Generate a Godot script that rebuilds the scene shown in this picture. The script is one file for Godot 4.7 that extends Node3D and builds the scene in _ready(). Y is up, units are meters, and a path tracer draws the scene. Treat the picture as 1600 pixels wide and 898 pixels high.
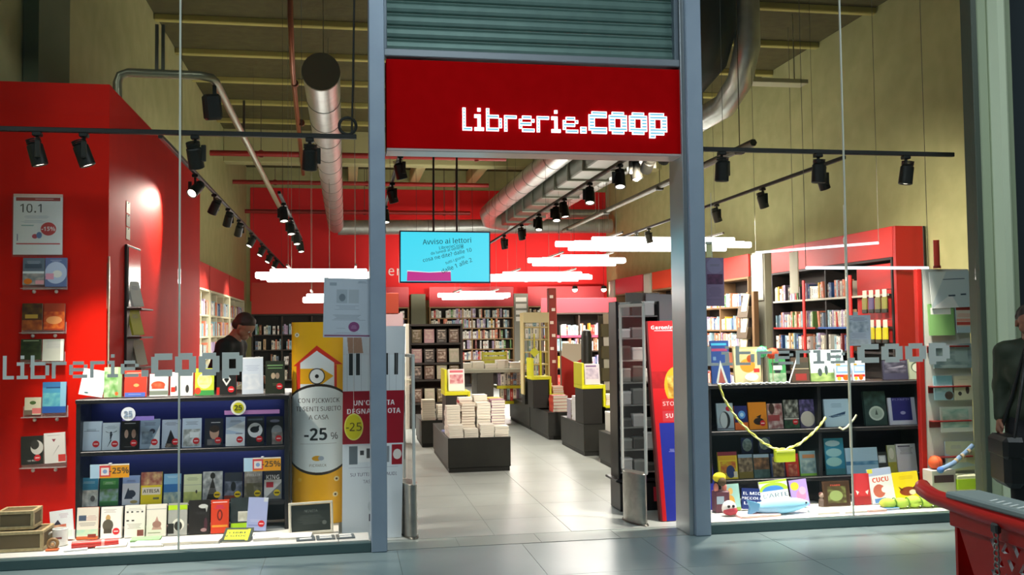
extends Node3D

# ---------------------------------------------------------------- helpers
var mats := {}
var boxes := {}
var books := {}
var rng := RandomNumberGenerator.new()
var bold: SystemFont
var plain: SystemFont
var cover_mat: StandardMaterial3D
var spine_mat: StandardMaterial3D
var page_mat: StandardMaterial3D
var cover_img: Image
var cover_n := 0
const CW := 64
const CH := 96
const COLS := 12


func _ready() -> void:
	# ---- camera, environment, lights
	var cam := Camera3D.new()
	cam.name = "camera"
	cam.transform = Transform3D(Basis(Vector3(0.984915, -0.012004, 0.17262), Vector3(0.004164, 0.998946, 0.045711), Vector3(-0.172987, -0.044303, 0.983927)).orthonormalized(), Vector3(0, 1.55, 6.832))
	cam.fov = 33.757
	cam.near = 0.05
	add_child(cam)
	cam.current = true
	var we := WorldEnvironment.new()
	var env := Environment.new()
	env.background_mode = Environment.BG_COLOR
	env.background_color = Color(0.03, 0.035, 0.04)
	env.tonemap_mode = Environment.TONE_MAPPER_LINEAR
	env.tonemap_exposure = 1.0
	env.sdfgi_enabled = true
	env.ssao_enabled = true
	env.ssil_enabled = true
	we.environment = env
	we.name = "environment"
	add_child(we)
	rng.seed = 41
	bold = SystemFont.new()
	bold.font_names = PackedStringArray(["Droid Sans"])
	bold.font_weight = 700
	plain = SystemFont.new()
	plain.font_names = PackedStringArray(["Droid Sans"])
	cover_img = Image.create(CW * COLS, CH * 12, false, Image.FORMAT_RGB8)
	cover_mat = StandardMaterial3D.new()
	cover_mat.roughness = 0.45
	page_mat = m("efe8d8", 0.8)
	# area lights: the round lamp clouds of the shop, the ceiling panels of the mall
	area("shop_lamp_light", Vector3(5.3, 2.9, -9.0), Vector2(2.8, 1.6), 18.0, "fffaf0")
	area("shop_lamp_light", Vector3(4.6, 2.82, -11.6), Vector2(1.8, 1.4), 18.0, "fffaf0")
	area("shop_lamp_light", Vector3(3.4, 2.25, -14.8), Vector2(1.8, 1.6), 18.0, "fffaf0")
	area("shop_lamp_light", Vector3(-0.35, 2.34, -8.2), Vector2(1.6, 1.2), 18.0, "fffaf0")
	for x in [-4.0, 1.0, 6.0]:
		area("mall_panel_light", Vector3(x, 5.85, 3.6), Vector2(1.6, 1.6), 14.0, "dcebf0")
	make_spines()
	shell()
	shopfront()
	ducts_and_pipes()
	lamps()
	right_wall()
	back_wall()
	floor_displays()
	left_window()
	right_window()
	entrance()
	glass_print()
	shopping_cart()
	people()
	cover_mat.albedo_texture = ImageTexture.create_from_image(cover_img)


func area(called: String, pos: Vector3, size: Vector2, energy: float, h: String) -> void:
	var l := AreaLight3D.new()
	l.name = called
	l.area_size = size
	l.light_energy = energy
	l.light_color = hexc(h)
	l.area_range = 40.0
	l.area_attenuation = 2.0
	l.shadow_enabled = true
	l.position = pos
	l.rotation_degrees = Vector3(-90, 0, 0)
	add_child(l, true)


func along_y(dir: Vector3) -> Basis:
	# a basis whose -y looks along dir
	var y := -dir.normalized()
	var x := y.cross(Vector3(0.02, 0.01, 1)).normalized()
	return Basis(x, y, x.cross(y))


func hexc(h: String) -> Color:
	return Color.html(h)


func m(h: String, rough := 0.6, metal := 0.0) -> StandardMaterial3D:
	var key := "%s %s %s" % [h, rough, metal]
	if not mats.has(key):
		var s := StandardMaterial3D.new()
		s.albedo_color = hexc(h)
		s.roughness = rough
		s.metallic = metal
		mats[key] = s
	return mats[key]


func glow(h: String, energy: float) -> StandardMaterial3D:
	var key := "glow %s %s" % [h, energy]
	if not mats.has(key):
		var s := StandardMaterial3D.new()
		s.albedo_color = Color(0.2, 0.2, 0.2)
		s.emission_enabled = true
		s.emission = hexc(h)
		s.emission_energy_multiplier = energy
		mats[key] = s
	return mats[key]


func clear(h: String, alpha: float) -> StandardMaterial3D:
	var key := "clear %s %s" % [h, alpha]
	if not mats.has(key):
		var s := StandardMaterial3D.new()
		var c := hexc(h)
		c.a = alpha
		s.albedo_color = c
		s.transparency = BaseMaterial3D.TRANSPARENCY_ALPHA
		s.roughness = 0.02
		s.metallic_specular = 0.36
		mats[key] = s
	return mats[key]


func noise_tex(size: int, freq: float, lo: Color, hi: Color, normal := false, octaves := 4, kind := FastNoiseLite.TYPE_SIMPLEX_SMOOTH) -> NoiseTexture2D:
	var n := FastNoiseLite.new()
	n.noise_type = kind
	n.frequency = freq
	n.fractal_octaves = octaves
	n.seed = 7
	var t := NoiseTexture2D.new()
	t.width = size
	t.height = size
	t.seamless = true
	t.noise = n
	if normal:
		t.as_normal_map = true
		t.bump_strength = 3.0
	else:
		var g := Gradient.new()
		g.set_color(0, lo)
		g.set_color(1, hi)
		t.color_ramp = g
	return t


func grained(key: String, lo: String, hi: String, scale: Vector3, rough: float, metal := 0.0, freq := 0.02, bump := 0.0) -> StandardMaterial3D:
	if not mats.has(key):
		var s := StandardMaterial3D.new()
		s.albedo_texture = noise_tex(256, freq, hexc(lo), hexc(hi))
		s.uv1_triplanar = true
		s.uv1_world_triplanar = true
		s.uv1_scale = scale
		s.roughness = rough
		s.metallic = metal
		if bump > 0.0:
			s.normal_enabled = true
			s.normal_scale = bump
			s.normal_texture = noise_tex(256, freq * 2.0, Color.BLACK, Color.WHITE, true)
		mats[key] = s
	return mats[key]


func add(called: String, mesh: Mesh, mt: Material, parent: Node = self, pos := Vector3.ZERO, rot := Vector3.ZERO) -> MeshInstance3D:
	var o := MeshInstance3D.new()
	o.name = called
	o.mesh = mesh
	if mt:
		o.material_override = mt
	o.position = pos
	o.rotation_degrees = rot
	parent.add_child(o, true)
	return o


func thing(called: String, label: String, category: String, pos := Vector3.ZERO, rot := Vector3.ZERO, group := "") -> Node3D:
	var o := Node3D.new()
	o.name = called
	o.position = pos
	o.rotation_degrees = rot
	add_child(o, true)
	tag(o, label, category, group)
	return o


func tag(o: Node, label: String, category: String, group := "") -> Node:
	o.set_meta("label", label)
	o.set_meta("category", category)
	if group != "":
		o.set_meta("group", group)
	return o


func stuff(o: Node) -> Node:
	o.set_meta("kind", "stuff")
	return o


func setting(called: String) -> Node3D:
	var o := Node3D.new()
	o.name = called
	o.set_meta("kind", "structure")
	add_child(o, true)
	return o


func struct(o: Node) -> Node:
	o.set_meta("kind", "structure")
	return o


func face(st: SurfaceTool, a: Vector3, b: Vector3, c: Vector3) -> void:
	# a convex shape round the origin: the triangle is turned so that it looks outward
	if (b - a).cross(c - a).dot(a + b + c) > 0.0:
		st.add_vertex(a); st.add_vertex(c); st.add_vertex(b)
	else:
		st.add_vertex(a); st.add_vertex(b); st.add_vertex(c)


func box(s: Vector3, b := 0.0) -> Mesh:
	var key := "%s %s" % [s, b]
	if boxes.has(key):
		return boxes[key]
	if b <= 0.0:
		var bm := BoxMesh.new()
		bm.size = s
		boxes[key] = bm
		return bm
	var st := SurfaceTool.new()
	st.begin(Mesh.PRIMITIVE_TRIANGLES)
	st.set_smooth_group(-1)
	var h := s / 2.0
	b = minf(b, minf(h.x, minf(h.y, h.z)) * 0.9)
	for ax in 3:
		var u := (ax + 1) % 3
		var v := (ax + 2) % 3
		for sg in [-1.0, 1.0]:
			var p := []
			for k in [[-1, -1], [1, -1], [1, 1], [-1, 1]]:
				var w := Vector3.ZERO
				w[ax] = sg * h[ax]
				w[u] = k[0] * (h[u] - b)
				w[v] = k[1] * (h[v] - b)
				p.append(w)
			face(st, p[0], p[1], p[2])
			face(st, p[0], p[2], p[3])
			for sv in [-1.0, 1.0]:
				var e := []
				for k in [-1.0, 1.0]:
					var w1 := Vector3.ZERO
					w1[u] = sg * h[u]; w1[v] = sv * (h[v] - b); w1[ax] = k * (h[ax] - b)
					var w2 := Vector3.ZERO
					w2[u] = sg * (h[u] - b); w2[v] = sv * h[v]; w2[ax] = k * (h[ax] - b)
					e.append(w1); e.append(w2)
				face(st, e[0], e[1], e[3])
				face(st, e[0], e[3], e[2])
	for sx in [-1.0, 1.0]:
		for sy in [-1.0, 1.0]:
			for sz in [-1.0, 1.0]:
				var g := Vector3(sx, sy, sz)
				face(st, g * Vector3(h.x, h.y - b, h.z - b), g * Vector3(h.x - b, h.y, h.z - b), g * Vector3(h.x - b, h.y - b, h.z))
	st.generate_normals()
	boxes[key] = st.commit()
	return boxes[key]


func bx(called: String, s: Vector3, mt: Material, parent: Node = self, pos := Vector3.ZERO, b := 0.0, rot := Vector3.ZERO) -> MeshInstance3D:
	return add(called, box(s, b), mt, parent, pos, rot)


func quad(st: SurfaceTool, a: Vector3, b: Vector3, c: Vector3, d: Vector3) -> void:
	# corners run counter-clockwise seen from outside
	st.add_vertex(a); st.add_vertex(c); st.add_vertex(b)
	st.add_vertex(a); st.add_vertex(d); st.add_vertex(c)


func tube(pts: Array, r: float, sides := 8, flat_rings := PackedFloat32Array()) -> Mesh:
	var st := SurfaceTool.new()
	st.begin(Mesh.PRIMITIVE_TRIANGLES)
	var n := pts.size()
	var rings := []
	var up := Vector3.UP
	for i in n:
		var d: Vector3 = (pts[mini(i + 1, n - 1)] - pts[maxi(i - 1, 0)]).normalized()
		if absf(d.dot(up)) > 0.95:
			up = Vector3.RIGHT if absf(d.x) < 0.9 else Vector3.FORWARD
		var u := d.cross(up).normalized()
		var v := u.cross(d).normalized()
		up = v
		var rr: float = flat_rings[i] if flat_rings.size() == n else r
		var ring := []
		for k in sides:
			var a := TAU * k / sides
			ring.append(pts[i] + (u * cos(a) + v * sin(a)) * rr)
		rings.append(ring)
	for i in n - 1:
		for k in sides:
			var k2 := (k + 1) % sides
			quad(st, rings[i][k], rings[i][k2], rings[i + 1][k2], rings[i + 1][k])
	st.set_smooth_group(-1)
	for k in range(1, sides - 1):
		st.add_vertex(rings[0][0]); st.add_vertex(rings[0][k]); st.add_vertex(rings[0][k + 1])
		st.add_vertex(rings[n - 1][0]); st.add_vertex(rings[n - 1][k + 1]); st.add_vertex(rings[n - 1][k])
	st.generate_normals()
	return st.commit()


func lathe(profile: Array, n := 24, sx := 1.0, sz := 1.0) -> Mesh:
	var st := SurfaceTool.new()
	st.begin(Mesh.PRIMITIVE_TRIANGLES)
	for i in profile.size() - 1:
		var p: Vector2 = profile[i]
		var q: Vector2 = profile[i + 1]
		st.set_smooth_group(i)
		for k in n:
			var a := TAU * k / n
			var b := TAU * (k + 1) / n
			var A := Vector3(cos(a) * sx, 0, -sin(a) * sz)
			var B := Vector3(cos(b) * sx, 0, -sin(b) * sz)
			quad(st, A * p.x + Vector3.UP * p.y, B * p.x + Vector3.UP * p.y, B * q.x + Vector3.UP * q.y, A * q.x + Vector3.UP * q.y)
	st.generate_normals()
	return st.commit()


func extrude(poly: PackedVector2Array, depth: float) -> Mesh:
	if Geometry2D.is_polygon_clockwise(poly):
		poly.reverse()
	var st := SurfaceTool.new()
	st.begin(Mesh.PRIMITIVE_TRIANGLES)
	st.set_smooth_group(-1)
	var idx := Geometry2D.triangulate_polygon(poly)
	for i in range(0, idx.size(), 3):
		var t := [poly[idx[i]], poly[idx[i + 1]], poly[idx[i + 2]]]
		if (t[1] - t[0]).cross(t[2] - t[0]) < 0.0:
			t = [t[0], t[2], t[1]]
		for k in [0, 2, 1]:
			st.add_vertex(Vector3(t[k].x, t[k].y, depth / 2))
		for k in [0, 1, 2]:
			st.add_vertex(Vector3(t[k].x, t[k].y, -depth / 2))
	for i in poly.size():
		var a := poly[i]
		var b := poly[(i + 1) % poly.size()]
		quad(st, Vector3(a.x, a.y, -depth / 2), Vector3(b.x, b.y, -depth / 2), Vector3(b.x, b.y, depth / 2), Vector3(a.x, a.y, depth / 2))
	st.generate_normals()
	return st.commit()


func cyl(r: float, h: float, n := 20, r2 := -1.0) -> Mesh:
	var c := CylinderMesh.new()
	c.bottom_radius = r
	c.top_radius = r2 if r2 >= 0.0 else r
	c.height = h
	c.radial_segments = n
	c.rings = 1
	return c


func ball(r: float, n := 16) -> Mesh:
	var c := SphereMesh.new()
	c.radius = r
	c.height = 2.0 * r
	c.radial_segments = n
	c.rings = n / 2
	return c


func ring(r: float, w: float) -> Mesh:
	var t := TorusMesh.new()
	t.inner_radius = r - w
	t.outer_radius = r + w
	t.rings = 24
	t.ring_segments = 8
	return t


# ---------------------------------------------------------------- print: flat pictures on covers and posters
func dot_in(im: Image, x: int, y: int, c: Color) -> void:
	im.set_pixel(x, y, im.get_pixel(x, y).lerp(Color(c.r, c.g, c.b), c.a))


func paint(im: Image, o: Vector2i, w: int, h: int, spec: String, sd := 1) -> void:
	var rr := RandomNumberGenerator.new()
	rr.seed = sd
	for op in spec.split(";", false):
		var f := op.strip_edges().split(" ", false)
		var c := Color.BLACK
		match f[0]:
			"b":
				im.fill_rect(Rect2i(o.x, o.y, w, h), hexc(f[1]))
			"r":
				c = hexc(f[5])
				im.fill_rect(Rect2i(o.x + int(f[1]), o.y + int(f[2]), mini(int(f[3]), w - int(f[1])), mini(int(f[4]), h - int(f[2]))), c)
			"e":
				c = hexc(f[5])
				var ex := float(f[1]); var ey := float(f[2]); var ra := float(f[3]); var rb := float(f[4])
				for y in range(maxi(0, int(ey - rb)), mini(h, int(ey + rb) + 2)):
					for x in range(maxi(0, int(ex - ra)), mini(w, int(ex + ra) + 2)):
						var k := pow((x + 0.5 - ex) / ra, 2) + pow((y + 0.5 - ey) / rb, 2)
						if k < 1.0:
							im.set_pixel(o.x + x, o.y + y, c)
			"t":
				c = hexc(f[7])
				var p := [Vector2(float(f[1]), float(f[2])), Vector2(float(f[3]), float(f[4])), Vector2(float(f[5]), float(f[6]))]
				tri_px(im, o, w, h, p[0], p[1], p[2], c)
			"l":
				c = hexc(f[5])
				for i in int(f[4]):
					var lw := int(float(f[3]) * rr.randf_range(0.6, 1.0))
					im.fill_rect(Rect2i(o.x + int(f[1]) + (int(f[3]) - lw) / 2, o.y + int(f[2]) + i * 4, mini(lw, w - int(f[1])), 1), c)
			"n":
				var c1 := hexc(f[5]); var c2 := hexc(f[6])
				var fn := FastNoiseLite.new()
				fn.seed = sd
				fn.frequency = 0.04
				fn.fractal_gain = 0.4
				for y in mini(int(f[4]), h - int(f[2])):
					for x in mini(int(f[3]), w - int(f[1])):
						im.set_pixel(o.x + int(f[1]) + x, o.y + int(f[2]) + y, c1.lerp(c2, clampf(0.5 + fn.get_noise_2d(x, y) * 0.75, 0, 1)))
			"x", "X":
				write(im, o, w, h, Vector2(float(f[1]), float(f[2])), float(f[3]), hexc(f[4]), " ".join(f.slice(5)).replace("_", " "), f[0] == "X")


func tri_px(im: Image, o: Vector2i, w: int, h: int, a: Vector2, b: Vector2, c: Vector2, col: Color) -> void:
	var x0 := maxi(0, int(minf(a.x, minf(b.x, c.x))))
	var x1 := mini(w - 1, int(maxf(a.x, maxf(b.x, c.x))) + 1)
	var y0 := maxi(0, int(minf(a.y, minf(b.y, c.y))))
	var y1 := mini(h - 1, int(maxf(a.y, maxf(b.y, c.y))) + 1)
	for y in range(y0, y1 + 1):
		for x in range(x0, x1 + 1):
			if Geometry2D.point_is_inside_triangle(Vector2(x + 0.5, y + 0.5), a, b, c):
				dot_in(im, o.x + x, o.y + y, col)


func letters(s: String, px: float, heavy: bool, depth := 0.0) -> TextMesh:
	var t := TextMesh.new()
	t.font = bold if heavy else plain
	t.font_size = 48
	t.pixel_size = px / 48.0
	t.depth = depth
	t.text = s
	t.horizontal_alignment = HORIZONTAL_ALIGNMENT_CENTER
	t.vertical_alignment = VERTICAL_ALIGNMENT_CENTER
	return t


func write(im: Image, o: Vector2i, w: int, h: int, at: Vector2, px: float, c: Color, s: String, heavy: bool) -> void:
	var a := letters(s, px, heavy).get_mesh_arrays()
	if a.is_empty() or a[Mesh.ARRAY_VERTEX] == null:
		return
	var v: PackedVector3Array = a[Mesh.ARRAY_VERTEX]
	var ix: PackedInt32Array = a[Mesh.ARRAY_INDEX] if a[Mesh.ARRAY_INDEX] != null else PackedInt32Array(range(v.size()))
	for i in range(0, ix.size() - 2, 3):
		var p := v[ix[i]]; var q := v[ix[i + 1]]; var r := v[ix[i + 2]]
		tri_px(im, o, w, h, at + Vector2(p.x, -p.y), at + Vector2(q.x, -q.y), at + Vector2(r.x, -r.y), c)


func print_mat(w: int, h: int, spec: String, rough := 0.5, glowing := 0.0) -> StandardMaterial3D:
	var im := Image.create(w, h, false, Image.FORMAT_RGB8)
	paint(im, Vector2i.ZERO, w, h, spec, w * 31 + h)
	var s := StandardMaterial3D.new()
	s.albedo_texture = ImageTexture.create_from_image(im)
	s.roughness = rough
	if glowing > 0.0:
		s.emission_enabled = true
		s.emission_texture = s.albedo_texture
		s.emission = Color.WHITE
		s.emission_operator = BaseMaterial3D.EMISSION_OP_MULTIPLY
		s.emission_energy_multiplier = glowing
		s.albedo_texture = null
		s.albedo_color = Color(0.02, 0.02, 0.02)
	return s


func sheet(w: float, h: float, uv := Rect2(0, 0, 1, 1), t := 0.002) -> Mesh:
	# a thin board: the print on its front, the colour of the print's corner on its rim and back
	var key := "sheet %s %s %s %s" % [w, h, uv, t]
	if boxes.has(key):
		return boxes[key]
	var st := SurfaceTool.new()
	st.begin(Mesh.PRIMITIVE_TRIANGLES)
	board(st, Vector3.ZERO, Vector3(w, h, t), uv)
	st.generate_normals()
	boxes[key] = st.commit()
	return boxes[key]


func board(st: SurfaceTool, c: Vector3, s: Vector3, uv: Rect2, front := true) -> void:
	var h := s / 2
	st.set_smooth_group(-1)
	var rim := uv.position + uv.size * Vector2(0.02, 0.985)
	for ax in 3:
		for sg in [-1.0, 1.0]:
			var u := Vector3.ZERO; var v := Vector3.ZERO; var nrm := Vector3.ZERO
			nrm[ax] = sg
			if ax == 2:
				u = Vector3(sg, 0, 0); v = Vector3.UP
			elif ax == 0:
				u = Vector3(0, 0, -sg); v = Vector3.UP
			else:
				u = Vector3.RIGHT; v = Vector3(0, 0, -sg)
			var isf: bool = front and ax == 2 and sg > 0
			var p := []
			for k in [[-1, -1], [1, -1], [1, 1], [-1, 1]]:
				p.append([c + nrm * h + u * h * k[0] + v * h * k[1], uv.position + uv.size * Vector2(0.5 + 0.5 * k[0], 0.5 - 0.5 * k[1]) if isf else rim])
			for k in [0, 2, 1, 0, 3, 2]:
				st.set_uv(p[k][1])
				st.add_vertex(p[k][0])


# ---------------------------------------------------------------- books
func new_cover(spec: String) -> Rect2:
	var o := Vector2i(cover_n % COLS * CW, cover_n / COLS * CH)
	cover_n += 1
	paint(cover_img, o, CW, CH, spec, cover_n)
	var s := Vector2(cover_img.get_size())
	return Rect2(Vector2(o) / s + Vector2(0.5, 0.5) / s, (Vector2(CW, CH) - Vector2.ONE) / s)


func make_book(label: String, w: float, h: float, t: float, spec: String, called := "book", category := "book", sticker := "") -> Node3D:
	# stands on its lower edge, cover facing +z; the base of the root is under its middle
	var root := thing(called, label, category)
	var uv := new_cover(spec)
	var st := SurfaceTool.new()
	st.begin(Mesh.PRIMITIVE_TRIANGLES)
	board(st, Vector3(0, h / 2, t / 2 - 0.001), Vector3(w, h, 0.002), uv)
	board(st, Vector3(0, h / 2, -t / 2 + 0.001), Vector3(w, h, 0.002), uv, false)
	board(st, Vector3(-w / 2 + 0.001, h / 2, 0), Vector3(0.002, h, t - 0.004), uv, false)
	st.generate_normals()
	add("cover", st.commit(), cover_mat, root)
	bx("pages", Vector3(w - 0.006, h - 0.008, t - 0.004), page_mat, root, Vector3(0.0, h / 2, 0))
	if sticker != "":
		var yel := sticker == "y"
		var s := add("sticker", cyl(0.024, 0.001, 18), m("f2d21a" if yel else "d8242c", 0.4), root, Vector3(w * 0.24, h * 0.22, t / 2 + 0.0006), Vector3(90, 0, 0))
		if yel:
			s.set_meta("label", "round yellow discount sticker")
			bx("sticker_band", Vector3(0.034, 0.001, 0.011), m("5a4a12"), s, Vector3(0, 0.0007, 0))
		else:
			s.set_meta("label", "round red discount sticker")
			bx("sticker_band", Vector3(0.03, 0.001, 0.008), m("ffd9d6"), s, Vector3(0, 0.0007, 0))
	return root


var spines := []   # [mesh, thickness, height, colour word, thickness word]


func make_spines() -> void:
	var cols := [["f3efe4", "white"], ["e9e2cc", "cream"], ["d9d4c6", "pale grey"], ["c9372c", "red"], ["2b4f86", "blue"], ["e0b43a", "yellow"], ["2f2c2a", "black"], ["8b5a3c", "brown"], ["5d8f4a", "green"], ["e58a6a", "salmon"], ["7d8fa3", "grey blue"], ["b9a6c8", "lilac"], ["f7f4ee", "white"], ["d8b58a", "tan"], ["7a2a2a", "maroon"], ["9fc3cf", "pale blue"]]
	var im := Image.create(16 * 48, 64, false, Image.FORMAT_RGB8)
	for i in 48:
		var base := hexc(cols[i % 16][0])
		var ink := Color(0.12, 0.12, 0.14) if base.get_luminance() > 0.5 else Color(0.92, 0.9, 0.84)
		im.fill_rect(Rect2i(i * 16, 0, 16, 64), base)
		if i % 3 == 0:
			im.fill_rect(Rect2i(i * 16, rng.randi_range(4, 40), 16, rng.randi_range(6, 14)), base.lerp(hexc(cols[(i * 7 + 3) % 16][0]), 0.8))
		var y0 := rng.randi_range(8, 16)
		for y in range(y0, rng.randi_range(36, 54)):
			var wd := rng.randi_range(2, 6)
			if y % 4 != 0:
				im.fill_rect(Rect2i(i * 16 + 8 - wd / 2, y, wd, 1), base.lerp(ink, 0.75))
		im.fill_rect(Rect2i(i * 16 + 5, 58, 6, 3), base.lerp(ink, 0.6))
	spine_mat = StandardMaterial3D.new()
	spine_mat.albedo_texture = ImageTexture.create_from_image(im)
	spine_mat.roughness = 0.5
	for i in 48:
		var t: float = [0.03, 0.045, 0.06, 0.038, 0.052][i % 5] * rng.randf_range(0.9, 1.1)
		var h := rng.randf_range(0.19, 0.255)
		var d := h * 0.62
		var st := SurfaceTool.new()
		st.begin(Mesh.PRIMITIVE_TRIANGLES)
		var uv := Rect2(float(i) / 48.0 + 0.002, 0.01, 1.0 / 48.0 - 0.004, 0.98)
		board(st, Vector3(0, h / 2, d / 2 - 0.002), Vector3(t, h, 0.004), uv)
		board(st, Vector3(-t / 2 + 0.001, h / 2, -0.001), Vector3(0.002, h, d - 0.006), uv, false)
		board(st, Vector3(t / 2 - 0.001, h / 2, -0.001), Vector3(0.002, h, d - 0.006), uv, false)
		st.generate_normals()
		var me := st.commit()
		var sp := SurfaceTool.new()
		sp.begin(Mesh.PRIMITIVE_TRIANGLES)
		board(sp, Vector3(0, h / 2, -0.003), Vector3(t - 0.004, h - 0.008, d - 0.01), Rect2(0, 0, 1, 1), false)
		sp.generate_normals()
		me = sp.commit(me)
		me.surface_set_material(0, spine_mat)
		me.surface_set_material(1, page_mat)
		spines.append([me, t, h, cols[i % 16][1], "thick" if t > 0.05 else "slim" if t < 0.036 else "medium"])


func ordinal(n: int) -> String:
	var s := "th"
	if n % 100 / 10 != 1:
		s = ["th", "st", "nd", "rd", "th", "th", "th", "th", "th", "th"][n % 10]
	return "%d%s" % [n, s]


func row_plan(length: float, top: float, pale_share := 0.0) -> Array:
	# [spine number, place along the row, lean]
	var out := []
	var x := 0.01
	while x < length - 0.08:
		var i := rng.randi_range(0, 47)
		if rng.randf() < pale_share:
			i = [0, 1, 2, 12, 15, 9, 11][rng.randi_range(0, 6)] + 16 * rng.randi_range(0, 2)
		if spines[i][2] > top:
			continue
		var lean := 0.0
		if rng.randf() < 0.06:
			x += 0.05
			lean = 8.0
		if rng.randf() < 0.05:
			x += rng.randf_range(0.05, 0.16)
		out.append([i, x + spines[i][1] / 2, lean])
		x += spines[i][1] + 0.002
	return out


func spine_books(origin: Vector3, along: Vector3, length: float, top: float, place: String, group: String) -> void:
	# single books on a shelf, spines to the aisle
	var yaw := rad_to_deg(atan2(-along.z, along.x))
	var k := 0
	for p in row_plan(length, top, 0.3):
		k += 1
		var sp: Array = spines[p[0]]
		var o := add("book", sp[0], null, self, origin + along * p[1], Vector3(0, yaw, p[2]))
		tag(o, "%s %s book, %s from rear, %s" % [sp[4], sp[3], ordinal(k), place], "book", group)


func spine_row(called: String, origin: Vector3, along: Vector3, length: float, top: float, parent: Node, depth_fill := 1.0) -> void:
	# far shelves: the books of one shelf joined, too small to pick apart
	var st := SurfaceTool.new()
	var sp2 := SurfaceTool.new()
	var yaw := atan2(-along.z, along.x)
	st.begin(Mesh.PRIMITIVE_TRIANGLES)
	sp2.begin(Mesh.PRIMITIVE_TRIANGLES)
	for p in row_plan(length, top, 0.65):  # strong light on far shelves put into paler spine colours
		if rng.randf() > depth_fill:
			continue
		var x := Transform3D(Basis(Vector3.UP, yaw), origin + along * p[1])
		st.append_from(spines[p[0]][0], 0, x)
		sp2.append_from(spines[p[0]][0], 1, x)
	var me := st.commit()
	me = sp2.commit(me)
	if me.get_surface_count() == 2:
		me.surface_set_material(0, spine_mat)
		me.surface_set_material(1, page_mat)
		stuff(add(called, me, null, parent))


func flat_book(w: float, d: float, t: float, h: String, label: String, pos: Vector3, yaw := 0.0, group := "", called := "book") -> Node3D:
	# lies on its back cover: boards above and below, the spine to the left, pages showing at the front
	var key := "flat %s %s %s" % [w, d, t]
	if not boxes.has(key):
		var st := SurfaceTool.new()
		st.begin(Mesh.PRIMITIVE_TRIANGLES)
		var u := Rect2(0, 0, 1, 1)
		board(st, Vector3(0, t - 0.0015, 0), Vector3(w, 0.003, d), u, false)
		board(st, Vector3(0, 0.0015, 0), Vector3(w, 0.003, d), u, false)
		board(st, Vector3(-w / 2 + 0.0015, t / 2, 0), Vector3(0.003, t - 0.006, d), u, false)
		st.generate_normals()
		var me := st.commit()
		var sp := SurfaceTool.new()
		sp.begin(Mesh.PRIMITIVE_TRIANGLES)
		board(sp, Vector3(0.001, t / 2, 0), Vector3(w - 0.006, t - 0.006, d - 0.008), u, false)
		sp.generate_normals()
		me = sp.commit(me)
		boxes[key] = me
	var o := add(called, boxes[key], null, self, pos, Vector3(0, yaw, 0))
	o.set_surface_override_material(0, m(h, 0.5))
	o.set_surface_override_material(1, page_mat)
	tag(o, label, "book", group)
	return o


func stack_heap(called: String, label: String, n: int, w: float, d: float, t: float, h: String, pos: Vector3) -> void:
	# a stack too far back to pick its books apart: one object
	var st := SurfaceTool.new()
	var sp := SurfaceTool.new()
	st.begin(Mesh.PRIMITIVE_TRIANGLES)
	sp.begin(Mesh.PRIMITIVE_TRIANGLES)
	var u := Rect2(0, 0, 1, 1)
	for i in n:
		var c := Vector3(rng.randf_range(-0.005, 0.005), t * i + 0.0006, rng.randf_range(-0.005, 0.005))
		board(st, c + Vector3(0, t - 0.002, 0), Vector3(w, 0.003, d), u, false)
		board(st, c + Vector3(0, 0.002, 0), Vector3(w, 0.003, d), u, false)
		board(st, c + Vector3(-w / 2 + 0.0015, t / 2, 0), Vector3(0.003, t - 0.006, d), u, false)
		board(sp, c + Vector3(0.001, t / 2, 0), Vector3(w - 0.006, t - 0.006, d - 0.008), u, false)
	st.generate_normals()
	sp.generate_normals()
	var me := st.commit()
	me = sp.commit(me)
	me.surface_set_material(0, m(h, 0.5))
	me.surface_set_material(1, page_mat)
	stuff(tag(add(called, me, null, self, pos), label, "books"))


func book_stack(n: int, w: float, d: float, t: float, tones: Array, pos: Vector3, place: String, group: String) -> float:
	var y := pos.y
	for i in n:
		var tone: Array = tones[i % tones.size()]
		var where := "top" if i == n - 1 else "bottom" if i == 0 else ordinal(n - i) + " from top"
		flat_book(w, d, t, tone[0], "%s book, %s of %s" % [tone[1], where, place], Vector3(pos.x + rng.randf_range(-0.004, 0.004), y, pos.z + rng.randf_range(-0.004, 0.004)), rng.randf_range(-2, 2), group)
		y += t + 0.0006
	return y
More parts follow.
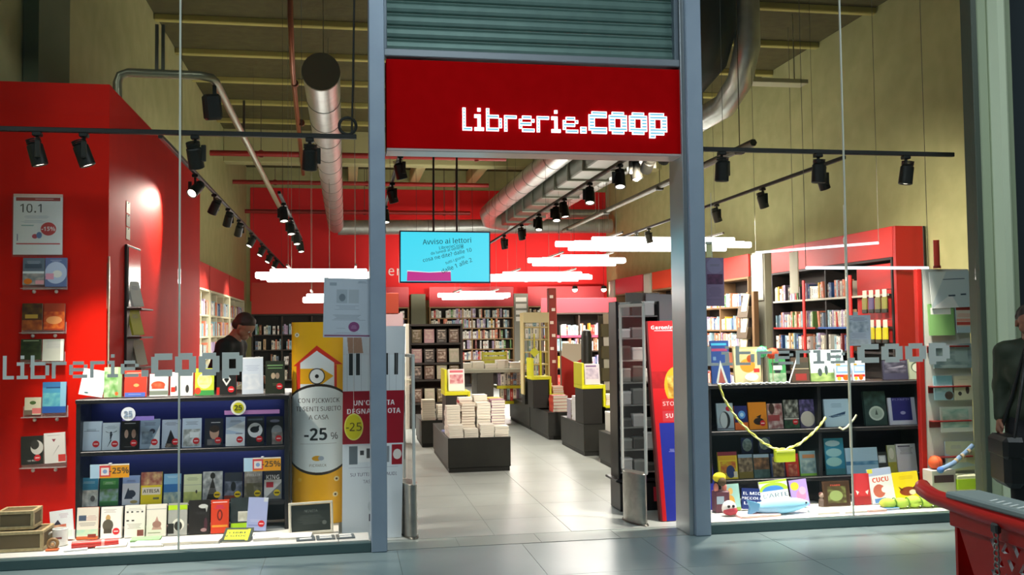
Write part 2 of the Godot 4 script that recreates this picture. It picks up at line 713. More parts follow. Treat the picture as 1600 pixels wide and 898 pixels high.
# ---------------------------------------------------------------- the shell
func shell() -> void:
	var plaster := grained("plaster", "aeae78", "bebe86", Vector3(0.4, 0.4, 0.4), 0.85, 0.0, 0.02, 0.15)
	var concrete := grained("concrete", "484019", "575024", Vector3(0.5, 0.5, 0.5), 0.9, 0.0, 0.03, 0.2)
	var tile_shop := grained("tile shop", "a3a9a6", "b4bab6", Vector3(0.35, 0.35, 0.35), 0.32, 0.0, 0.012)
	var tile_mall := grained("tile mall", "7a8e90", "8b9c9e", Vector3(0.3, 0.3, 0.3), 0.3, 0.0, 0.012)
	var grout := m("8d8f89", 0.8)
	var fl := setting("floor")
	bx("slab", Vector3(11.0, 0.2, 20.4), grout, fl, Vector3(2.4, -0.104, -9.9))
	bx("slab", Vector3(16.0, 0.2, 13.7), m("7d8884", 0.8), fl, Vector3(1.0, -0.104, 7.15))
	for i in 6:
		for j in 12:
			bx("tile", Vector3(0.597, 0.008, 0.597), tile_shop, fl, Vector3(-0.1 + 0.6 * i + 0.3, -0.004 - 0.0006 * ((i * 7 + j * 3) % 3), -0.6 * j - 0.3 - 0.32))
	var rest := SurfaceTool.new()
	rest.begin(Mesh.PRIMITIVE_TRIANGLES)
	for i in 18:
		for j in 33:
			if i >= 4 and i < 10 and j < 12:
				continue
			rest.append_from(box(Vector3(0.597, 0.008, 0.597)), 0, Transform3D(Basis(), Vector3(-2.5 + 0.6 * i + 0.3, -0.0045, -0.6 * j - 0.3 - 0.32)))
	stuff(add("far_tiles", rest.commit(), tile_shop, fl))
	for i in 14:
		bx("threshold_tile", Vector3(0.597, 0.008, 0.3), grained("tile edge", "8b9591", "98a39e", Vector3(0.3, 0.3, 0.3), 0.35, 0.0, 0.012), fl, Vector3(-3.1 + 0.6 * i, -0.0045, -0.16))
	for i in 12:
		for j in 5:
			bx("mall_tile", Vector3(0.896, 0.008, 0.896), tile_mall, fl, Vector3(-4.6 + 0.9 * i, -0.004 - 0.0006 * ((i * 5 + j * 3) % 3), 0.46 + 0.9 * j))
	var mr := SurfaceTool.new()
	mr.begin(Mesh.PRIMITIVE_TRIANGLES)
	for i in 17:
		for j in 14:
			if i >= 2 and i < 14 and j < 5:
				continue
			mr.append_from(box(Vector3(0.896, 0.008, 0.896)), 0, Transform3D(Basis(), Vector3(-6.4 + 0.9 * i, -0.0045, 0.46 + 0.9 * j)))
	stuff(add("far_mall_tiles", mr.commit(), tile_mall, fl))
	# walls
	struct(bx("wall_left", Vector3(0.2, 6.4, 20.0), plaster, self, Vector3(-2.75, 3.1, -9.8)))
	struct(bx("wall_right", Vector3(0.2, 6.4, 20.0), plaster, self, Vector3(7.55, 3.1, -9.8)))
	var wb := setting("wall_back")
	bx("plaster", Vector3(10.5, 6.4, 0.2), plaster, wb, Vector3(2.4, 3.1, -19.8))
	bx("red_band", Vector3(10.0, 3.1, 0.02), m("f41c20", 0.7), wb, Vector3(2.45, 3.95, -19.69))
	# left wall: column shade painted as a raised dark band near the front
	bx("shade_band", Vector3(0.12, 2.6, 0.9), m("6f7a5a", 0.9), setting("trim_5"), Vector3(-2.58, 4.75, -2.0))
	# ceiling of long planks, their ribs hanging below
	var ce := setting("ceiling")
	bx("deck", Vector3(10.5, 0.2, 20.2), concrete, ce, Vector3(2.4, 6.22, -9.8))
	for i in 12:
		var z := -0.45 - 1.65 * i
		bx("plank", Vector3(10.1, 0.06, 1.6), concrete, ce, Vector3(2.4, 6.09, z - 0.825), 0.01)
		bx("rib", Vector3(10.1, 0.1, 0.11), m("b5ab62", 0.85), ce, Vector3(2.4, 6.02, z), 0.015)
	var cb := setting("trim_20")
	bx("cross_beam", Vector3(10.1, 0.75, 0.4), m("b9b482", 0.85), cb, Vector3(2.4, 5.7, -14.9), 0.02)
	for x in [0.2, 1.9, 3.5, 5.2]:
		bx("long_beam", Vector3(0.25, 0.35, 4.6), m("c9c48e", 0.85), cb, Vector3(x, 5.85, -17.4), 0.02)
	# the mall in front of the shop
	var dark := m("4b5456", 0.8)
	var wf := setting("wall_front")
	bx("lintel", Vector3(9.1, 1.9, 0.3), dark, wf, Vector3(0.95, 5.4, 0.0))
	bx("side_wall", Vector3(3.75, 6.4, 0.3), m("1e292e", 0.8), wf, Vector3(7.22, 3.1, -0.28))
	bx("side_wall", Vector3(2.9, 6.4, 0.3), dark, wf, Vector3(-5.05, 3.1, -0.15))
	struct(bx("wall_mall", Vector3(16.0, 6.4, 0.2), m("5a6264", 0.8), self, Vector3(1.0, 3.1, 14.1)))
	struct(bx("wall_mall_left", Vector3(0.2, 6.4, 14.0), m("5a6264", 0.8), self, Vector3(-6.6, 3.1, 7.1)))
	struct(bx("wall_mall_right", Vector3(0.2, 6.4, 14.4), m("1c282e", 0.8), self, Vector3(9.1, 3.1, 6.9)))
	struct(bx("ceiling_mall", Vector3(16.0, 0.2, 14.4), m("8c9494", 0.9), self, Vector3(1.0, 6.22, 7.0)))
	for x in [-4.0, 1.0, 6.0]:
		var l := thing("ceiling_light", "square white panel light in the mall ceiling, %s of three" % ("left" if x < 0.0 else "middle" if x < 3.0 else "right"), "ceiling light", Vector3(x, 6.1, 3.6), Vector3.ZERO, "mall ceiling lights")
		bx("frame", Vector3(1.8, 0.1, 1.8), m("cfd4d4"), l)
		bx("light_panel", Vector3(1.6, 0.02, 1.6), glow("e6f4f8", 3.0), l, Vector3(0, -0.06, 0))
	# red partition that closes the left window
	var red := grained("red paint", "d01404", "da1a06", Vector3(0.5, 0.5, 0.5), 0.65, 0.0, 0.02)
	red.metallic_specular = 0.2
	var wp := setting("wall_partition")
	bx("front_face", Vector3(2.0, 3.5, 0.1), red, wp, Vector3(-2.81, 1.75, -0.97))
	bx("side_face", Vector3(0.1, 3.5, 4.6), red, wp, Vector3(-1.865, 1.75, -3.32))
	bx("corner_trim", Vector3(0.02, 1.75, 0.02), m("e9dcc0", 0.25, 0.6), wp, Vector3(-1.812, 1.28, -0.93))
	# low plinths that carry the window displays
	var pl := m("d8d8d2", 0.5)
	var p6 := setting("trim_6")
	bx("board", Vector3(3.6, 0.07, 0.95), pl, p6, Vector3(-1.86, 0.037, -0.51))
	bx("board", Vector3(0.21, 0.07, 0.26), pl, p6, Vector3(0.05, 0.037, -0.165))
	struct(bx("trim_7", Vector3(2.36, 0.07, 0.95), pl, self, Vector3(3.84, 0.037, -0.53)))


func shopfront() -> void:
	var steel := grained("post paint", "93a2b4", "9cabbb", Vector3(0.6, 0.6, 0.6), 0.45, 0.2, 0.02)
	var sillc := m("4a6262", 0.5, 0.1)
	var p1 := setting("trim_1")
	bx("post", Vector3(0.112, 4.5, 0.3), steel, p1, Vector3(0.226, 2.25, -0.1), 0.006)
	var p2 := setting("trim_2")
	bx("post", Vector3(0.12, 4.5, 0.34), steel, p2, Vector3(2.615, 2.25, -0.1), 0.006)
	bx("jamb", Vector3(0.035, 4.5, 0.3), m("a9b0b4", 0.3, 0.6), p2, Vector3(2.537, 2.25, -0.12), 0.004)
	# kick plates under the glass
	var b1 := setting("baseboard_left")
	bx("kick_plate", Vector3(3.8, 0.068, 0.06), sillc, b1, Vector3(-1.73, 0.034, 0.0), 0.004)
	var b2 := setting("baseboard_right")
	bx("kick_plate", Vector3(2.35, 0.072, 0.06), sillc, b2, Vector3(3.85, 0.036, 0.0), 0.004)
	# panes
	var gl := clear("8fa8a0", 0.006)
	var w1 := setting("window_1")
	bx("pane", Vector3(2.4, 4.3, 0.01), gl, w1, Vector3(-2.34, 2.23, 0.0))
	bx("pane", Vector3(1.285, 4.3, 0.01), gl, w1, Vector3(-0.48, 2.23, 0.0))
	bx("sealant_strip", Vector3(0.012, 4.3, 0.014), m("cfd3c4", 0.4), w1, Vector3(-1.13, 2.23, 0.0))
	var w2 := setting("window_2")
	bx("pane", Vector3(1.175, 4.3, 0.01), gl, w2, Vector3(3.267, 2.23, 0.0))
	bx("pane", Vector3(1.11, 4.3, 0.01), gl, w2, Vector3(4.423, 2.23, 0.0))
	bx("sealant_strip", Vector3(0.01, 4.3, 0.014), m("cfd3c4", 0.4), w2, Vector3(3.861, 2.23, 0.0))
	# column at the right end of the front
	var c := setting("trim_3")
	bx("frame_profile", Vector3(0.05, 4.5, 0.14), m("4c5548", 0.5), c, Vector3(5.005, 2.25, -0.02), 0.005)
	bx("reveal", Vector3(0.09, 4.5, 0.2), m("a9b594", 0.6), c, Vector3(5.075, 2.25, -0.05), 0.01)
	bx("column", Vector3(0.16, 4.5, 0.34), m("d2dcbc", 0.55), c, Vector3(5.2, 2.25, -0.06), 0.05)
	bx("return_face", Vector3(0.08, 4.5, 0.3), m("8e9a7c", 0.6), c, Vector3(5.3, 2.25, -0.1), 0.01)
	# fascia sign
	var s := thing("shop_sign", "red fascia sign with glowing white pixel lettering over the entrance", "sign", Vector3(1.43, 2.87, 0.0))
	bx("panel", Vector3(2.27, 0.65, 0.2), grained("sign red", "ae0306", "b8050a", Vector3(0.8, 0.8, 0.8), 0.8, 0.0, 0.03), s, Vector3(0, 0.325, -0.1), 0.004)
	mats["sign red"].metallic_specular = 0.12
	bx("edge_rail", Vector3(2.27, 0.02, 0.22), m("c8b4b0", 0.4, 0.4), s, Vector3(0, -0.012, -0.1), 0.004)
	pixel_text(s, Vector3(-0.583, 0.139, 0.008), 0.0238, 0.014, glow("f2f6ff", 2.2), glow("7fd0ea", 0.95), 0.98)
	var l := AreaLight3D.new()
	l.name = "sign_light"
	l.area_size = Vector2(1.5, 0.16)
	l.light_energy = 0.12
	l.light_color = hexc("dff2ff")
	l.shadow_enabled = true
	l.position = Vector3(0.2, 0.2, 0.05)
	l.rotation_degrees = Vector3(0, 180, 0)
	s.add_child(l)
	# roller shutter, rolled up above the sign
	var sh := thing("roller_shutter", "raised grey green roller shutter of ribbed metal slats above the sign", "shutter", Vector3(1.4, 3.53, 0.0))
	var slat := grained("shutter", "6c8882", "78958d", Vector3(0.7, 0.7, 0.7), 0.38, 0.35, 0.03)
	bx("bottom_bar", Vector3(2.24, 0.055, 0.1), m("8b9299", 0.4, 0.4), sh, Vector3(0, 0.035, -0.03), 0.006)
	for i in 9:
		var prof := PackedVector2Array([Vector2(0.0, 0.0), Vector2(0.016, 0.008), Vector2(0.022, 0.03), Vector2(0.012, 0.062), Vector2(0.004, 0.07), Vector2(0.0, 0.072), Vector2(0.008, 0.08), Vector2(0.0, 0.092), Vector2(-0.01, 0.092), Vector2(-0.01, 0.0)])
		add("slat", extrude(prof, 2.2), slat, sh, Vector3(0, 0.068 + 0.094 * i, -0.06), Vector3(0, -90, 0))
	for x in [-1.115, 1.1]:
		bx("guide_rail", Vector3(0.035, 0.95, 0.12), m("6a7680", 0.4, 0.3), sh, Vector3(x, 0.5, -0.05), 0.004)


# pixel letters: every row of a letter is a word of x and .
const GLYPHS := {
	"l": ["x..", "x..", "x..", "x..", "x..", "x..", "xxx"],
	"i": [".x.", "...", "xx.", ".x.", ".x.", ".x.", "xxx"],
	"b": ["x....", "x....", "xxxx.", "x...x", "x...x", "x...x", "xxxx."],
	"r": ["....", "....", "xxxx", "x...", "x...", "x...", "x..."],
	"e": [".....", ".....", ".xxx.", "x...x", "xxxx.", "x....", ".xxxx"],
	".": ["..", "..", "..", "..", "..", "xx", "xx"],
	"c": [".xxxxx", "xxxxxx", "xx....", "xx....", "xx....", "xxxxxx", ".xxxxx"],
	"o": [".xxxx.", "xxxxxx", "xx..xx", "xx..xx", "xx..xx", "xxxxxx", ".xxxx."],
	"p": ["xxxxx.", "xxxxxx", "xx..xx", "xx..xx", "xx..xx", "xxxxxx", "xxxxx.", "xx...."],
}


func pixel_text(parent: Node, at: Vector3, cell: float, depth: float, mt: Material, core: Material, squeeze := 1.0) -> void:
	var x := 0.0
	for ch in "librerie.coop":
		var g: Array = GLYPHS[ch]
		var st := SurfaceTool.new()
		st.begin(Mesh.PRIMITIVE_TRIANGLES)
		var inner := SurfaceTool.new()
		inner.begin(Mesh.PRIMITIVE_TRIANGLES)
		for r in g.size():
			var row: String = g[r]
			var k := 0
			while k < row.length():
				if row[k] == "x":
					var k2 := k
					while k2 < row.length() and row[k2] == "x":
						k2 += 1
					st.append_from(box(Vector3((k2 - k) * cell * squeeze, cell * 1.02, depth)), 0, Transform3D(Basis(), Vector3((x + (k + k2) / 2.0) * cell * squeeze, (6.5 - r) * cell, 0)))
					inner.append_from(box(Vector3(((k2 - k) - 0.5) * cell * squeeze, cell * 0.5, 0.003)), 0, Transform3D(Basis(), Vector3((x + (k + k2) / 2.0) * cell * squeeze, (6.5 - r) * cell, 0)))
					k = k2
				else:
					k += 1
		var l := add("full_stop" if ch == "." else "letter", st.commit(), mt, parent, at)
		if core != mt and ch != "i":
			add("letter_face", inner.commit(), core, l, Vector3(0, 0, depth * 0.5))
		x += g[0].length() + 0.75


func ducts_and_pipes() -> void:
	var tin := grained("duct tin", "b4b7b2", "ccd0ca", Vector3(0.8, 0.8, 0.8), 0.3, 0.6, 0.03)
	var pipe_red := m("a01c12", 0.45)
	duct("round_duct", "silver round air duct with a closed grey end, hanging over the left window", [Vector3(-0.25, 4.33, -3.4), Vector3(-0.25, 4.33, -18.3)], 0.2, tin, 1.1, true)
	duct("round_duct", "silver round air duct running back above the television", [Vector3(3.68, 4.6, -7.5), Vector3(3.68, 4.6, -17.6), Vector3(3.8, 4.5, -18.2), Vector3(4.3, 4.45, -18.45)], 0.22, tin, 1.0, false)
	duct("round_duct", "silver air duct bending down from the ceiling behind the right pane", [Vector3(5.15, 6.1, -4.6), Vector3(5.15, 5.2, -4.6), Vector3(5.15, 4.8, -4.85), Vector3(5.16, 4.6, -5.4), Vector3(5.16, 4.6, -18.2)], 0.17, tin, 0.8, false)
	duct("round_duct", "wide horizontal silver duct crossing in front of the back wall", [Vector3(-0.2, 4.32, -18.75), Vector3(7.35, 4.42, -18.75)], 0.2, tin, 1.2, false)
	duct("round_duct", "upper horizontal silver duct at the right of the back wall", [Vector3(3.9, 4.78, -19.2), Vector3(7.35, 4.8, -19.2)], 0.14, tin, 1.2, false)
	# dark sheet-metal trunk: a fat riser beside the bent duct, a ribbed box run behind
	var t := thing("air_trunk", "dark fat air trunk left of the bent silver duct, ribbed box run behind", "duct")
	add("riser", tube([Vector3(4.72, 6.1, -4.6), Vector3(4.72, 5.4, -4.6), Vector3(4.71, 5.1, -4.85), Vector3(4.68, 4.98, -5.4), Vector3(4.4, 4.75, -7.4)], 0.27, 18), m("2c3024", 0.5, 0.4), t)
	bx("run", Vector3(0.7, 0.45, 10.0), grained("ribbed trunk", "55584c", "6b6e60", Vector3(0.2, 0.2, 3.0), 0.4, 0.6, 0.05), t, Vector3(4.3, 4.45, -12.1), 0.02)
	for i in 9:
		bx("flange", Vector3(0.78, 0.53, 0.04), m("77796c", 0.4, 0.6), t, Vector3(4.3, 4.45, -7.4 - 1.1 * i), 0.01)
	# sprinkler pipes, red, from side to side
	for a in [[Vector3(-2.55, 5.0, -11.9), Vector3(3.2, 5.0, -11.9), 0.055, "red sprinkler pipe crossing under the ceiling, nearest of the red pipes"], [Vector3(-2.55, 5.02, -15.6), Vector3(3.4, 5.02, -15.6), 0.05, "red sprinkler pipe crossing just in front of the red back wall band"], [Vector3(-2.55, 4.68, -18.3), Vector3(3.3, 4.68, -18.3), 0.055, "red pipe running right above the horizontal silver duct"]]:
		var p := thing("sprinkler_pipe", a[3], "pipe")
		add("tube", tube([a[0], a[1]], a[2], 10), pipe_red, p)
		for k in 3:
			var x: float = -1.6 + 2.1 * k
			add("clamp", tube([Vector3(x, a[0].y, a[0].z - 0.03), Vector3(x, a[0].y, a[0].z + 0.03)], a[2] * 1.3, 10), m("7d1710"), p)
			add("hanger", tube([Vector3(x, a[0].y, a[0].z), Vector3(x, 6.05, a[0].z)], 0.008, 6), m("5a4a3c"), p)
	var cp := thing("copper_pipe", "copper coloured pipe running back beside the closed duct end", "pipe")
	add("tube", tube([Vector3(-0.62, 6.08, -4.2), Vector3(-0.62, 5.2, -4.3), Vector3(-0.66, 4.9, -5.5), Vector3(-0.8, 4.6, -11.8)], 0.035, 8), m("8a4a22", 0.35, 0.5), cp)
	for z in [-6.0, -8.0, -10.0]:
		add("collar", tube([Vector3(-0.66, 4.9 + (z + 5.5) * 0.0476, z), Vector3(-0.66, 4.9 + (z + 5.5) * 0.0476, z - 0.08)], 0.05, 8), m("6d3a1a", 0.4, 0.5), cp)
	var ct := thing("conduit", "grey steel conduit bending from the red partition to the back", "pipe")
	add("tube", tube([Vector3(-1.86, 3.52, -1.4), Vector3(-1.86, 3.64, -1.4), Vector3(-1.84, 3.7, -1.4), Vector3(-1.78, 3.725, -1.4), Vector3(-1.2, 3.72, -1.4), Vector3(-1.12, 3.72, -1.46), Vector3(-1.1, 3.72, -1.6), Vector3(-1.13, 3.72, -12.0)], 0.038, 8), m("8e8c70", 0.35, 0.6), ct)
	for k in 3:
		bx("bracket", Vector3(0.025, 0.42, 0.025), m("5d5c48"), ct, Vector3([-1.55, -1.5, -1.11][k], 3.93, [-1.4, -1.4, -4.0][k]))
	var sp := thing("loudspeaker", "small black loudspeaker hanging from the grey conduit", "loudspeaker", Vector3(-1.13, 3.5, -1.6))
	bx("housing", Vector3(0.14, 0.22, 0.14), m("16160f", 0.5), sp, Vector3.ZERO, 0.02, Vector3(10, 20, 8))
	bx("mount", Vector3(0.03, 0.14, 0.03), m("22221a"), sp, Vector3(0.02, 0.14, 0))
	var cb := thing("cable_coil", "black cable hanging from the ceiling, coiled on the left track", "cable")
	add("drop", tube([Vector3(0.09, 6.06, -0.34), Vector3(0.08, 4.4, -0.34), Vector3(0.06, 3.4, -0.34), Vector3(0.05, 3.03, -0.33)], 0.009, 6), m("15150e"), cb)
	add("coil", ring(0.063, 0.011), m("15150e"), cb, Vector3(0.02, 3.090, -0.32), Vector3(90, 0, 0))
	var rail := thing("cable_tray", "thin dark cable tray hanging high along the right side", "cable tray")
	add("tray", tube([Vector3(4.75, 3.72, -3.6), Vector3(4.75, 3.72, -13.5)], 0.045, 6), m("55523e", 0.5, 0.3), rail)
	for k in 4:
		add("hanger", tube([Vector3(4.75, 3.72, -4.0 - 3.0 * k), Vector3(4.75, 6.0, -4.0 - 3.0 * k)], 0.006, 5), m("55523e"), rail)
		bx("clip", Vector3(0.1, 0.07, 0.1), m("35332a"), rail, Vector3(4.75, 3.69, -4.0 - 3.0 * k), 0.01)


func duct(called: String, label: String, pts: Array, r: float, mt: Material, step: float, cap: bool) -> void:
	var d := thing(called, label, "duct")
	add("casing", tube(pts, r, 20), mt, d)
	var a: Vector3 = pts[0]
	var b: Vector3 = pts[1]
	for i in pts.size() - 1:
		if pts[i].distance_to(pts[i + 1]) > a.distance_to(b):
			a = pts[i]
			b = pts[i + 1]
	var dir := (b - a).normalized()
	var n := int(a.distance_to(b) / step)
	for i in range(1, n):
		var c := a + dir * step * i
		add("seam_ring", tube([c - dir * 0.008, c + dir * 0.008], r * 1.03, 20), m("7f827c", 0.35, 0.7), d)
	if cap:
		add("end_cap", tube([a + Vector3(0, 0, 0.02), a - Vector3(0, 0, 0.03)], r * 1.02, 24), m("6b6a52", 0.7), d)
	for i in range(1, n, 3):
		var c := a + dir * step * i
		add("hanger", tube([c + Vector3(0, r, 0), Vector3(c.x, 6.05, c.z)], 0.006, 5), m("77735a"), d)


# ---------------------------------------------------------------- lamps
func track(called: String, a: Vector3, b: Vector3, label: String) -> void:
	var t := thing(called, label, "lighting track")
	var d := b - a
	add("rail", box(Vector3(d.length(), 0.035, 0.036), 0.004), m("14140f", 0.5), t, (a + b) / 2, Vector3(0, rad_to_deg(atan2(-d.z, d.x)), 0))
	var n := 1 if d.length() < 8.0 else 2
	for i in n + 1:
		var p := a.lerp(b, clampf((i + 0.15) / (n + 0.3), 0, 1))
		add("suspension_wire", tube([p, Vector3(p.x, 6.06, p.z)], 0.002, 5), m("3a3a30"), t)


func track_spot(pos: Vector3, dir: Vector3, lit: bool, label: String, energy := 3.0, tone := "181712", group := "") -> void:
	var o := thing("track_spotlight", label, "spotlight", pos, Vector3.ZERO, group)
	var body := m(tone, 0.45, 0.2)
	dir = dir.normalized()
	bx("adapter", Vector3(0.06, 0.03, 0.06), body, o, Vector3(0, -0.015, 0), 0.005)
	add("stem", cyl(0.012, 0.09, 10), body, o, Vector3(0, -0.07, 0))
	var side := dir.cross(Vector3.UP).normalized()
	if side.length() < 0.5:
		side = Vector3.RIGHT
	bx("bracket", Vector3(0.035, 0.12, 0.025), m("2b2a22", 0.4, 0.3), o, side * 0.062 + Vector3(0, -0.13, 0), 0.004)
	var c := Vector3(0, -0.16, 0)
	var bs := along_y(dir)
	var h := add("housing", lathe([Vector2(0, 0.08), Vector2(0.04, 0.08), Vector2(0.054, 0.066), Vector2(0.056, -0.075), Vector2(0.048, -0.08), Vector2(0.044, -0.062), Vector2(0.0, -0.06)], 20), body, o, c)
	h.basis = bs
	for k in 3:
		var f := add("cooling_fin", lathe([Vector2(0.03, 0.003), Vector2(0.05, 0.003), Vector2(0.05, -0.003), Vector2(0.03, -0.003)], 16), body, o, c + bs * Vector3(0, 0.085 + 0.012 * k, 0))
		f.basis = bs
	var lens := add("lens", cyl(0.044, 0.006, 20), glow("fff4e0", 6.0) if lit else m("5b5a50", 0.2), o, c + bs * Vector3(0, -0.066, 0))
	lens.basis = bs
	if lit and energy > 0.0:
		var l := SpotLight3D.new()
		l.name = "lamp"
		l.position = c + bs * Vector3(0, -0.09, 0)
		l.basis = Basis.looking_at(dir, Vector3(0.1, 0, 1))
		l.spot_angle = 31.0 if energy > 8.0 else 40.0
		l.spot_angle_attenuation = 0.7
		l.spot_range = 12.0
		l.spot_attenuation = 2.0
		l.light_energy = energy
		l.light_size = 0.04
		l.light_color = hexc("fff3e2")
		l.shadow_enabled = true
		o.add_child(l)


func lamp_cloud(c: Vector3, rx: float, rz: float, n: int, label: String) -> void:
	var o := thing("cloud_lamp", label, "ceiling lamp", c)
	for i in n:
		var u := -1.0 + (2.0 * i + 1.0) / n
		var w := rx * sqrt(maxf(0.08, 1.0 - u * u)) * (0.95 + 0.06 * sin(i * 2.7))
		var x := 0.05 * sin(i * 1.9)
		bx("light_bar", Vector3(2.0 * w, 0.1, 0.07), glow("fffaf0", 7.0), o, Vector3(x, 0.03 * sin(i * 2.3), u * rz), 0.015)
	for s in [-0.5, 0.5]:
		bx("carrier", Vector3(0.03, 0.03, 2.0 * rz), m("8c8a80", 0.4, 0.4), o, Vector3(s * rx, 0.12, 0))
		for k in [-0.6, 0.6]:
			add("suspension_wire", tube([Vector3(s * rx, 0.13, k * rz), Vector3(s * rx, 6.06 - c.y, k * rz)], 0.003, 5), m("77756a"), o)


func lamps() -> void:
	lamp_cloud(Vector3(5.35, 3.0, -9.0), 1.75, 0.9, 8, "widest white lamp cloud of glowing bars, hanging over the right aisle")
	lamp_cloud(Vector3(4.6, 2.9, -11.6), 1.0, 0.8, 7, "white lamp cloud of glowing bars right behind the widest one")
	lamp_cloud(Vector3(4.2, 2.7, -13.6), 1.2, 0.95, 8, "large white lamp cloud right of the television screen")
	lamp_cloud(Vector3(3.0, 2.35, -15.2), 0.85, 0.8, 7, "lowest white lamp cloud, below the television in front of the back shelves")
	lamp_cloud(Vector3(-0.35, 2.42, -8.2), 1.0, 0.75, 8, "white lamp cloud seen through the left pane above the yellow totem")
	lamp_cloud(Vector3(-0.42, 2.12, -9.6), 0.3, 0.35, 4, "small low white lamp cloud behind the glass poster")
	track("lighting_track", Vector3(-3.4, 3.005, -0.3), Vector3(0.085, 3.005, -0.3), "black lighting track across the left window")
	track("lighting_track", Vector3(-1.52, 3.2, -1.4), Vector3(-1.52, 3.2, -17.6), "black lighting track running back along the left wall")
	track("lighting_track", Vector3(-0.77, 3.2, -4.6), Vector3(-0.77, 3.2, -10.2), "short lighting track seen through the left pane, with four lit spots")
	track("lighting_track", Vector3(0.53, 3.3, -0.7), Vector3(0.56, 3.3, -9.0), "lighting track running back just right of the left post")
	track("lighting_track", Vector3(2.7, 3.2, -0.6), Vector3(2.71, 3.2, -11.0), "lighting track with white edge over the central aisle")
	track("lighting_track", Vector3(4.83, 3.2, -1.7), Vector3(4.95, 3.2, -11.5), "grey lighting track running back in front of the right wall")
	track("lighting_track", Vector3(2.72, 2.970, -0.3), Vector3(5.031, 2.970, -0.3), "black lighting track across the right window")
	track_spot(Vector3(-2.146, 2.987, -0.3), Vector3(0.25, -1, -0.08), true, "leftmost lit spotlight on the left window track", 8.5, "181712")
	track_spot(Vector3(-1.835, 2.987, -0.3), Vector3(0.35, -1, -0.08), true, "second lit spotlight from the left on the left window track", 8.5, "181712")
	track_spot(Vector3(-1.074, 2.987, -0.3), Vector3(0.1, -1, -0.5), false, "black unlit spotlight on the left window track, over the glass joint", 0.0, "181712")
	track_spot(Vector3(-0.258, 2.987, -0.3), Vector3(-0.05, -1, -0.3), false, "black spotlight near the right end of the left window track", 0.0, "181712")
	track_spot(Vector3(-1.52, 3.183, -3.27), Vector3(-0.36, -0.62, 0.75), true, "nearest spotlight of the receding left track, lit and turned to the red partition", 4.0, "181712")
	track_spot(Vector3(-1.52, 3.183, -4.704), Vector3(-0.5, -1, -0.3), false, "second spotlight of the receding left track, showing its dark back", 0.0, "181712")
	track_spot(Vector3(-1.52, 3.183, -6.015), Vector3(-0.3, -1, -0.5), false, "third spotlight of the receding left track", 0.0, "181712")
	track_spot(Vector3(-1.52, 3.183, -7.306), Vector3(-0.3, -1, -0.5), false, "fourth spotlight of the receding left track", 0.0, "181712")
	track_spot(Vector3(-1.52, 3.183, -9.12), Vector3(-0.5, -1, 0.4), true, "first of the four bright spotlights far along the left track", 3.0, "181712")
	track_spot(Vector3(-1.52, 3.183, -11.03), Vector3(-0.5, -1, 0.4), true, "second of the four bright spotlights far along the left track", 0.0, "181712")
	track_spot(Vector3(-1.52, 3.183, -12.752), Vector3(-0.5, -1, 0.4), true, "third of the four bright spotlights far along the left track", 0.0, "181712")
	track_spot(Vector3(-1.52, 3.183, -14.432), Vector3(-0.5, -1, 0.4), true, "fourth of the four bright spotlights far along the left track", 0.0, "181712")
	track_spot(Vector3(-0.77, 3.183, -5.432), Vector3(0.1, -1, 0.3), true, "uppermost of the four lit spots seen through the left pane", 3.0, "181712")
	track_spot(Vector3(-0.77, 3.183, -7.051), Vector3(0.1, -1, 0.3), true, "second of the four lit spots seen through the left pane", 3.0, "181712")
	track_spot(Vector3(-0.77, 3.183, -8.627), Vector3(0.1, -1, 0.3), true, "third of the four lit spots seen through the left pane", 3.0, "181712")
	track_spot(Vector3(-0.77, 3.183, -10.1), Vector3(0.1, -1, 0.3), true, "lowest of the four lit spots seen through the left pane", 0.0, "181712")
	track_spot(Vector3(0.537, 3.282, -2.506), Vector3(0.25, -1, -0.15), false, "front black spotlight right of the left post, under the sign", 0.0, "181712")
	track_spot(Vector3(0.543, 3.282, -4.262), Vector3(0.3, -1, -0.2), false, "second black spotlight right of the left post", 0.0, "181712")
	track_spot(Vector3(0.55, 3.282, -6.354), Vector3(0.05, -1, 0.3), true, "upper small lit spotlight at the edge of the left post", 3.0, "181712")
	track_spot(Vector3(0.556, 3.282, -7.763), Vector3(0.05, -1, 0.3), true, "lower small lit spotlight at the edge of the left post", 3.0, "181712")
	track_spot(Vector3(2.701, 3.183, -1.707), Vector3(0.1, -1, 0.25), true, "rear half of the nearest spotlight pair on the central track", 0.0, "181712")
	track_spot(Vector3(2.702, 3.183, -2.237), Vector3(-0.1, -1, 0.4), true, "large lit spotlight of the nearest pair on the central track", 4.0, "181712")
	track_spot(Vector3(2.703, 3.183, -3.428), Vector3(-0.1, -1, 0.4), true, "lit spotlight second from the sign on the central track", 4.0, "181712")
	track_spot(Vector3(2.704, 3.183, -4.69), Vector3(0.1, -1, 0.2), true, "right one of the middle spotlight pair on the central track", 0.0, "181712")
	track_spot(Vector3(2.704, 3.183, -5.153), Vector3(-0.05, -1, 0.4), true, "left lit one of the middle spotlight pair on the central track", 4.0, "181712")
	track_spot(Vector3(2.705, 3.183, -6.288), Vector3(-0.1, -1, 0.4), true, "lit spotlight right of the television, upper one", 3.0, "181712")
	track_spot(Vector3(2.707, 3.183, -7.641), Vector3(0.2, -1, -0.2), false, "unlit spotlight right of the television, second to last on the central track", 0.0, "181712")
	track_spot(Vector3(2.708, 3.183, -9.296), Vector3(0.2, -1, -0.2), false, "last unlit spotlight of the central track, beside the television", 0.0, "181712")
	track_spot(Vector3(4.916, 3.183, -8.733), Vector3(0.3, -1, -0.1), false, "farthest spotlight on the track along the right wall", 0.0, "4a4a3e")
	track_spot(Vector3(4.908, 3.183, -8.045), Vector3(0.3, -1, -0.1), false, "second farthest grey spotlight on the track along the right wall", 0.0, "4a4a3e")
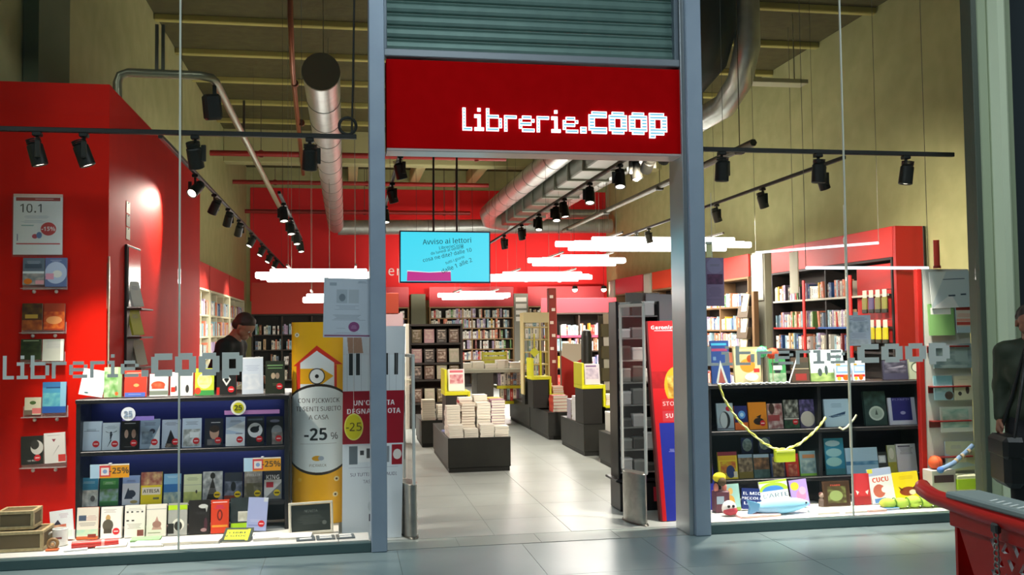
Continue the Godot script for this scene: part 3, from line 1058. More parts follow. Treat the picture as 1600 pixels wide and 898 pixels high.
	track_spot(Vector3(4.886, 3.183, -6.236), Vector3(0.35, -1, -0.1), false, "grey spotlight of the right wall track just left of the right post", 0.0, "4a4a3e")
	track_spot(Vector3(4.871, 3.183, -5.063), Vector3(0.35, -1, -0.1), false, "grey spotlight of the right wall track just right of the right post", 0.0, "4a4a3e")
	track_spot(Vector3(4.853, 3.183, -3.609), Vector3(0.35, -1, -0.1), false, "grey spotlight in mid pane on the track along the right wall", 0.0, "4a4a3e")
	track_spot(Vector3(4.835, 3.183, -2.141), Vector3(0.4, -1, -0.1), false, "dark spotlight at the front end of the track along the right wall", 0.0, "181712")
	track_spot(Vector3(2.973, 2.953, -0.3), Vector3(-0.03, -1, -0.08), true, "left lit spotlight on the right window track", 10.0, "181712")
	track_spot(Vector3(3.806, 2.953, -0.3), Vector3(-0.03, -1, -0.08), true, "middle lit spotlight on the right window track", 10.0, "181712")
	track_spot(Vector3(4.59, 2.953, -0.3), Vector3(-0.12, -1, -0.08), true, "right lit spotlight on the right window track", 10.0, "181712")
	# added fill: hidden spotlights and bare washes brighten the aisles and walls
	for a in [[0.53, 3.2825, -0.95], [2.7, 3.1825, -0.85], [2.7, 3.1825, -1.35]]:
		track_spot(Vector3(a[0], a[1], a[2]), Vector3(0.3, -1.3, -1) if a[0] < 1.0 else Vector3(-0.06 if a[2] > -1.0 else 0.07, -0.42, -1), true, "added fill spotlight on the aisle track just behind the sign, %s" % ["left of the television", "nearest the sign", "second from the sign"][0 if a[0] < 1.0 else 1 if a[2] > -1.0 else 2], 3.5 if a[0] < 1.0 else 7.5)
	fill_wash(Vector3(4.82, 2.95, -2.2), Vector3(0.78, -0.3, -0.6), 12.0)
	for z in [-4.5, -7.5, -10.5]:
		fill_wash(Vector3(4.85, 2.95, z), Vector3(0.75, -0.5, 0), 4.5)
		fill_wash(Vector3(-1.52, 2.95, z - 2.0), Vector3(-0.4, -0.9, 0.1))
	for k in 7:
		var x: float = [649, 690, 730, 808, 858, 881, 925][k] * 0.01795 - 9.85
		var o := thing("downlight", "small round white lamp glowing far back, %s from the left" % ordinal(k + 1), "spotlight", Vector3(x, [2.86, 2.95, 2.86, 2.87, 2.86, 2.6, 2.6][k], -17.5), Vector3.ZERO, "far round lamps")
		add("shade", lathe([Vector2(0, 0.09), Vector2(0.06, 0.08), Vector2(0.08, 0.0), Vector2(0.07, 0.0)], 16), m("3a3832"), o)
		add("lamp_disc", ball(0.075, 12), glow("fff8ea", 4.0), o, Vector3(0, -0.01, 0))
		fill_wash(o.position + Vector3(0, -0.12, 0), Vector3(0, 0.3, -1), 2.2)
		add("cable", tube([Vector3(0, 0.09, 0), Vector3(0, 6.06 - o.position.y, 0)], 0.004, 5), m("3a3832"), o)


func fill_wash(pos: Vector3, dir: Vector3, energy := 5.0) -> void:  # added fill light with no fitting of its own
	var l := SpotLight3D.new()
	l.name = "lamp"
	l.position = pos
	l.basis = Basis.looking_at(dir.normalized(), Vector3(0.1, 0, 1))
	l.spot_angle = 42.0
	l.spot_angle_attenuation = 0.8
	l.light_energy = energy
	l.spot_range = 12.0
	l.spot_attenuation = 2.0
	l.light_size = 0.05
	l.light_color = hexc("fff3e2")
	l.shadow_enabled = true
	add_child(l, true)


# ---------------------------------------------------------------- bookcases
func bookcase(called: String, label: String, pos: Vector3, yaw: float, w: float, h: float, d: float, levels: Array, wood: Material, head := "", uprights := 1, head_h := 0.35) -> Node3D:
	# faces +z of its own axes; the base of the root is the middle of its front foot
	var o := thing(called, label, "bookcase", pos, Vector3(0, yaw, 0))
	for s in [-1.0, 1.0]:
		bx("side_panel", Vector3(0.035, h, d), wood, o, Vector3(s * (w / 2 - 0.018), h / 2, -d / 2), 0.003)
	bx("back_panel", Vector3(w - 0.07, h, 0.02), m("2a211c", 0.7), o, Vector3(0, h / 2, -d + 0.012))
	for k in uprights:
		var x := -w / 2 + w * (k + 1) / (uprights + 1)
		bx("upright", Vector3(0.035, h - 0.04, d - 0.03), wood, o, Vector3(x, h / 2, -d / 2 + 0.002), 0.003)
	for y in levels:
		bx("shelf", Vector3(w - 0.07, 0.03, d - 0.03), wood, o, Vector3(0, y - 0.015, -d / 2 + 0.004), 0.003)
	bx("top_board", Vector3(w, 0.035, d), wood, o, Vector3(0, h + 0.0175, -d / 2), 0.003)
	bx("foot_board", Vector3(w - 0.07, 0.08, 0.02), m("1c1a18", 0.6), o, Vector3(0, 0.04, -0.03))
	if head != "":
		bx("header_panel", Vector3(w, head_h, 0.04), m(head, 0.5), o, Vector3(0, h + 0.036 + head_h / 2, -0.03), 0.004)
	return o


func right_wall() -> void:
	var dark := m("231a17", 0.55)
	var wood := m("8a6a48", 0.55)
	# the bay nearest the window: its red end post faces the mall
	bookcase("wall_bookcase", "dark bookcase on the right wall nearest the window, red header above", Vector3(7.0, 0, -6.2), -90, 3.55, 2.4, 0.36, [0.45, 0.82, 1.19, 1.53, 1.96], dark, "d0251c", 1, 0.4)
	var post := thing("end_post", "tall red end panel closing the nearest right wall bookcase", "panel", Vector3(7.2, 0, -4.35))
	bx("panel", Vector3(0.42, 2.83, 0.06), m("b01410", 0.5), post, Vector3(0.0, 1.415, 0), 0.005)
	bx("shadow_strip", Vector3(0.03, 2.83, 0.07), m("1b1714", 0.5), post, Vector3(0.2, 1.415, 0.0), 0.004)  # wall shadow beyond the panel, built as a dark strip
	for z in [-5.45, -6.82]:
		var d := thing("shelf_divider", "bright red upright divider between books, %s on the nearest right wall bookcase" % ["front one", "rear one"][int(z < -6)], "divider", Vector3(6.985, 0.0, z))
		bx("board", Vector3(0.02, 2.25, 0.07), m("d81e14", 0.4), d, Vector3(0, 1.13, 0), 0.003)
		bx("base_lip", Vector3(0.03, 0.03, 0.1), m("a51710", 0.4), d, Vector3(-0.005, 0.03, 0), 0.003)
	var places := ["top shelf", "second shelf", "third shelf"]
	var third := thing("shelved_books", "books on the third shelf of the nearest right wall bookcase", "books")
	stuff(third)
	for k in 3:
		var y: float = [1.96, 1.53, 1.19][k]
		for half in 2:
			if k < 2:
				spine_books(Vector3(7.1, y + 0.001, -7.93 + 1.75 * half), Vector3(0, 0, 1), [1.66, 0.72][half], 0.3, "%s, %s half, nearest right bookcase" % [places[k], ["rear", "front"][half]], "books on the nearest right wall bookcase")
			else:
				spine_row("book_row", Vector3(7.1, y + 0.001, -7.93 + 1.75 * half), Vector3(0, 0, 1), [1.66, 0.72][half], 0.3, third)
	# price strips along two shelf edges
	for a in [[1.53, "b3201a", -7.2, 1.4, "red"], [1.53, "1f5fb0", -5.55, 1.7, "blue"], [1.96, "d9d6c4", -6.2, 3.4, "pale"]]:
		tag(bx("price_strip", Vector3(0.008, 0.028, a[3]), m(a[1], 0.4), self, Vector3(6.99, a[0] - 0.012, a[2]), 0.001), "%s price strip on a shelf edge of the nearest right wall bookcase" % a[4], "shelf strip")
	bx("pack_wall", Vector3(0.03, 1.05, 0.95), m("c4180e", 0.5), post, Vector3(-0.12, 1.84, -0.58), 0.003)
	# hanging goods by the end post
	for k in 8:
		var g := thing("hanging_pack", "%s hanging pack, %s from the front, %s row beside the red end panel" % [["olive", "yellow"][k / 4], ordinal(k % 4 + 1), ["upper", "lower"][k / 4]], "pack", Vector3(6.94, [2.02, 1.62][k / 4], -4.52 - 0.16 * (k % 4)))
		bx("card", Vector3(0.004, 0.1, 0.1), m("e8e2d0", 0.5), g, Vector3(0, -0.05, 0))
		bx("pouch", Vector3(0.03, 0.2, 0.12), m([["8d8b3a", "7f7c46", "5a4f7a", "8a8440"], ["d9cf1e", "e0d622", "cfc41a", "d9cf1e"]][k / 4][k % 4], 0.35), g, Vector3(0, -0.2, 0), 0.012)
		bx("foot_label", Vector3(0.032, 0.06, 0.122), m("26281e", 0.5), g, Vector3(0, -0.28, 0), 0.01)
		add("hook", tube([Vector3(0, 0.0, 0), Vector3(0.12, 0.0, 0)], 0.004, 6), m("b8b8b0", 0.3, 0.8), g)
	# plastered columns between the bays
	var n := 1
	for z in [-8.55, -14.65, -17.7]:
		var s := setting("trim_%d" % (10 + n))
		bx("column", Vector3(0.42, 2.84, 0.5), m("b5b39e", 0.8), s, Vector3(7.24, 1.42, z), 0.01)
		bx("notice_rail", Vector3(0.02, 0.8, 0.46), m("c4c3b6", 0.6), s, Vector3(7.02, 2.4, z))
		n += 1
	bookcase("wall_bookcase", "dark bookcase on the right wall behind the right post, pink red header", Vector3(7.0, 0, -10.25), -90, 2.7, 2.4, 0.36, [0.45, 0.82, 1.19, 1.5, 1.92], wood, "d43a30", 1, 0.4)
	bookcase("wall_bookcase", "bookcase with orange red header just left of the right post", Vector3(7.0, 0, -12.95), -90, 2.6, 2.4, 0.36, [0.45, 0.82, 1.19, 1.5, 1.92], wood, "e0421c", 1, 0.4)
	bookcase("wall_bookcase", "bookcase with pink header beside the dark gift stand, far right wall", Vector3(7.0, 0, -16.15), -90, 2.3, 2.4, 0.36, [0.45, 0.82, 1.19, 1.5, 1.92], wood, "d93a48", 1, 0.4)
	var far := thing("shelved_books", "rows of books filling the farther right wall bookcases", "books")
	for a in [[-11.5, 2.4], [-14.1, 2.3], [-17.2, 2.1]]:
		for y in [0.45, 0.82, 1.19, 1.5, 1.92]:
			spine_row("book_row", Vector3(7.1, y, a[0]), Vector3(0, 0, 1), a[1], 0.3, far)
	stuff(far)
	# wooden post and stacked magazine pockets beside the first column
	var mp := thing("magazine_pockets", "tall wooden post with stepped magazine pockets before the right column", "magazine rack", Vector3(6.75, 0, -8.5))
	bx("post", Vector3(0.09, 2.15, 0.09), m("8a6a48", 0.5), mp, Vector3(0.1, 1.075, 0.2), 0.006)
	bx("back_board", Vector3(0.03, 2.1, 0.55), m("3a3026", 0.6), mp, Vector3(0.13, 1.05, -0.14), 0.004)
	for k in 4:
		var y := 1.9 - 0.36 * k
		bx("pocket", Vector3(0.08, 0.2, 0.44), m("5a4c38", 0.5), mp, Vector3(0.06 - 0.02 * k, y - 0.1, -0.14), 0.004, Vector3(0, 0, -10))
		bx("magazine", Vector3(0.02, 0.3, 0.22), m(["efe6c8", "d9d0b8", "e6d7b0", "dcd6ca"][k], 0.4), mp, Vector3(0.05 - 0.02 * k, y + 0.06, -0.08), 0.0, Vector3(0, 0, -10))
	var hs := thing("hanging_notice", "pale narrow notice board hanging before the nearest right wall bookcase", "notice", Vector3(6.6, 2.66, -6.35))
	bx("board", Vector3(0.02, 0.62, 0.26), m("dcd8c0", 0.6), hs, Vector3(0, -0.31, 0), 0.003)
	add("cord", tube([Vector3(0, 0, 0), Vector3(0, 3.4, 0)], 0.004, 5), m("8a8878"), hs)
	# two glowing tubes on cables, added to stand for reflections in the glass
	for a in [[Vector3(5.2, 2.5, -4.6), Vector3(6.2, 2.52, -3.4), "white glass reflection modelled as a slanting glowing tube before the right red header"], [Vector3(4.6, 2.14, -2.1), Vector3(5.9, 2.13, -2.0), "white glass reflection modelled as a low glowing tube across the window right end"]]:
		var tl := thing("glass_reflection", a[2], "glass reflection")
		add("reflection_bar", tube([a[0], a[1]], 0.016, 8), glow("f4f6ff", 1.6), tl)
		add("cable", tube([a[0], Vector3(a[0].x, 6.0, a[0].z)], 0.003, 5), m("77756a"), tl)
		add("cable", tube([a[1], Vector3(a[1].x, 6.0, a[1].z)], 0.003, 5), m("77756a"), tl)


func back_wall() -> void:
	var wood := m("9a7a52", 0.55)
	var red := "c32430"
	var levels := [0.42, 0.73, 1.03, 1.31, 1.61, 1.89]
	var i := 0
	for a in [[0.45, 2.5, "leftmost back wall bookcase, seen over the dark magazine rack"], [3.43, 2.35, "brown back wall bookcase in the middle, below the lowest lamp cloud"], [6.1, 2.2, "brown back wall bookcase right of the grey notice column"]]:
		bookcase("back_bookcase", a[2], Vector3(a[0], 0, -19.1), 0, a[1], 2.16, 0.34, levels, wood, red, 1, 0.55)
		var rows := thing("shelved_books", "small bright books filling the %s" % ["leftmost back wall bookcase", "middle back wall bookcase", "right back wall bookcase"][i], "books")
		for y in levels:
			spine_row("book_row", Vector3(a[0] - a[1] / 2 + 0.05, y, -19.2), Vector3(1, 0, 0), a[1] - 0.12, 0.26, rows, 0.9)
		stuff(rows)
		i += 1
	var c := setting("trim_8")
	bx("column", Vector3(0.4, 2.55, 0.5), m("8c8b80", 0.8), c, Vector3(4.8, 1.275, -19.3), 0.01)
	for k in 4:
		bx("notice", Vector3(0.3, 0.12, 0.01), m("f0efe6", 0.5), c, Vector3(4.8, 2.38 - 0.18 * k, -19.04))
	var c2 := setting("trim_9")
	bx("column", Vector3(0.4, 2.55, 0.5), m("6f705c", 0.8), c2, Vector3(1.95, 1.275, -19.3), 0.01)
	# letters on the red wall band, partly behind the television
	var wl := thing("wall_lettering", "white lettering on the red back wall, left of the television", "lettering", Vector3(1.25, 3.22, -19.66))
	for k in 4:
		add("letter", letters("eria"[k], 0.36, false, 0.02), m("f0e6e2"), wl, Vector3(0.2 * k, 0, 0))
	# left wall shelves
	var lw := m("c8c2a4", 0.6)
	for k in 3:
		var z: float = [-8.6, -11.4, -14.2][k]
		bookcase("left_bookcase", "cream bookcase on the left wall behind the cashier, %s from the front" % ["first", "second", "third"][k], Vector3(-2.28, 0, z), 90, 2.7, 2.25, 0.34, [0.42, 0.78, 1.14, 1.5, 1.86], lw, "b8322c", 2, 0.42)
		var rows := thing("shelved_books", "rows of pale books in the %s cream bookcase of the left wall" % ["first", "second", "third"][k], "books")
		for y in [0.42, 0.78, 1.14, 1.5, 1.86]:
			spine_row("book_row", Vector3(-2.36, y, z + 1.28), Vector3(0, 0, -1), 2.55, 0.3, rows, 0.85)
		stuff(rows)
	# a bookcase across the back left, red board above
	bookcase("cross_bookcase", "dark bookcase facing the mall behind the cashier, red board above", Vector3(-1.15, 0, -16.3), 0, 2.1, 1.95, 0.36, [0.42, 0.78, 1.14, 1.5], m("3a2c22", 0.6), "c8321e", 2, 0.75)
	var rows2 := thing("shelved_books", "books in the dark bookcase under the wide red board at back left", "books")
	for y in [0.42, 0.78, 1.14, 1.5]:
		spine_row("book_row", Vector3(-2.12, y, -16.4), Vector3(1, 0, 0), 1.98, 0.3, rows2, 0.8)
	stuff(rows2)

func display_book(a: Array, z: float, lean: float, group: String) -> void:
	var o := make_book(a[8], a[2] - 0.006, a[3], a[4], a[7], "book", "book", a[6])
	o.set_meta("group", group)
	o.position = Vector3(a[0], a[1] + 0.001 + absf(sin(deg_to_rad(a[5]))) * a[2] / 2 + sin(deg_to_rad(lean)) * a[4] / 2, z)
	o.rotation_degrees = Vector3(-lean, 0, a[5])


func display_unit(label: String, x0: float, x1: float, zf: float, top: float, levels: Array, dividers: Array) -> Node3D:
	var w := x1 - x0
	var black := m("15161a", 0.45)
	var o := thing("display_shelf", label, "shelf unit", Vector3((x0 + x1) / 2, 0.073, zf))
	for s in [-1.0, 1.0]:
		bx("side_panel", Vector3(0.03, top - 0.073, 0.32), black, o, Vector3(s * (w / 2 - 0.015), (top - 0.073) / 2, -0.16), 0.003)
	for x in dividers:
		bx("divider", Vector3(0.03, top - 0.11, 0.3), black, o, Vector3(x - (x0 + x1) / 2, (top - 0.073) / 2 - 0.01, -0.165), 0.003)
	bx("top_board", Vector3(w + 0.01, 0.03, 0.33), black, o, Vector3(0, top - 0.073 - 0.015, -0.16), 0.004)
	bx("back_panel", Vector3(w - 0.06, top - 0.11, 0.012), m("0f1330", 0.5), o, Vector3(0, (top - 0.08) / 2, -0.312))
	for y in levels:
		bx("shelf", Vector3(w - 0.06, 0.03, 0.29), black, o, Vector3(0, y - 0.073 - 0.015, -0.15), 0.003)
	return o


func left_window() -> void:
	var wall_z := -0.6
	var unit := display_unit("low black display shelf of three rows in the left window", -1.94, -0.43, -0.55, 1.075, [0.694, 0.287], [])
	for y in [1.035, 0.649]:
		bx("light_strip", Vector3(1.35, 0.008, 0.012), glow("6a7cff", 1.2), unit, Vector3(0, y - 0.073, -0.27))
		var l := AreaLight3D.new()
		l.name = "strip_light"
		l.area_size = Vector2(1.35, 0.03)
		l.light_energy = 0.2
		l.light_color = hexc("8b9cff")
		l.area_range = 20.0
		l.shadow_enabled = true
		l.position = Vector3(0, y - 0.073 - 0.012, -0.2)
		l.rotation_degrees = Vector3(-70, 0, 0)
		unit.add_child(l)
	for a in [
		[-1.851, 0.694, 0.146, 0.213, 0.02, 0, "r", "b cfdfee;l 10 26 44 2 456;r 8 32 48 1 456", "pale blue novel, leftmost on the upper row of the left display shelf"],
		[-1.715, 0.694, 0.126, 0.2, 0.02, 0, "r", "b d3e0ea;l 10 12 44 3 789;e 32 36 4 4 123;t 28 40 38 40 30 66 123;t 30 38 12 30 14 33 123;t 34 38 54 28 52 32 123;t 30 62 36 60 20 86 123", "white novel with a leaping silhouette, upper row of left display"],
		[-1.583, 0.694, 0.131, 0.21, 0.02, 0, "r", "b 15110f;r 12 8 40 2 ccc;e 20 44 7 14 b98;e 46 44 8 15 a87;l 10 86 44 1 999", "black novel with two pale faces, upper row of left display"],
		[-1.441, 0.694, 0.145, 0.22, 0.02, 0, "r", "b 8fa3b8;t 64 20 64 96 30 96 dfe8ee;l 10 12 44 3 334;e 40 40 9 8 334;n 6 40 36 40 566778 99a9b8", "grey blue novel with a crouching figure, upper row of left display"],
		[-1.29, 0.694, 0.137, 0.211, 0.02, 0, "r", "b b9c6d8;l 8 10 48 3 556;t 30 34 58 92 12 92 1a1820;n 14 80 40 14 998877 221a1a", "pale novel with a dark peak, upper row beside the glass joint"],
		[-1.142, 0.694, 0.143, 0.217, 0.02, 0, "r", "b c9d8ea;l 10 12 44 3 567;n 4 36 56 56 f6f8fa 8a8f8a;r 26 46 30 18 eef2f4", "wintry white novel with snowy roofs, upper row of left display"],
		[-0.983, 0.694, 0.139, 0.213, 0.02, 0, "r", "b 1c2030;r 22 14 32 2 eee;e 34 48 16 24 c7a088;e 34 36 17 12 3a2a22;n 10 70 46 20 5a5f6a 8a8078", "dark novel with a bearded man's portrait, upper row of left display"],
		[-0.827, 0.694, 0.145, 0.218, 0.02, 0, "r", "b f2f5f8;r 0 0 64 56 bccde4;t 0 40 64 14 64 56 e6eef6;l 12 12 44 2 556;r 34 54 22 3 889", "blue and white novel with a plain white foot, upper row, left display"],
		[-0.681, 0.694, 0.136, 0.219, 0.02, 0, "r", "b 20242a;r 6 8 52 6 556068;e 32 46 26 24 e8eaec;e 30 44 16 10 16181c;t 20 40 48 30 40 54 16181c", "black novel with a white circle and whale, upper row, left display"],
		[-0.537, 0.694, 0.132, 0.215, 0.02, 0, "r", "b 17181c;e 32 16 18 5 667;e 40 50 20 20 8a8d90;n 22 54 40 40 a39a92 6a6560", "black novel with a grey cup, rightmost on upper row of left display"],
	]:
		display_book(a, -0.62, 8, "novels on the upper row of the left display")
	for a in [
		[-1.865, 0.287, 0.129, 0.208, 0.02, 0, "", "b 7fb0c6;r 0 0 64 40 3f8fb4;l 10 14 44 2 dee;n 0 42 64 54 e8ece6 9aa49e;e 46 70 8 10 555", "blue and white seascape novel, leftmost on the lower row, left display"],
		[-1.726, 0.287, 0.134, 0.208, 0.02, 0, "", "b 3c8a4a;r 10 14 44 12 6cb468;l 14 18 36 2 eff;n 0 40 64 40 9fb6d0 5f8f5a;r 0 84 64 12 2a6a3a", "green novel with a pale landscape, lower row of left display"],
		[-1.573, 0.287, 0.125, 0.213, 0.02, 0, "", "b cfd8e6;r 0 0 64 26 8fa8d8;l 8 16 48 2 446;t 22 40 40 76 8 76 22304a;e 34 60 16 12 2a3448;e 44 86 14 5 b0a068", "pale blue novel with a dark wintry tree, lower row of left display"],
		[-1.429, 0.287, 0.154, 0.233, 0.02, 0, "", "b f0d820;n 0 0 64 40 8a3a3a e0c890;r 4 46 56 22 f2ead8;X 32 57 14 443 ATTESA;r 0 70 64 26 f0dc1c;r 38 76 18 6 775", "yellow novel with a photo band and large title, lower row, left display"],
		[-1.28, 0.287, 0.127, 0.215, 0.02, 0, "", "b 7fb8e0;r 0 34 64 26 2f6fb0;n 0 60 64 36 c8d0b8 6f8f9a;l 10 8 44 2 eff", "sky blue beach novel, lower row beside the glass joint"],
		[-1.135, 0.287, 0.133, 0.206, 0.02, 0, "", "b d9e2b8;l 8 12 48 3 786;r 0 36 64 1 899;n 0 60 64 36 c8d27a a8b46a;e 46 60 3 6 333", "pale yellow green novel with a distant figure, lower row, left display"],
		[-0.991, 0.287, 0.147, 0.221, 0.02, 0, "y", "b a8adb0;n 0 0 64 96 7f8588 d4d8d8;e 32 14 8 10 2a2620;t 32 20 52 92 12 92 2b2722;l 14 54 36 5 bbb", "grey novel with a tall dark robed figure, lower row of left display"],
		[-0.84, 0.287, 0.135, 0.208, 0.02, 0, "y", "b 4a5060;r 0 0 64 30 2f3440;n 0 30 64 50 8a90a4 3c4250;e 32 48 9 16 14161c;r 0 78 40 18 8a3a26", "slate novel with a dark hooded figure, lower row of left display"],
		[-0.695, 0.287, 0.136, 0.213, 0.02, 0, "y", "b 9a9488;n 0 0 64 40 b8b4ae 8a857c;X 32 14 11 ddd THRILLER;n 0 40 64 56 5f5a44 98907a;e 20 60 14 20 6a6448", "grey brown novel with a rocky scene, lower row of left display"],
		[-0.551, 0.287, 0.133, 0.209, 0.02, 0, "y", "b e6e4e0;r 0 0 64 30 3a3a3c;X 32 22 20 fff KING;t 0 96 64 40 64 96 8a8a88;r 8 38 26 18 c8283a;t 40 42 52 46 42 52 eee", "black and white novel with large white title, rightmost on lower row"],
	]:
		display_book(a, -0.62, 8, "novels on the lower row of the left display")
	for a in [
		[-2.007, 0.073, 0.16, 0.207, 0.012, 6, "", "b eef4f6;l 24 12 30 4 b9a;t 6 50 22 30 30 46 334;n 4 46 40 22 c84a3a e8c8a0;r 6 68 54 22 e0ece4;X 22 78 10 356 natale", "white picture book with red roofs and fir tree, leaning by the mug"],
		[-1.842, 0.073, 0.152, 0.226, 0.03, 0, "", "b e6e2d2;r 6 24 22 16 4a5a70;l 28 26 32 4 a66;l 6 46 52 3 666;n 0 66 64 18 a9d8c0 d8e0b8;r 0 86 64 10 c8602a;r 34 80 24 10 8a3020", "cream book with a striped flag, bottom row left of the display"],
		[-1.679, 0.073, 0.149, 0.222, 0.035, 0, "r", "b f2f0ea;l 8 8 40 3 998;e 22 34 7 10 c8a468;e 22 56 16 18 5a5648;r 10 66 24 14 4a4638", "white book with a blonde woman seen from behind, bottom row"],
		[-1.518, 0.073, 0.146, 0.228, 0.03, 0, "", "b efece2;l 6 10 52 2 aaa;r 6 18 6 5 444;r 20 18 6 5 444;r 36 19 8 3 444;r 52 18 5 5 444;r 6 44 8 4 222;r 22 44 8 4 222;l 6 56 50 4 877;r 40 74 20 18 8a4a44", "cream book with rows of tiny drawings, bottom row"],
		[-1.369, 0.073, 0.143, 0.228, 0.03, 0, "", "b ece6da;r 0 14 64 2 aaa;t 34 36 50 76 18 76 c89a90;e 34 60 14 10 a87a70;r 6 84 40 2 886", "cream book with a pink tree, bottom row left of the glass joint"],
		[-1.22, 0.073, 0.139, 0.229, 0.03, 0, "", "b a8aaa4;r 0 6 64 14 b4dc1c;e 34 64 20 18 e8e8da;e 34 68 13 14 2a2a26;r 0 60 20 30 22221e", "grey book with lime band and white arch, bottom row at the glass joint"],
		[-1.069, 0.073, 0.154, 0.245, 0.03, 0, "", "b 1c1816;e 44 18 14 6 c8ccc8;t 50 20 58 20 54 36 b8bcb8;l 14 34 40 2 444;e 52 70 5 20 4a2430;e 46 84 9 5 a88", "black book with a pale curved object, bottom row right of the joint"],
		[-0.922, 0.073, 0.132, 0.24, 0.04, 0, "", "b d8401c;r 6 6 52 2 fff;l 12 16 40 3 a2a;e 32 44 10 16 7a1c10;e 32 44 5 10 d8401c;r 4 72 56 6 e8a030", "red orange book with a dark looped emblem, bottom row"],
		[-0.775, 0.073, 0.151, 0.251, 0.02, 0, "", "b 2c3638;n 0 0 64 96 323e40 242c2e;r 24 38 36 28 d8d8ca;n 26 42 30 22 b8b8a4 e4e4d8;r 2 70 54 14 a8d820", "dark book with a pale torn tag and lime band, bottom row"],
		[-0.663, 0.073, 0.148, 0.242, 0.02, -4, "r", "b a8b4e0;r 50 0 14 12 d0d8e0;l 6 64 44 2 dde;r 6 78 50 4 8a94c8", "lavender book leaning at the right end of the bottom row"],
	]:
		display_book(a, -0.5, 7, "books on the bottom row of the left display")
	for a in [
		[-1.873, 1.077, 0.175, 0.196, 0.02, -10, "", "b f4f8f8;l 22 12 30 2 dde;l 26 70 20 2 567;e 20 86 6 3 466", "white book tilted at the left end on top of the left display"],
		[-1.716, 1.077, 0.131, 0.225, 0.025, 0, "", "b a8c49a;n 0 14 64 82 5a9048 b8cfa8;r 50 0 14 96 88a878;e 46 84 6 6 d8602a", "green book with leafy stems, on top of the left display"],
		[-1.554, 1.077, 0.164, 0.197, 0.03, 0, "", "b d83a28;r 6 8 50 3 e8a890;e 34 54 8 6 f0a060;r 2 80 58 16 4a66b8;l 8 86 44 1 ccd", "red book with a blue foot, on top of the left display"],
		[-1.389, 1.077, 0.137, 0.169, 0.025, 0, "", "b d8ded8;e 30 48 24 16 c8482a;n 8 40 44 24 b83a20 e0704a;r 0 72 64 18 7a8478", "white book with a red painted shape, on top of the left display"],
		[-1.224, 1.077, 0.167, 0.179, 0.025, 0, "", "b eef0ea;l 30 10 26 3 bbb;e 48 68 5 16 333;e 16 66 3 12 555;r 2 60 12 20 c83020", "white book with tiny dark silhouettes, on top right of the joint"],
		[-1.058, 1.077, 0.145, 0.204, 0.025, 0, "", "b c8d43a;e 32 44 24 28 f0ecae;n 12 28 40 30 e8e4a8 c8c86a;r 0 78 64 18 3f9a4a;e 10 80 10 12 d84a2a", "yellow and green book with a pale round shape, on top of left display"],
		[-0.897, 1.077, 0.15, 0.185, 0.025, 0, "r", "b 1a1c1a;t 32 10 46 36 32 62 e4e4e0;t 32 10 18 36 32 62 e4e4e0;t 32 22 40 36 32 50 1a1c1a;t 32 22 24 36 32 50 1a1c1a;r 0 66 10 30 c8281c", "black book with a white diamond outline, on top of left display"],
		[-0.703, 1.077, 0.162, 0.281, 0.03, 1, "", "b d8e2ee;l 10 22 44 4 aab4cc;n 4 44 56 40 d0dae6 f0f4f8;r 0 0 64 4 f8f8f8", "tall pale blue book with faint lettering, on top of left display"],
		[-0.538, 1.077, 0.149, 0.251, 0.03, 0, "r", "b 2a3020;r 6 12 52 3 8ab878;r 8 20 48 3 7aa868;e 26 44 7 9 c8b090;e 40 44 7 9 a89078;l 20 66 30 2 886", "dark green book with two faces, at the right end on top"],
	]:
		display_book(a, -0.68, 6, "books standing on top of the left display")
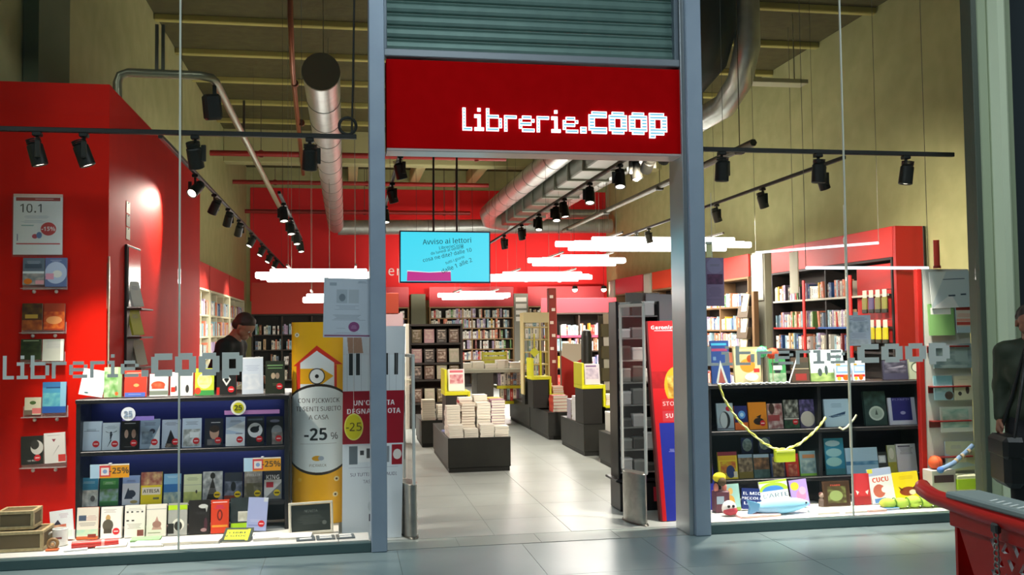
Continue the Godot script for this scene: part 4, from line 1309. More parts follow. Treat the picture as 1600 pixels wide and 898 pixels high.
	for a in [
		[-2.338, 1.932, 0.159, 0.205, 0.02, 0, "", "b 6a7888;l 8 12 48 3 ccd;r 6 22 50 16 4a5868;r 0 48 64 20 e8eef2;n 0 56 64 40 7a8488 c8b8b0;e 16 84 12 10 e87a1c;r 38 80 26 14 f0a8b0", "grey blue book on the red wall, left of the upper pair"],
		[-2.179, 1.917, 0.16, 0.221, 0.02, 0, "", "b 6a7aa8;e 32 50 32 36 c8d4ee;e 36 54 14 12 f4f2ea;r 2 52 24 20 f0a8c0;l 14 8 36 2 dde", "misty blue book on the red wall, right of the upper pair"],
		[-2.345, 1.587, 0.149, 0.204, 0.02, 0, "", "b 5a3018;n 0 0 64 50 6a4a18 3a1c10;r 10 40 40 14 c8a040;n 0 60 64 36 c86a28 8a3a18", "brown gold book on the red wall, second pair from the top, left"],
		[-2.188, 1.585, 0.155, 0.205, 0.02, 0, "", "b a83a18;n 0 30 64 60 e87a28 a82c14;e 32 60 24 14 f0a060", "orange red book on the red wall, second pair from the top, right"],
		[-2.351, 1.364, 0.15, 0.155, 0.02, 0, "", "b 2c3a1c;n 0 20 64 60 3a4a24 1a2412;r 8 6 48 4 a8b890", "dark green book on the red wall, third pair, left"],
		[-2.194, 1.352, 0.155, 0.165, 0.02, 0, "", "b b8bcb0;l 8 10 48 8 889;r 54 0 10 96 e8e8e0", "pale grey book on the red wall, third pair, right"],
		[-2.333, 0.949, 0.122, 0.13, 0.02, 0, "", "b d8d4b8;e 32 30 12 10 4a6a3a;r 30 60 34 30 e07a78;r 0 70 30 26 7a6a5a", "small cream card book on the red wall, fourth pair, left"],
		[-2.183, 0.959, 0.173, 0.233, 0.02, 0, "", "b 4a9ac0;r 0 0 64 18 3a78b0;r 10 16 38 4 2a4a78;n 0 34 64 40 7ac8c8 4a9ab8;r 0 76 64 20 2a5aa8;r 48 0 16 76 8ac0dc", "bright blue sea book on the red wall, fourth pair, right"],
		[-2.332, 0.574, 0.162, 0.211, 0.02, 2, "r", "b 2a2c28;e 46 40 18 24 d8d8d0;e 40 30 12 16 3a3c38;l 10 82 44 1 ccc;x 32 84 10 ddd ALBA", "black book with a white shape on the red wall, lowest pair, left"],
		[-2.17, 0.578, 0.155, 0.226, 0.02, 3, "", "b e8e8e4;t 24 20 36 20 30 30 8a3a48;l 10 8 40 1 999;t 24 74 44 40 46 42 aaa;r 42 70 22 22 d8403a", "white book with small red marks on the red wall, lowest pair, right"],
	]:
		display_book(a, -0.885, 3, "books on clear holders on the red wall")
	for a in [[-2.263, 1.912], [-2.268, 1.575], [-2.275, 1.347], [-2.25, 0.938], [-2.257, 0.558]]:
		var h := thing("book_holder", "clear acrylic ledge under %s on the red wall" % {1.912: "the upper pair of books", 1.575: "the brown gold and orange books", 1.347: "the dark green and grey books", 0.938: "the bright blue sea book", 0.558: "the black and white pair of books"}[a[1]], "book holder", Vector3(a[0], a[1], -0.916), Vector3.ZERO, "acrylic book holders on the red wall")
		bx("ledge", Vector3(0.32, 0.006, 0.06), clear("f4f4f4", 0.25), h, Vector3(0, -0.006, 0.032))
		bx("back_plate", Vector3(0.32, 0.09, 0.004), clear("f4f4f4", 0.25), h, Vector3(0, 0.03, 0.004))
		for s in [-0.08, 0.08]:
			add("fixing_cap", ball(0.014, 10), m("d8cfc8", 0.3), h, Vector3(s, -0.03, 0.004))
	var ad := thing("price_poster", "white offer poster handwritten 10.1 with red disc, high on the red wall", "poster", Vector3(-2.317, 2.165, -0.905))
	add("print", sheet(0.352, 0.465), print_mat(160, 212, "b f1f4f4;r 0 0 160 10 f4d0c0;r 8 12 144 12 a8241c;r 70 16 60 3 e8a8a0;x 58 50 42 333 10.1;l 20 76 110 3 9ab;l 20 92 90 3 9ab;r 26 108 40 4 9bb;e 114 122 25 23 d02a2c;X 114 122 20 fff -15%;e 70 148 9 8 c8405a;e 84 144 9 11 6a8ac0;r 10 172 142 4 c83030;r 12 140 3 24 779", 0.4), ad, Vector3(0, 0.2325, 0))
	bx("clear_sleeve", Vector3(0.366, 0.48, 0.003), clear("ffffff", 0.03), ad, Vector3(0, 0.222, 0.004))
	# narrow rack on the side of the red partition
	var nr := thing("side_rack", "narrow black rack with grey mirror panel on the red side wall", "rack", Vector3(-1.815, 1.2, -1.74))
	bx("back_plate", Vector3(0.02, 1.1, 0.52), m("1d1a18", 0.4), nr, Vector3(0.012, 0.55, 0), 0.003)
	bx("mirror", Vector3(0.006, 0.5, 0.46), m("9aa39e", 0.15, 0.7), nr, Vector3(0.026, 0.83, 0))
	for y in [0.06, 0.32, 0.56]:
		bx("ledge", Vector3(0.13, 0.016, 0.5), m("4a1a14", 0.4), nr, Vector3(0.07, y, 0), 0.003)
	for a in [["f4f6f2", 0.57, 0.12, "white open book leaning on the top ledge of the narrow black rack"], ["d8d23c", 0.33, 0.1, "yellow spined book on the middle ledge of the narrow black rack"], ["b9b09a", 0.07, -0.05, "beige book on the lowest ledge of the narrow black rack"]]:
		var o := make_book(a[3], 0.16, 0.22, 0.02, "b %s;l 10 20 44 4 aab" % a[0])
		o.position = Vector3(-1.735, 1.2 + a[1] + 0.012, -1.74 + a[2])
		o.rotation_degrees = Vector3(-14, 70, 0)
	for k in 3:
		var lf := thing("leaflet", "small leaflet pinned on the red side wall, %s above the rack" % ["lowest one", "middle one", "topmost one"][k], "leaflet", Vector3(-1.815, 2.4 + 0.11 * k, -1.6))
		bx("paper", Vector3(0.003, 0.1, 0.14), m(["e6dcc8", "8a7868", "d8c8b0"][k], 0.6), lf, Vector3(0.002, 0, 0))
		add("pin", ball(0.006, 8), m("b8b8b0", 0.3, 0.7), lf, Vector3(0.005, 0.04, 0))
	# shelf tags
	var tg := thing("shelf_tag", "round white tag on the left, under the top board of left display", "tag", Vector3(-1.575, 0.93, -0.535))
	add("disc", cyl(0.05, 0.004, 24), m("e8eef4", 0.4), tg, Vector3(0, 0.035, 0), Vector3(90, 0, 0))
	add("lettering", letters("25", 0.06, true, 0.002), m("8aa0b8"), tg, Vector3(0, 0.035, 0.003))
	bx("strip", Vector3(0.22, 0.03, 0.004), m("7a6ab8", 0.4), tg, Vector3(0.07, 0.0, -0.003))
	var tg2 := thing("shelf_tag", "round white and yellow tag reading 25 under the top board", "tag", Vector3(-0.795, 0.955, -0.535))
	add("disc", cyl(0.055, 0.004, 24), m("f2f4ec", 0.4), tg2, Vector3(0, 0.035, 0), Vector3(90, 0, 0))
	add("centre", cyl(0.04, 0.005, 24), m("e4de2c", 0.4), tg2, Vector3(0, 0.035, 0.0005), Vector3(90, 0, 0))
	add("lettering", letters("25", 0.055, true, 0.002), m("5a5a22"), tg2, Vector3(0, 0.035, 0.004))
	bx("strip", Vector3(0.4, 0.03, 0.004), m("a878b0", 0.4), tg2, Vector3(0.1, 0.0, -0.003))
	for a in [[-1.7, 0.505, "orange and white -25% shelf tag at left over the lower row"], [-0.62, 0.515, "orange and white -25% shelf tag at right over the lower row"]]:
		var st := thing("shelf_tag", a[2], "tag", Vector3(a[0], a[1], -0.53))
		add("card", sheet(0.27, 0.1), print_mat(108, 40, "b e8a01e;r 0 0 26 40 b8dcf4;r 26 4 30 32 e04a4a;r 30 10 22 22 f4ece8;e 41 21 6 6 8aa8d8;X 80 20 24 543 -25%;r 26 0 82 4 f8f4e8", 0.4), st, Vector3(0, 0.05, 0))
		bx("clip", Vector3(0.02, 0.02, 0.03), m("c8d0d8", 0.3), st, Vector3(0, 0.095, -0.014))

	# things lying on the plinth
	var fl := [
		[-1.62, -0.26, 0.2, 0.17, 0.012, "f6f6f2", "white leaflet lying in front of the flag book", 8.0],
		[-1.36, -0.22, 0.22, 0.16, 0.014, "eef2ec", "white magazine with green edge lying beside the red roll", -6.0],
		[-1.18, -0.24, 0.2, 0.16, 0.022, "fbfaf6", "plain white book lying left of the glass joint", 4.0],
		[-0.98, -0.25, 0.2, 0.17, 0.018, "d9d6cc", "greyish booklet lying just right of the glass joint", -5.0],
		[-0.56, -0.25, 0.2, 0.16, 0.02, "f6f4f4", "white book with small bird lying before the red orange book", 3.0],
		[-0.36, -0.24, 0.22, 0.16, 0.016, "fcfcfa", "blank white book lying left of the dark framed cards", -3.0],
		[-1.84, -0.2, 0.15, 0.14, 0.01, "e8f0f8", "pale blue card lying in front of the white mug", 12.0],
		[-1.42, -0.4, 0.2, 0.12, 0.012, "8fd08a", "pale green booklet lying behind the red roll", 3.0],
	]
	for a in fl:
		var fb := flat_book(a[2], a[3], a[4], a[5], a[6], Vector3(a[0], 0.0735, a[1]), a[7], "books lying in the left window")
	var yb := make_book("black and yellow book lying open-faced on a slope, left window front", 0.2, 0.19, 0.015, "b 3a4638;r 6 14 52 70 d8e030;X 30 36 15 343 LIBRI;X 30 58 15 343 IN_GIOCO;r 52 10 6 80 d8e030")
	yb.position = Vector3(-0.775, 0.0735, -0.17)
	yb.rotation_degrees = Vector3(-72, 0, -4)
	var mug := thing("mug", "white mug with small print beside the wooden crates", "mug", Vector3(-1.985, 0.0735, -0.35))
	add("cup", lathe([Vector2(0, 0.004), Vector2(0.044, 0.0), Vector2(0.05, 0.006), Vector2(0.051, 0.118), Vector2(0.047, 0.12), Vector2(0.045, 0.112), Vector2(0.044, 0.012), Vector2(0.0, 0.01)], 28), m("eceee8", 0.25), mug)
	var hp := []
	for i in 9:
		var an := -1.9 + 3.8 * i / 8.0
		hp.append(Vector3(-0.048 - 0.038 * cos(an), 0.06 + 0.034 * sin(an), 0.0))
	add("handle", tube(hp, 0.007, 8), m("eceee8", 0.25), mug)
	bx("print", Vector3(0.04, 0.012, 0.002), m("8a4a44"), mug, Vector3(0.005, 0.06, 0.0505))
	var roll := thing("paper_roll", "red rolled tube lying in front of the mug, end open", "paper roll", Vector3(-1.72, 0.1, -0.22), Vector3(0, 10, 0))
	add("tube", lathe([Vector2(0.016, -0.15), Vector2(0.026, -0.15), Vector2(0.026, 0.15), Vector2(0.016, 0.15), Vector2(0.016, -0.15)], 18), m("c8342c", 0.4), roll, Vector3.ZERO, Vector3(0, 0, 90))
	add("band", lathe([Vector2(0.0265, -0.01), Vector2(0.0275, -0.01), Vector2(0.0275, 0.01), Vector2(0.0265, 0.01)], 18), m("f0a098", 0.4), roll, Vector3(0.05, 0, 0), Vector3(0, 0, 90))
	for a in [[-2.2, 0.073, 0.3, 0.14, 0.26, "large brown wooden crate at the left end of the window"], [-2.24, 0.217, 0.24, 0.13, 0.2, "smaller framed wooden crate standing on the larger one"]]:
		var cr := thing("wooden_crate", a[5], "crate", Vector3(a[0], a[1], -0.32))
		var wd := grained("crate wood", "a8946a", "c8b88c", Vector3(3, 3, 3), 0.6, 0.0, 0.03)
		var h: float = a[3]
		bx("core", Vector3(a[2] - 0.02, h - 0.02, a[4] - 0.02), m("6a5a3c", 0.7), cr, Vector3(0, h / 2, 0))
		for sy in [0.012, h - 0.012]:
			for sz in [-1.0, 1.0]:
				bx("rail", Vector3(a[2], 0.022, 0.022), wd, cr, Vector3(0, sy, sz * (a[4] / 2 - 0.011)), 0.003)
			for sx in [-1.0, 1.0]:
				bx("rail", Vector3(0.022, 0.022, a[4] - 0.044), wd, cr, Vector3(sx * (a[2] / 2 - 0.011), sy, 0), 0.003)
		for sx in [-1.0, 1.0]:
			for sz in [-1.0, 1.0]:
				bx("corner_post", Vector3(0.022, h - 0.046, 0.022), wd, cr, Vector3(sx * (a[2] / 2 - 0.011), h / 2, sz * (a[4] / 2 - 0.011)), 0.003)
	var ty := thing("wooden_toy", "small round wooden toy lying beside the crates", "toy", Vector3(-1.99, 0.075, -0.2))
	add("wheel", ring(0.03, 0.012), m("8a6a40", 0.5), ty, Vector3(0, 0.042, 0), Vector3(80, 0, 0))
	add("hub", ball(0.014, 10), m("c8a070", 0.5), ty, Vector3(0, 0.04, 0))
	bx("foot", Vector3(0.08, 0.012, 0.05), m("d8682c", 0.5), ty, Vector3(0, 0.006, 0.01), 0.003)
	var cf := thing("chalkboard", "small framed dark board with faint writing leaning on the yellow totem", "chalkboard", Vector3(-0.255, 0.0735, -0.33), Vector3(-9, 0, 1.5))
	add("print", sheet(0.28, 0.19), print_mat(140, 100, "b 2c332e;x 70 24 14 8a8f88 NOVITA;l 20 40 100 9 5f665f;e 118 70 8 8 6a716a", 0.5), cf, Vector3(0, 0.115, 0.0))
	for a in [[0.0, 0.01, 0.32, 0.018], [0.0, 0.22, 0.32, 0.018], [-0.151, 0.115, 0.018, 0.192], [0.151, 0.115, 0.018, 0.192]]:
		bx("frame_bar", Vector3(a[2], a[3], 0.016), m("d9d3bf", 0.5), cf, Vector3(a[0], a[1] + 0.001, 0.002), 0.003)
	for k in 3:
		var fc := thing("framed_cards", "dark frame with two white cards lying flat, %s of three before the chalkboard" % ["leftmost", "middle one", "rightmost"][k], "card frame", Vector3(-0.29 + 0.14 * k, 0.0735, -0.16 - 0.005 * k), Vector3(0, 4, 0), "dark frames lying before the chalkboard")
		bx("backing", Vector3(0.13, 0.008, 0.13), m("5c6468", 0.4), fc, Vector3(0, 0.004, 0), 0.002)
		for s in [-1.0, 1.0]:
			bx("card", Vector3(0.085, 0.003, 0.034), m("f2f3f0", 0.5), fc, Vector3(0, 0.0095, 0.03 * s))
	totems()


func totems() -> void:
	var spec := "b f2b414;e 18 40 7 7 f4ead0;e 18 40 2.5 2.5 543;t 80 74 6 138 160 134 d8301c;r 16 136 126 94 d8301c;t 80 90 28 128 134 128 e8ecec;r 28 128 106 86 e8ecec;r 28 146 70 48 efae12;t 98 148 98 194 132 170 efae12;e 80 170 25 25 3a3a40;e 80 170 22 22 f0f2f0;e 80 170 6 6 222;"
	spec += "e 85 262 98 68 2a2018;e 85 268 98 66 dfe9ea;r 0 262 170 150 dfe9ea;e 85 408 98 70 2a2018;e 85 402 98 68 dfe9ea;r 0 260 170 144 dfe9ea;"
	spec += "x 85 246 19 555 CON_PICKWICK;x 85 272 19 555 TI_SENTI_SUBITO;x 85 298 19 555 A_CASA;X 76 352 52 22282a -25;x 134 358 30 333 %;l 24 380 120 1 999;e 80 426 16 8 d8a020;e 92 426 9 7 9aa8b8;x 82 448 12 776 PICKWICK;"
	spec += "e 140 492 8 8 f4e4b0;e 140 492 3 3 432;e 136 540 8 8 f4e4b0;e 136 540 3 3 432;e 26 492 6 6 f8cc50"
	var t := thing("advert_totem", "yellow cardboard column totem with red house emblem reading -25%", "advertising totem", Vector3(-0.21, 0.073, -0.78))
	var st := SurfaceTool.new()
	st.begin(Mesh.PRIMITIVE_TRIANGLES)
	var n := 28
	for i in n:
		var v := []
		for k in [i, i + 1]:
			var a: float = PI * k / n
			v.append(Vector3(-cos(a) * 0.208, 0, sin(a) * 0.11))
		for c in [[0, 0], [1, 1], [1, 0], [0, 0], [0, 1], [1, 1]]:
			var p: Vector3 = v[c[0]]
			st.set_uv(Vector2((p.x + 0.208) / 0.416, 1.0 - c[1]))
			st.add_vertex(p + Vector3(0, 1.553 * c[1], 0))
	st.generate_normals()
	add("printed_front", st.commit(), print_mat(170, 630, spec, 0.35), t)
	bx("back_board", Vector3(0.412, 1.553, 0.006), m("d9a830", 0.7), t, Vector3(0, 0.7765, -0.004))
	add("top_cap", lathe([Vector2(0, 0.0), Vector2(1, 0.0), Vector2(1, -0.02), Vector2(0, -0.02)], 28, 0.2, 0.105), m("c98f18", 0.7), t, Vector3(0, 1.545, 0.0))
	# white totem with piano keys, standing behind the left post
	var w := thing("advert_totem", "white tapering totem with piano keys and red band behind the left post", "advertising totem", Vector3(0.205, 0.002, -0.45))
	var s2 := "b e4ebef;r 0 0 200 90 dfe3e6;t 16 28 60 28 20 84 b48a72;t 60 28 66 84 20 84 b48a72;r 22 85 12 68 333;r 44 85 12 68 333;r 88 85 12 68 444;r 132 85 12 68 333;r 164 85 12 68 333;"
	for k in 9:
		s2 += "r %d 85 1 118 b8bcc0;" % (16 + 22 * k)
	s2 += "r 0 203 200 164 a3182a;X 100 240 22 fff UN'OFFERTA;X 100 266 22 fff DEGNA_DI_NOTA;r 22 374 26 56 6a747a;r 50 372 52 52 f4f6f6;r 56 388 12 14 444;r 76 382 14 30 555;r 110 376 40 50 8a9298;r 158 372 34 62 a8202c;e 176 402 14 16 f0e8e0;l 10 440 180 1 aab;x 100 462 15 667 SU_TUTTI_GLI_EINAUDI;x 100 484 15 667 TASCABILI;e 100 560 18 20 ccd4d8;X 100 596 30 445 ET"
	var sb := SurfaceTool.new()
	sb.begin(Mesh.PRIMITIVE_TRIANGLES)
	sb.set_smooth_group(-1)
	var P := [Vector3(-0.24, 0, 0.05), Vector3(0.2, 0, 0.05), Vector3(0.245, 1.585, 0.0), Vector3(-0.225, 1.585, 0.0)]
	var U := [Vector2(0.0, 1), Vector2(0.96, 1), Vector2(1, 0), Vector2(0.02, 0)]
	for k in [0, 2, 1, 0, 3, 2]:
		sb.set_uv(U[k])
		sb.add_vertex(P[k])
	sb.generate_normals()
	add("printed_front", sb.commit(), print_mat(200, 660, s2, 0.4), w)
	var sd := SurfaceTool.new()
	sd.begin(Mesh.PRIMITIVE_TRIANGLES)
	sd.set_smooth_group(-1)
	var Q := [Vector3(-0.2, 0, -0.2), Vector3(0.16, 0, -0.2), Vector3(0.235, 1.585, -0.02), Vector3(-0.215, 1.585, -0.02)]
	quad(sd, P[1], Q[1], Q[2], P[2])
	quad(sd, Q[0], P[0], P[3], Q[3])
	quad(sd, Q[1], Q[0], Q[3], Q[2])
	quad(sd, P[3], P[2], Q[2], Q[3])
	sd.generate_normals()
	add("folded_sides", sd.commit(), m("dfe5e8", 0.5), w)
	var dk := thing("discount_disc", "yellow oval disc reading -25 hanging before the white totem", "sticker", Vector3(0.055, 0.84, -0.36))
	add("disc", lathe([Vector2(0, 0.002), Vector2(1, 0.002), Vector2(1, -0.002), Vector2(0, -0.002)], 30, 0.07, 0.1), m("f2ea70", 0.4), dk, Vector3.ZERO, Vector3(90, 0, 0))
	add("inner_disc", lathe([Vector2(0, 0.002), Vector2(1, 0.002), Vector2(1, -0.002), Vector2(0, -0.002)], 30, 0.062, 0.09), m("e8d820", 0.4), dk, Vector3(0, 0, 0.002), Vector3(90, 0, 0))
	add("lettering", letters("-25", 0.085, false, 0.002), m("5a4a18"), dk, Vector3(0, 0, 0.005))
	add("thread", tube([Vector3(0, 0.1, 0), Vector3(0, 0.9, -0.02)], 0.0015, 4), m("e8e8e0"), dk)


func right_window() -> void:
	var unit := display_unit("low black display shelf of three rows in the right window", 2.91, 4.85, -0.55, 1.075, [0.694, 0.294], [3.9])
	unit.set_meta("label", "low black display shelf with a divider in the right window")
	for a in [
		[3.09, 0.694, 0.151, 0.223, 0.02, 0, "", "b a9bcc4;e 30 60 20 30 22282c;e 26 60 14 28 c8d2d2;e 46 20 10 9 c8283c;r 0 88 64 4 667", "pale book with a black bird shape and red dot, right display upper row"],
		[3.229, 0.694, 0.118, 0.197, 0.02, 0, "", "b 22286a;e 36 36 18 16 5a9ae0;e 36 36 9 8 b8dcf4;r 0 66 64 30 d8682c", "navy book with a glowing blue orb, right display upper row"],
		[3.377, 0.694, 0.165, 0.224, 0.02, 0, "r", "b e08a1c;e 34 68 18 12 2a1a10;t 26 52 44 44 40 58 2a1a10", "orange book with a dark bird, upper row of right display"],
		[3.532, 0.694, 0.137, 0.209, 0.02, 0, "", "b b8a8a0;n 0 0 64 96 d8ccc4 8a4a4a;e 18 20 12 20 4a3428;r 0 44 50 22 a84848", "reddish book with women's photo, upper row of right display"],
		[3.676, 0.694, 0.138, 0.237, 0.02, 0, "r", "b 4a4a44;n 0 0 64 60 d0d0c4 2a2a26;r 0 62 64 4 e0e0d4;n 0 70 64 26 3a6a48 22382a", "black and white photo book, upper row of right display"],
		[3.82, 0.694, 0.138, 0.237, 0.02, 0, "", "b 4a4468;n 0 0 64 40 8a7ab8 2c2a44;e 32 66 30 26 d4cdc0", "purple book with a pale mound, right end of the first upper bay"],
		[4.088, 0.694, 0.233, 0.233, 0.025, 0, "", "b b8d4e4;l 16 16 32 4 6a8aa4;t 10 60 54 44 52 54 2a4a6a;t 10 60 54 56 20 64 2a4a6a", "square pale blue book with a fish sketch, upper row right bay"],
		[4.444, 0.694, 0.207, 0.29, 0.03, 0, "", "b 2c4440;n 0 0 64 40 3c5c54 22342e;e 34 62 22 20 c8d4c8;e 34 62 17 15 a8b8ac;t 34 50 38 66 30 66 4a5a54", "dark green book with a white clock face, upper row right bay"],
		[4.7, 0.694, 0.269, 0.231, 0.02, 0, "", "b c8ccdc;r 8 0 44 80 2a2c74;x 30 8 10 aac PLANETE;e 32 54 6 6 9a9ac0;r 6 84 50 10 d4d8e0", "navy and silver book, right end of the upper row"],
	]:
		display_book(a, -0.62, 8, "books on the upper row of the right display")
	for a in [
		[3.103, 0.294, 0.173, 0.222, 0.02, 0, "", "b e0c82a;r 0 0 64 14 8a2a3a;r 2 16 58 14 d8a820;n 8 34 50 40 d8c020 b84a2a;e 40 70 14 22 2c3a6a;r 50 70 12 20 d8d4c0", "yellow and red comic album, left end of the lower row"],
		[3.259, 0.294, 0.13, 0.196, 0.02, 0, "", "b 8aa0b0;n 0 14 64 60 4a3a2a b09a7a;r 0 70 64 26 7a6a28", "brown western adventure book, lower row of right display"],
		[3.4, 0.294, 0.142, 0.192, 0.02, 0, "", "b 9ab0c0;n 0 14 64 50 a87850 4a3828;n 0 62 64 34 5a7a78 3a5a58", "teal and brown adventure book, lower row of right display"],
		[3.545, 0.294, 0.125, 0.193, 0.02, 0, "", "b 3a4a78;n 6 14 54 80 c8b08a 4a3a2a;e 30 30 20 8 2a2820", "book with a hatted cowboy, lower row of right display"],
		[3.673, 0.294, 0.12, 0.188, 0.02, 0, "", "b d02a1c;n 10 44 44 50 e0a080 a83020;r 6 10 52 12 e04a3a", "bright red adventure book, lower row of right display"],
		[3.814, 0.294, 0.15, 0.205, 0.02, 0, "", "b 8ab0b8;r 12 14 48 14 c88a5a;n 4 34 56 50 b8ccc4 6a8a90;r 0 86 64 10 8ac04a", "pale green comic book, end of the first lower bay"],
		[4.062, 0.294, 0.18, 0.303, 0.02, 0, "", "b 2a8aa8;e 28 14 24 8 b8e0e8;e 30 38 26 11 9cd0d4;e 28 62 26 12 9ad0cc;r 0 80 64 16 3a7a80", "tall teal book with white clouds, lower row right bay"],
		[4.307, 0.294, 0.3, 0.217, 0.02, 0, "", "b b4d8ec;n 0 50 64 14 3a7aa8 8ac0dc;r 0 64 64 32 9cc8e0", "landscape pale blue sea book, lower row right bay"],
		[4.495, 0.294, 0.1, 0.174, 0.015, 0, "", "b 2a3434;r 10 16 44 34 c8d4dc;r 18 22 28 22 e4ecf0;r 20 70 24 4 566", "narrow dark tag-shaped book, lower row right bay"],
		[4.588, 0.294, 0.083, 0.229, 0.015, 0, "", "b a8b49a;e 30 30 20 20 d0d4c4;r 0 60 64 36 9a9a3a", "narrow pale green book, lower row right bay"],
		[4.723, 0.294, 0.186, 0.235, 0.02, 0, "", "b c4ccd4;l 8 14 48 6 445;r 6 6 40 5 556", "white book of large grey lines, right end of the lower row"],
	]:
		display_book(a, -0.62, 8, "books on the lower row of the right display")
	for a in [
		[3.326, 0.484, 0.109, 0.128, 0.015, 0, "", "b 2a3a7a;e 32 44 26 40 b8d4dc;n 10 20 44 50 d0e4e8 7a9aa8", "blue and white book peeping above the western book"],
		[3.482, 0.484, 0.109, 0.129, 0.015, 0, "", "b 2c3c80;e 32 40 28 36 c0dae0;n 10 20 44 50 d8e8ec 7a9ab0", "blue and white book peeping above the cowboy book"],
	]:
		display_book(a, -0.74, 4, "books leaning behind the lower row of the right display")
	for a in [
		[3.048, 0.073, 0.153, 0.21, 0.012, 2, "", "b 9ccac0;t 24 16 34 20 18 70 d8a850;e 30 62 14 22 d8a448;e 32 26 8 12 e0b868;r 0 84 64 12 8aa04a", "mint green giraffe picture book, bottom row by the toys"],
		[3.215, 0.073, 0.181, 0.166, 0.015, -4, "", "b 1c2c6a;X 32 24 18 fff IL_MIO;X 32 46 16 fff PICCOLO;X 32 68 18 fff LIBRO", "navy picture book with white title, bottom row of right window"],
		[3.425, 0.073, 0.248, 0.217, 0.015, 5, "", "b f0f4f0;r 0 0 64 8 b8dc38;e 32 34 32 26 b8dc38;e 30 36 24 18 4a8ad0;r 0 36 64 60 f2f4f2;x 34 52 20 4a6a78 L'ARTE;l 10 66 44 2 bcc", "white picture book with rainbow arch, tilted above the blue pillow"],
		[3.643, 0.073, 0.156, 0.219, 0.012, 5, "", "b b49ae0;e 18 22 15 14 e8d83a;e 38 56 18 20 f08ab4;e 44 40 12 14 f4b4cc;r 0 78 64 18 a08ad4", "lilac picture book with a yellow disc, bottom row"],
		[3.958, 0.073, 0.238, 0.2, 0.02, 0, "", "b 4a3420;r 3 3 58 90 3a2818;n 10 20 44 64 7a8a4a 3a2e1a;e 30 56 16 20 8aa060;X 30 16 9 b84a38 FIABE", "brown picture book with green figure, bottom row left of glass joint"],
		[4.185, 0.073, 0.149, 0.253, 0.02, 0, "", "b c02c34;e 32 34 24 34 cc3840;r 0 70 64 26 a02430;t 6 50 20 56 12 66 e4e0e0;t 58 50 44 56 52 66 e4e0e0", "plain red book with white marks, bottom row right of glass joint"],
		[4.376, 0.073, 0.219, 0.281, 0.015, 5, "", "b e8ecf0;r 0 0 64 20 a8b8d8;r 0 0 14 12 d8d84a;X 32 32 17 d84a2a CUCU;e 24 62 16 18 c86a5a;e 44 60 14 10 fafafa;r 8 82 30 12 5a8ac8", "white picture book with red title, tilted, bottom row"],
		[4.59, 0.073, 0.251, 0.245, 0.015, 3, "", "b f0d820;l 18 14 34 3 c89a20;e 36 62 20 14 8a3a1c;t 14 44 26 56 20 60 5a2410;t 58 40 46 54 54 60 5a2410;e 46 66 8 8 e4d8c0", "yellow picture book with a brown bull, bottom row"],
	]:
		display_book(a, -0.42, 8, "picture books on the bottom row of the right display")
	for a in [
		[3.075, 1.077, 0.169, 0.358, 0.02, 0, "", "b 24407a;r 4 6 52 5 3a98b8;r 4 18 54 6 8a3a5a;t 32 44 54 94 14 94 a8b4b0;t 32 60 46 94 22 94 8a4a44;r 8 36 10 8 5a7a9a", "tall navy book with a grey shark, left end on top of right display"],
		[3.312, 1.077, 0.239, 0.301, 0.03, 0, "", "b b8b088;r 0 0 64 6 98946a;e 32 30 28 22 a49c70;e 32 50 18 18 e08028;e 40 32 9 10 8a3c18;e 40 80 16 10 e0e4dc;r 46 58 14 10 b8302c", "large olive book with an orange fox, on top of right display"],
		[3.577, 1.077, 0.155, 0.205, 0.03, 0, "", "b 3c8a50;t 8 20 56 20 32 84 1c2c2a;r 14 30 36 18 b8ccc0;n 0 60 64 36 a8b8a0 5a8a60", "green book with a black shield, below the coloured pompoms"],
		[3.782, 1.077, 0.163, 0.206, 0.025, 0, "", "b 4a3c30;r 0 20 64 30 3a3a30;r 0 44 64 2 c8b898;r 14 64 40 26 8a2c28", "dark brown book, on top of right display beside the string"],
		[4.03, 1.077, 0.311, 0.267, 0.02, 0, "", "b c4d8d8;n 0 70 64 26 6a8a4a a8c07a;e 18 68 4 12 3a4a48;e 30 62 3 14 3a4a48;e 48 66 4 14 3a4a48;e 54 30 5 16 5a7070", "wide pale blue book with small trees, on top of right display"],
		[4.662, 1.077, 0.241, 0.166, 0.02, 0, "", "b 3c3c50;n 4 4 56 60 6a6a78 2c2c3a;t 10 40 56 24 50 36 8a8a94", "dark landscape book with a grey horse, on top right"],
		[4.874, 1.077, 0.17, 0.178, 0.02, 0, "", "b a8b49a;e 34 40 26 26 4a5a48;e 32 42 20 20 c8d0bc;r 56 0 8 96 c8c8a8", "green and white book, right end on top of right display"],
	]:
		display_book(a, -0.66, 6, "books standing on top of the right display")
	for k in 2:
		var pk := thing("game_box", "white, red and blue small box on top of right display, %s of two" % ["left", "right"][k], "box", Vector3([4.165, 4.31][k], 1.0765, -0.66))
		var w: float = [0.145, 0.11][k]
		bx("carton", Vector3(w, 0.17, 0.05), m("dfe6f0", 0.4), pk, Vector3(0, 0.085, 0), 0.003)
		add("front_print", sheet(w - 0.008, 0.162), print_mat(72 + k, 80, "b e4ecf4;r 0 14 72 34 8ab4e0;r 6 20 60 20 c4dcf0;r 0 54 72 10 d8343c;e 14 70 10 8 f0c040;e 46 66 14 12 e86a1c;r 0 8 20 8 b89a3a", 0.4), pk, Vector3(0, 0.085, 0.027))
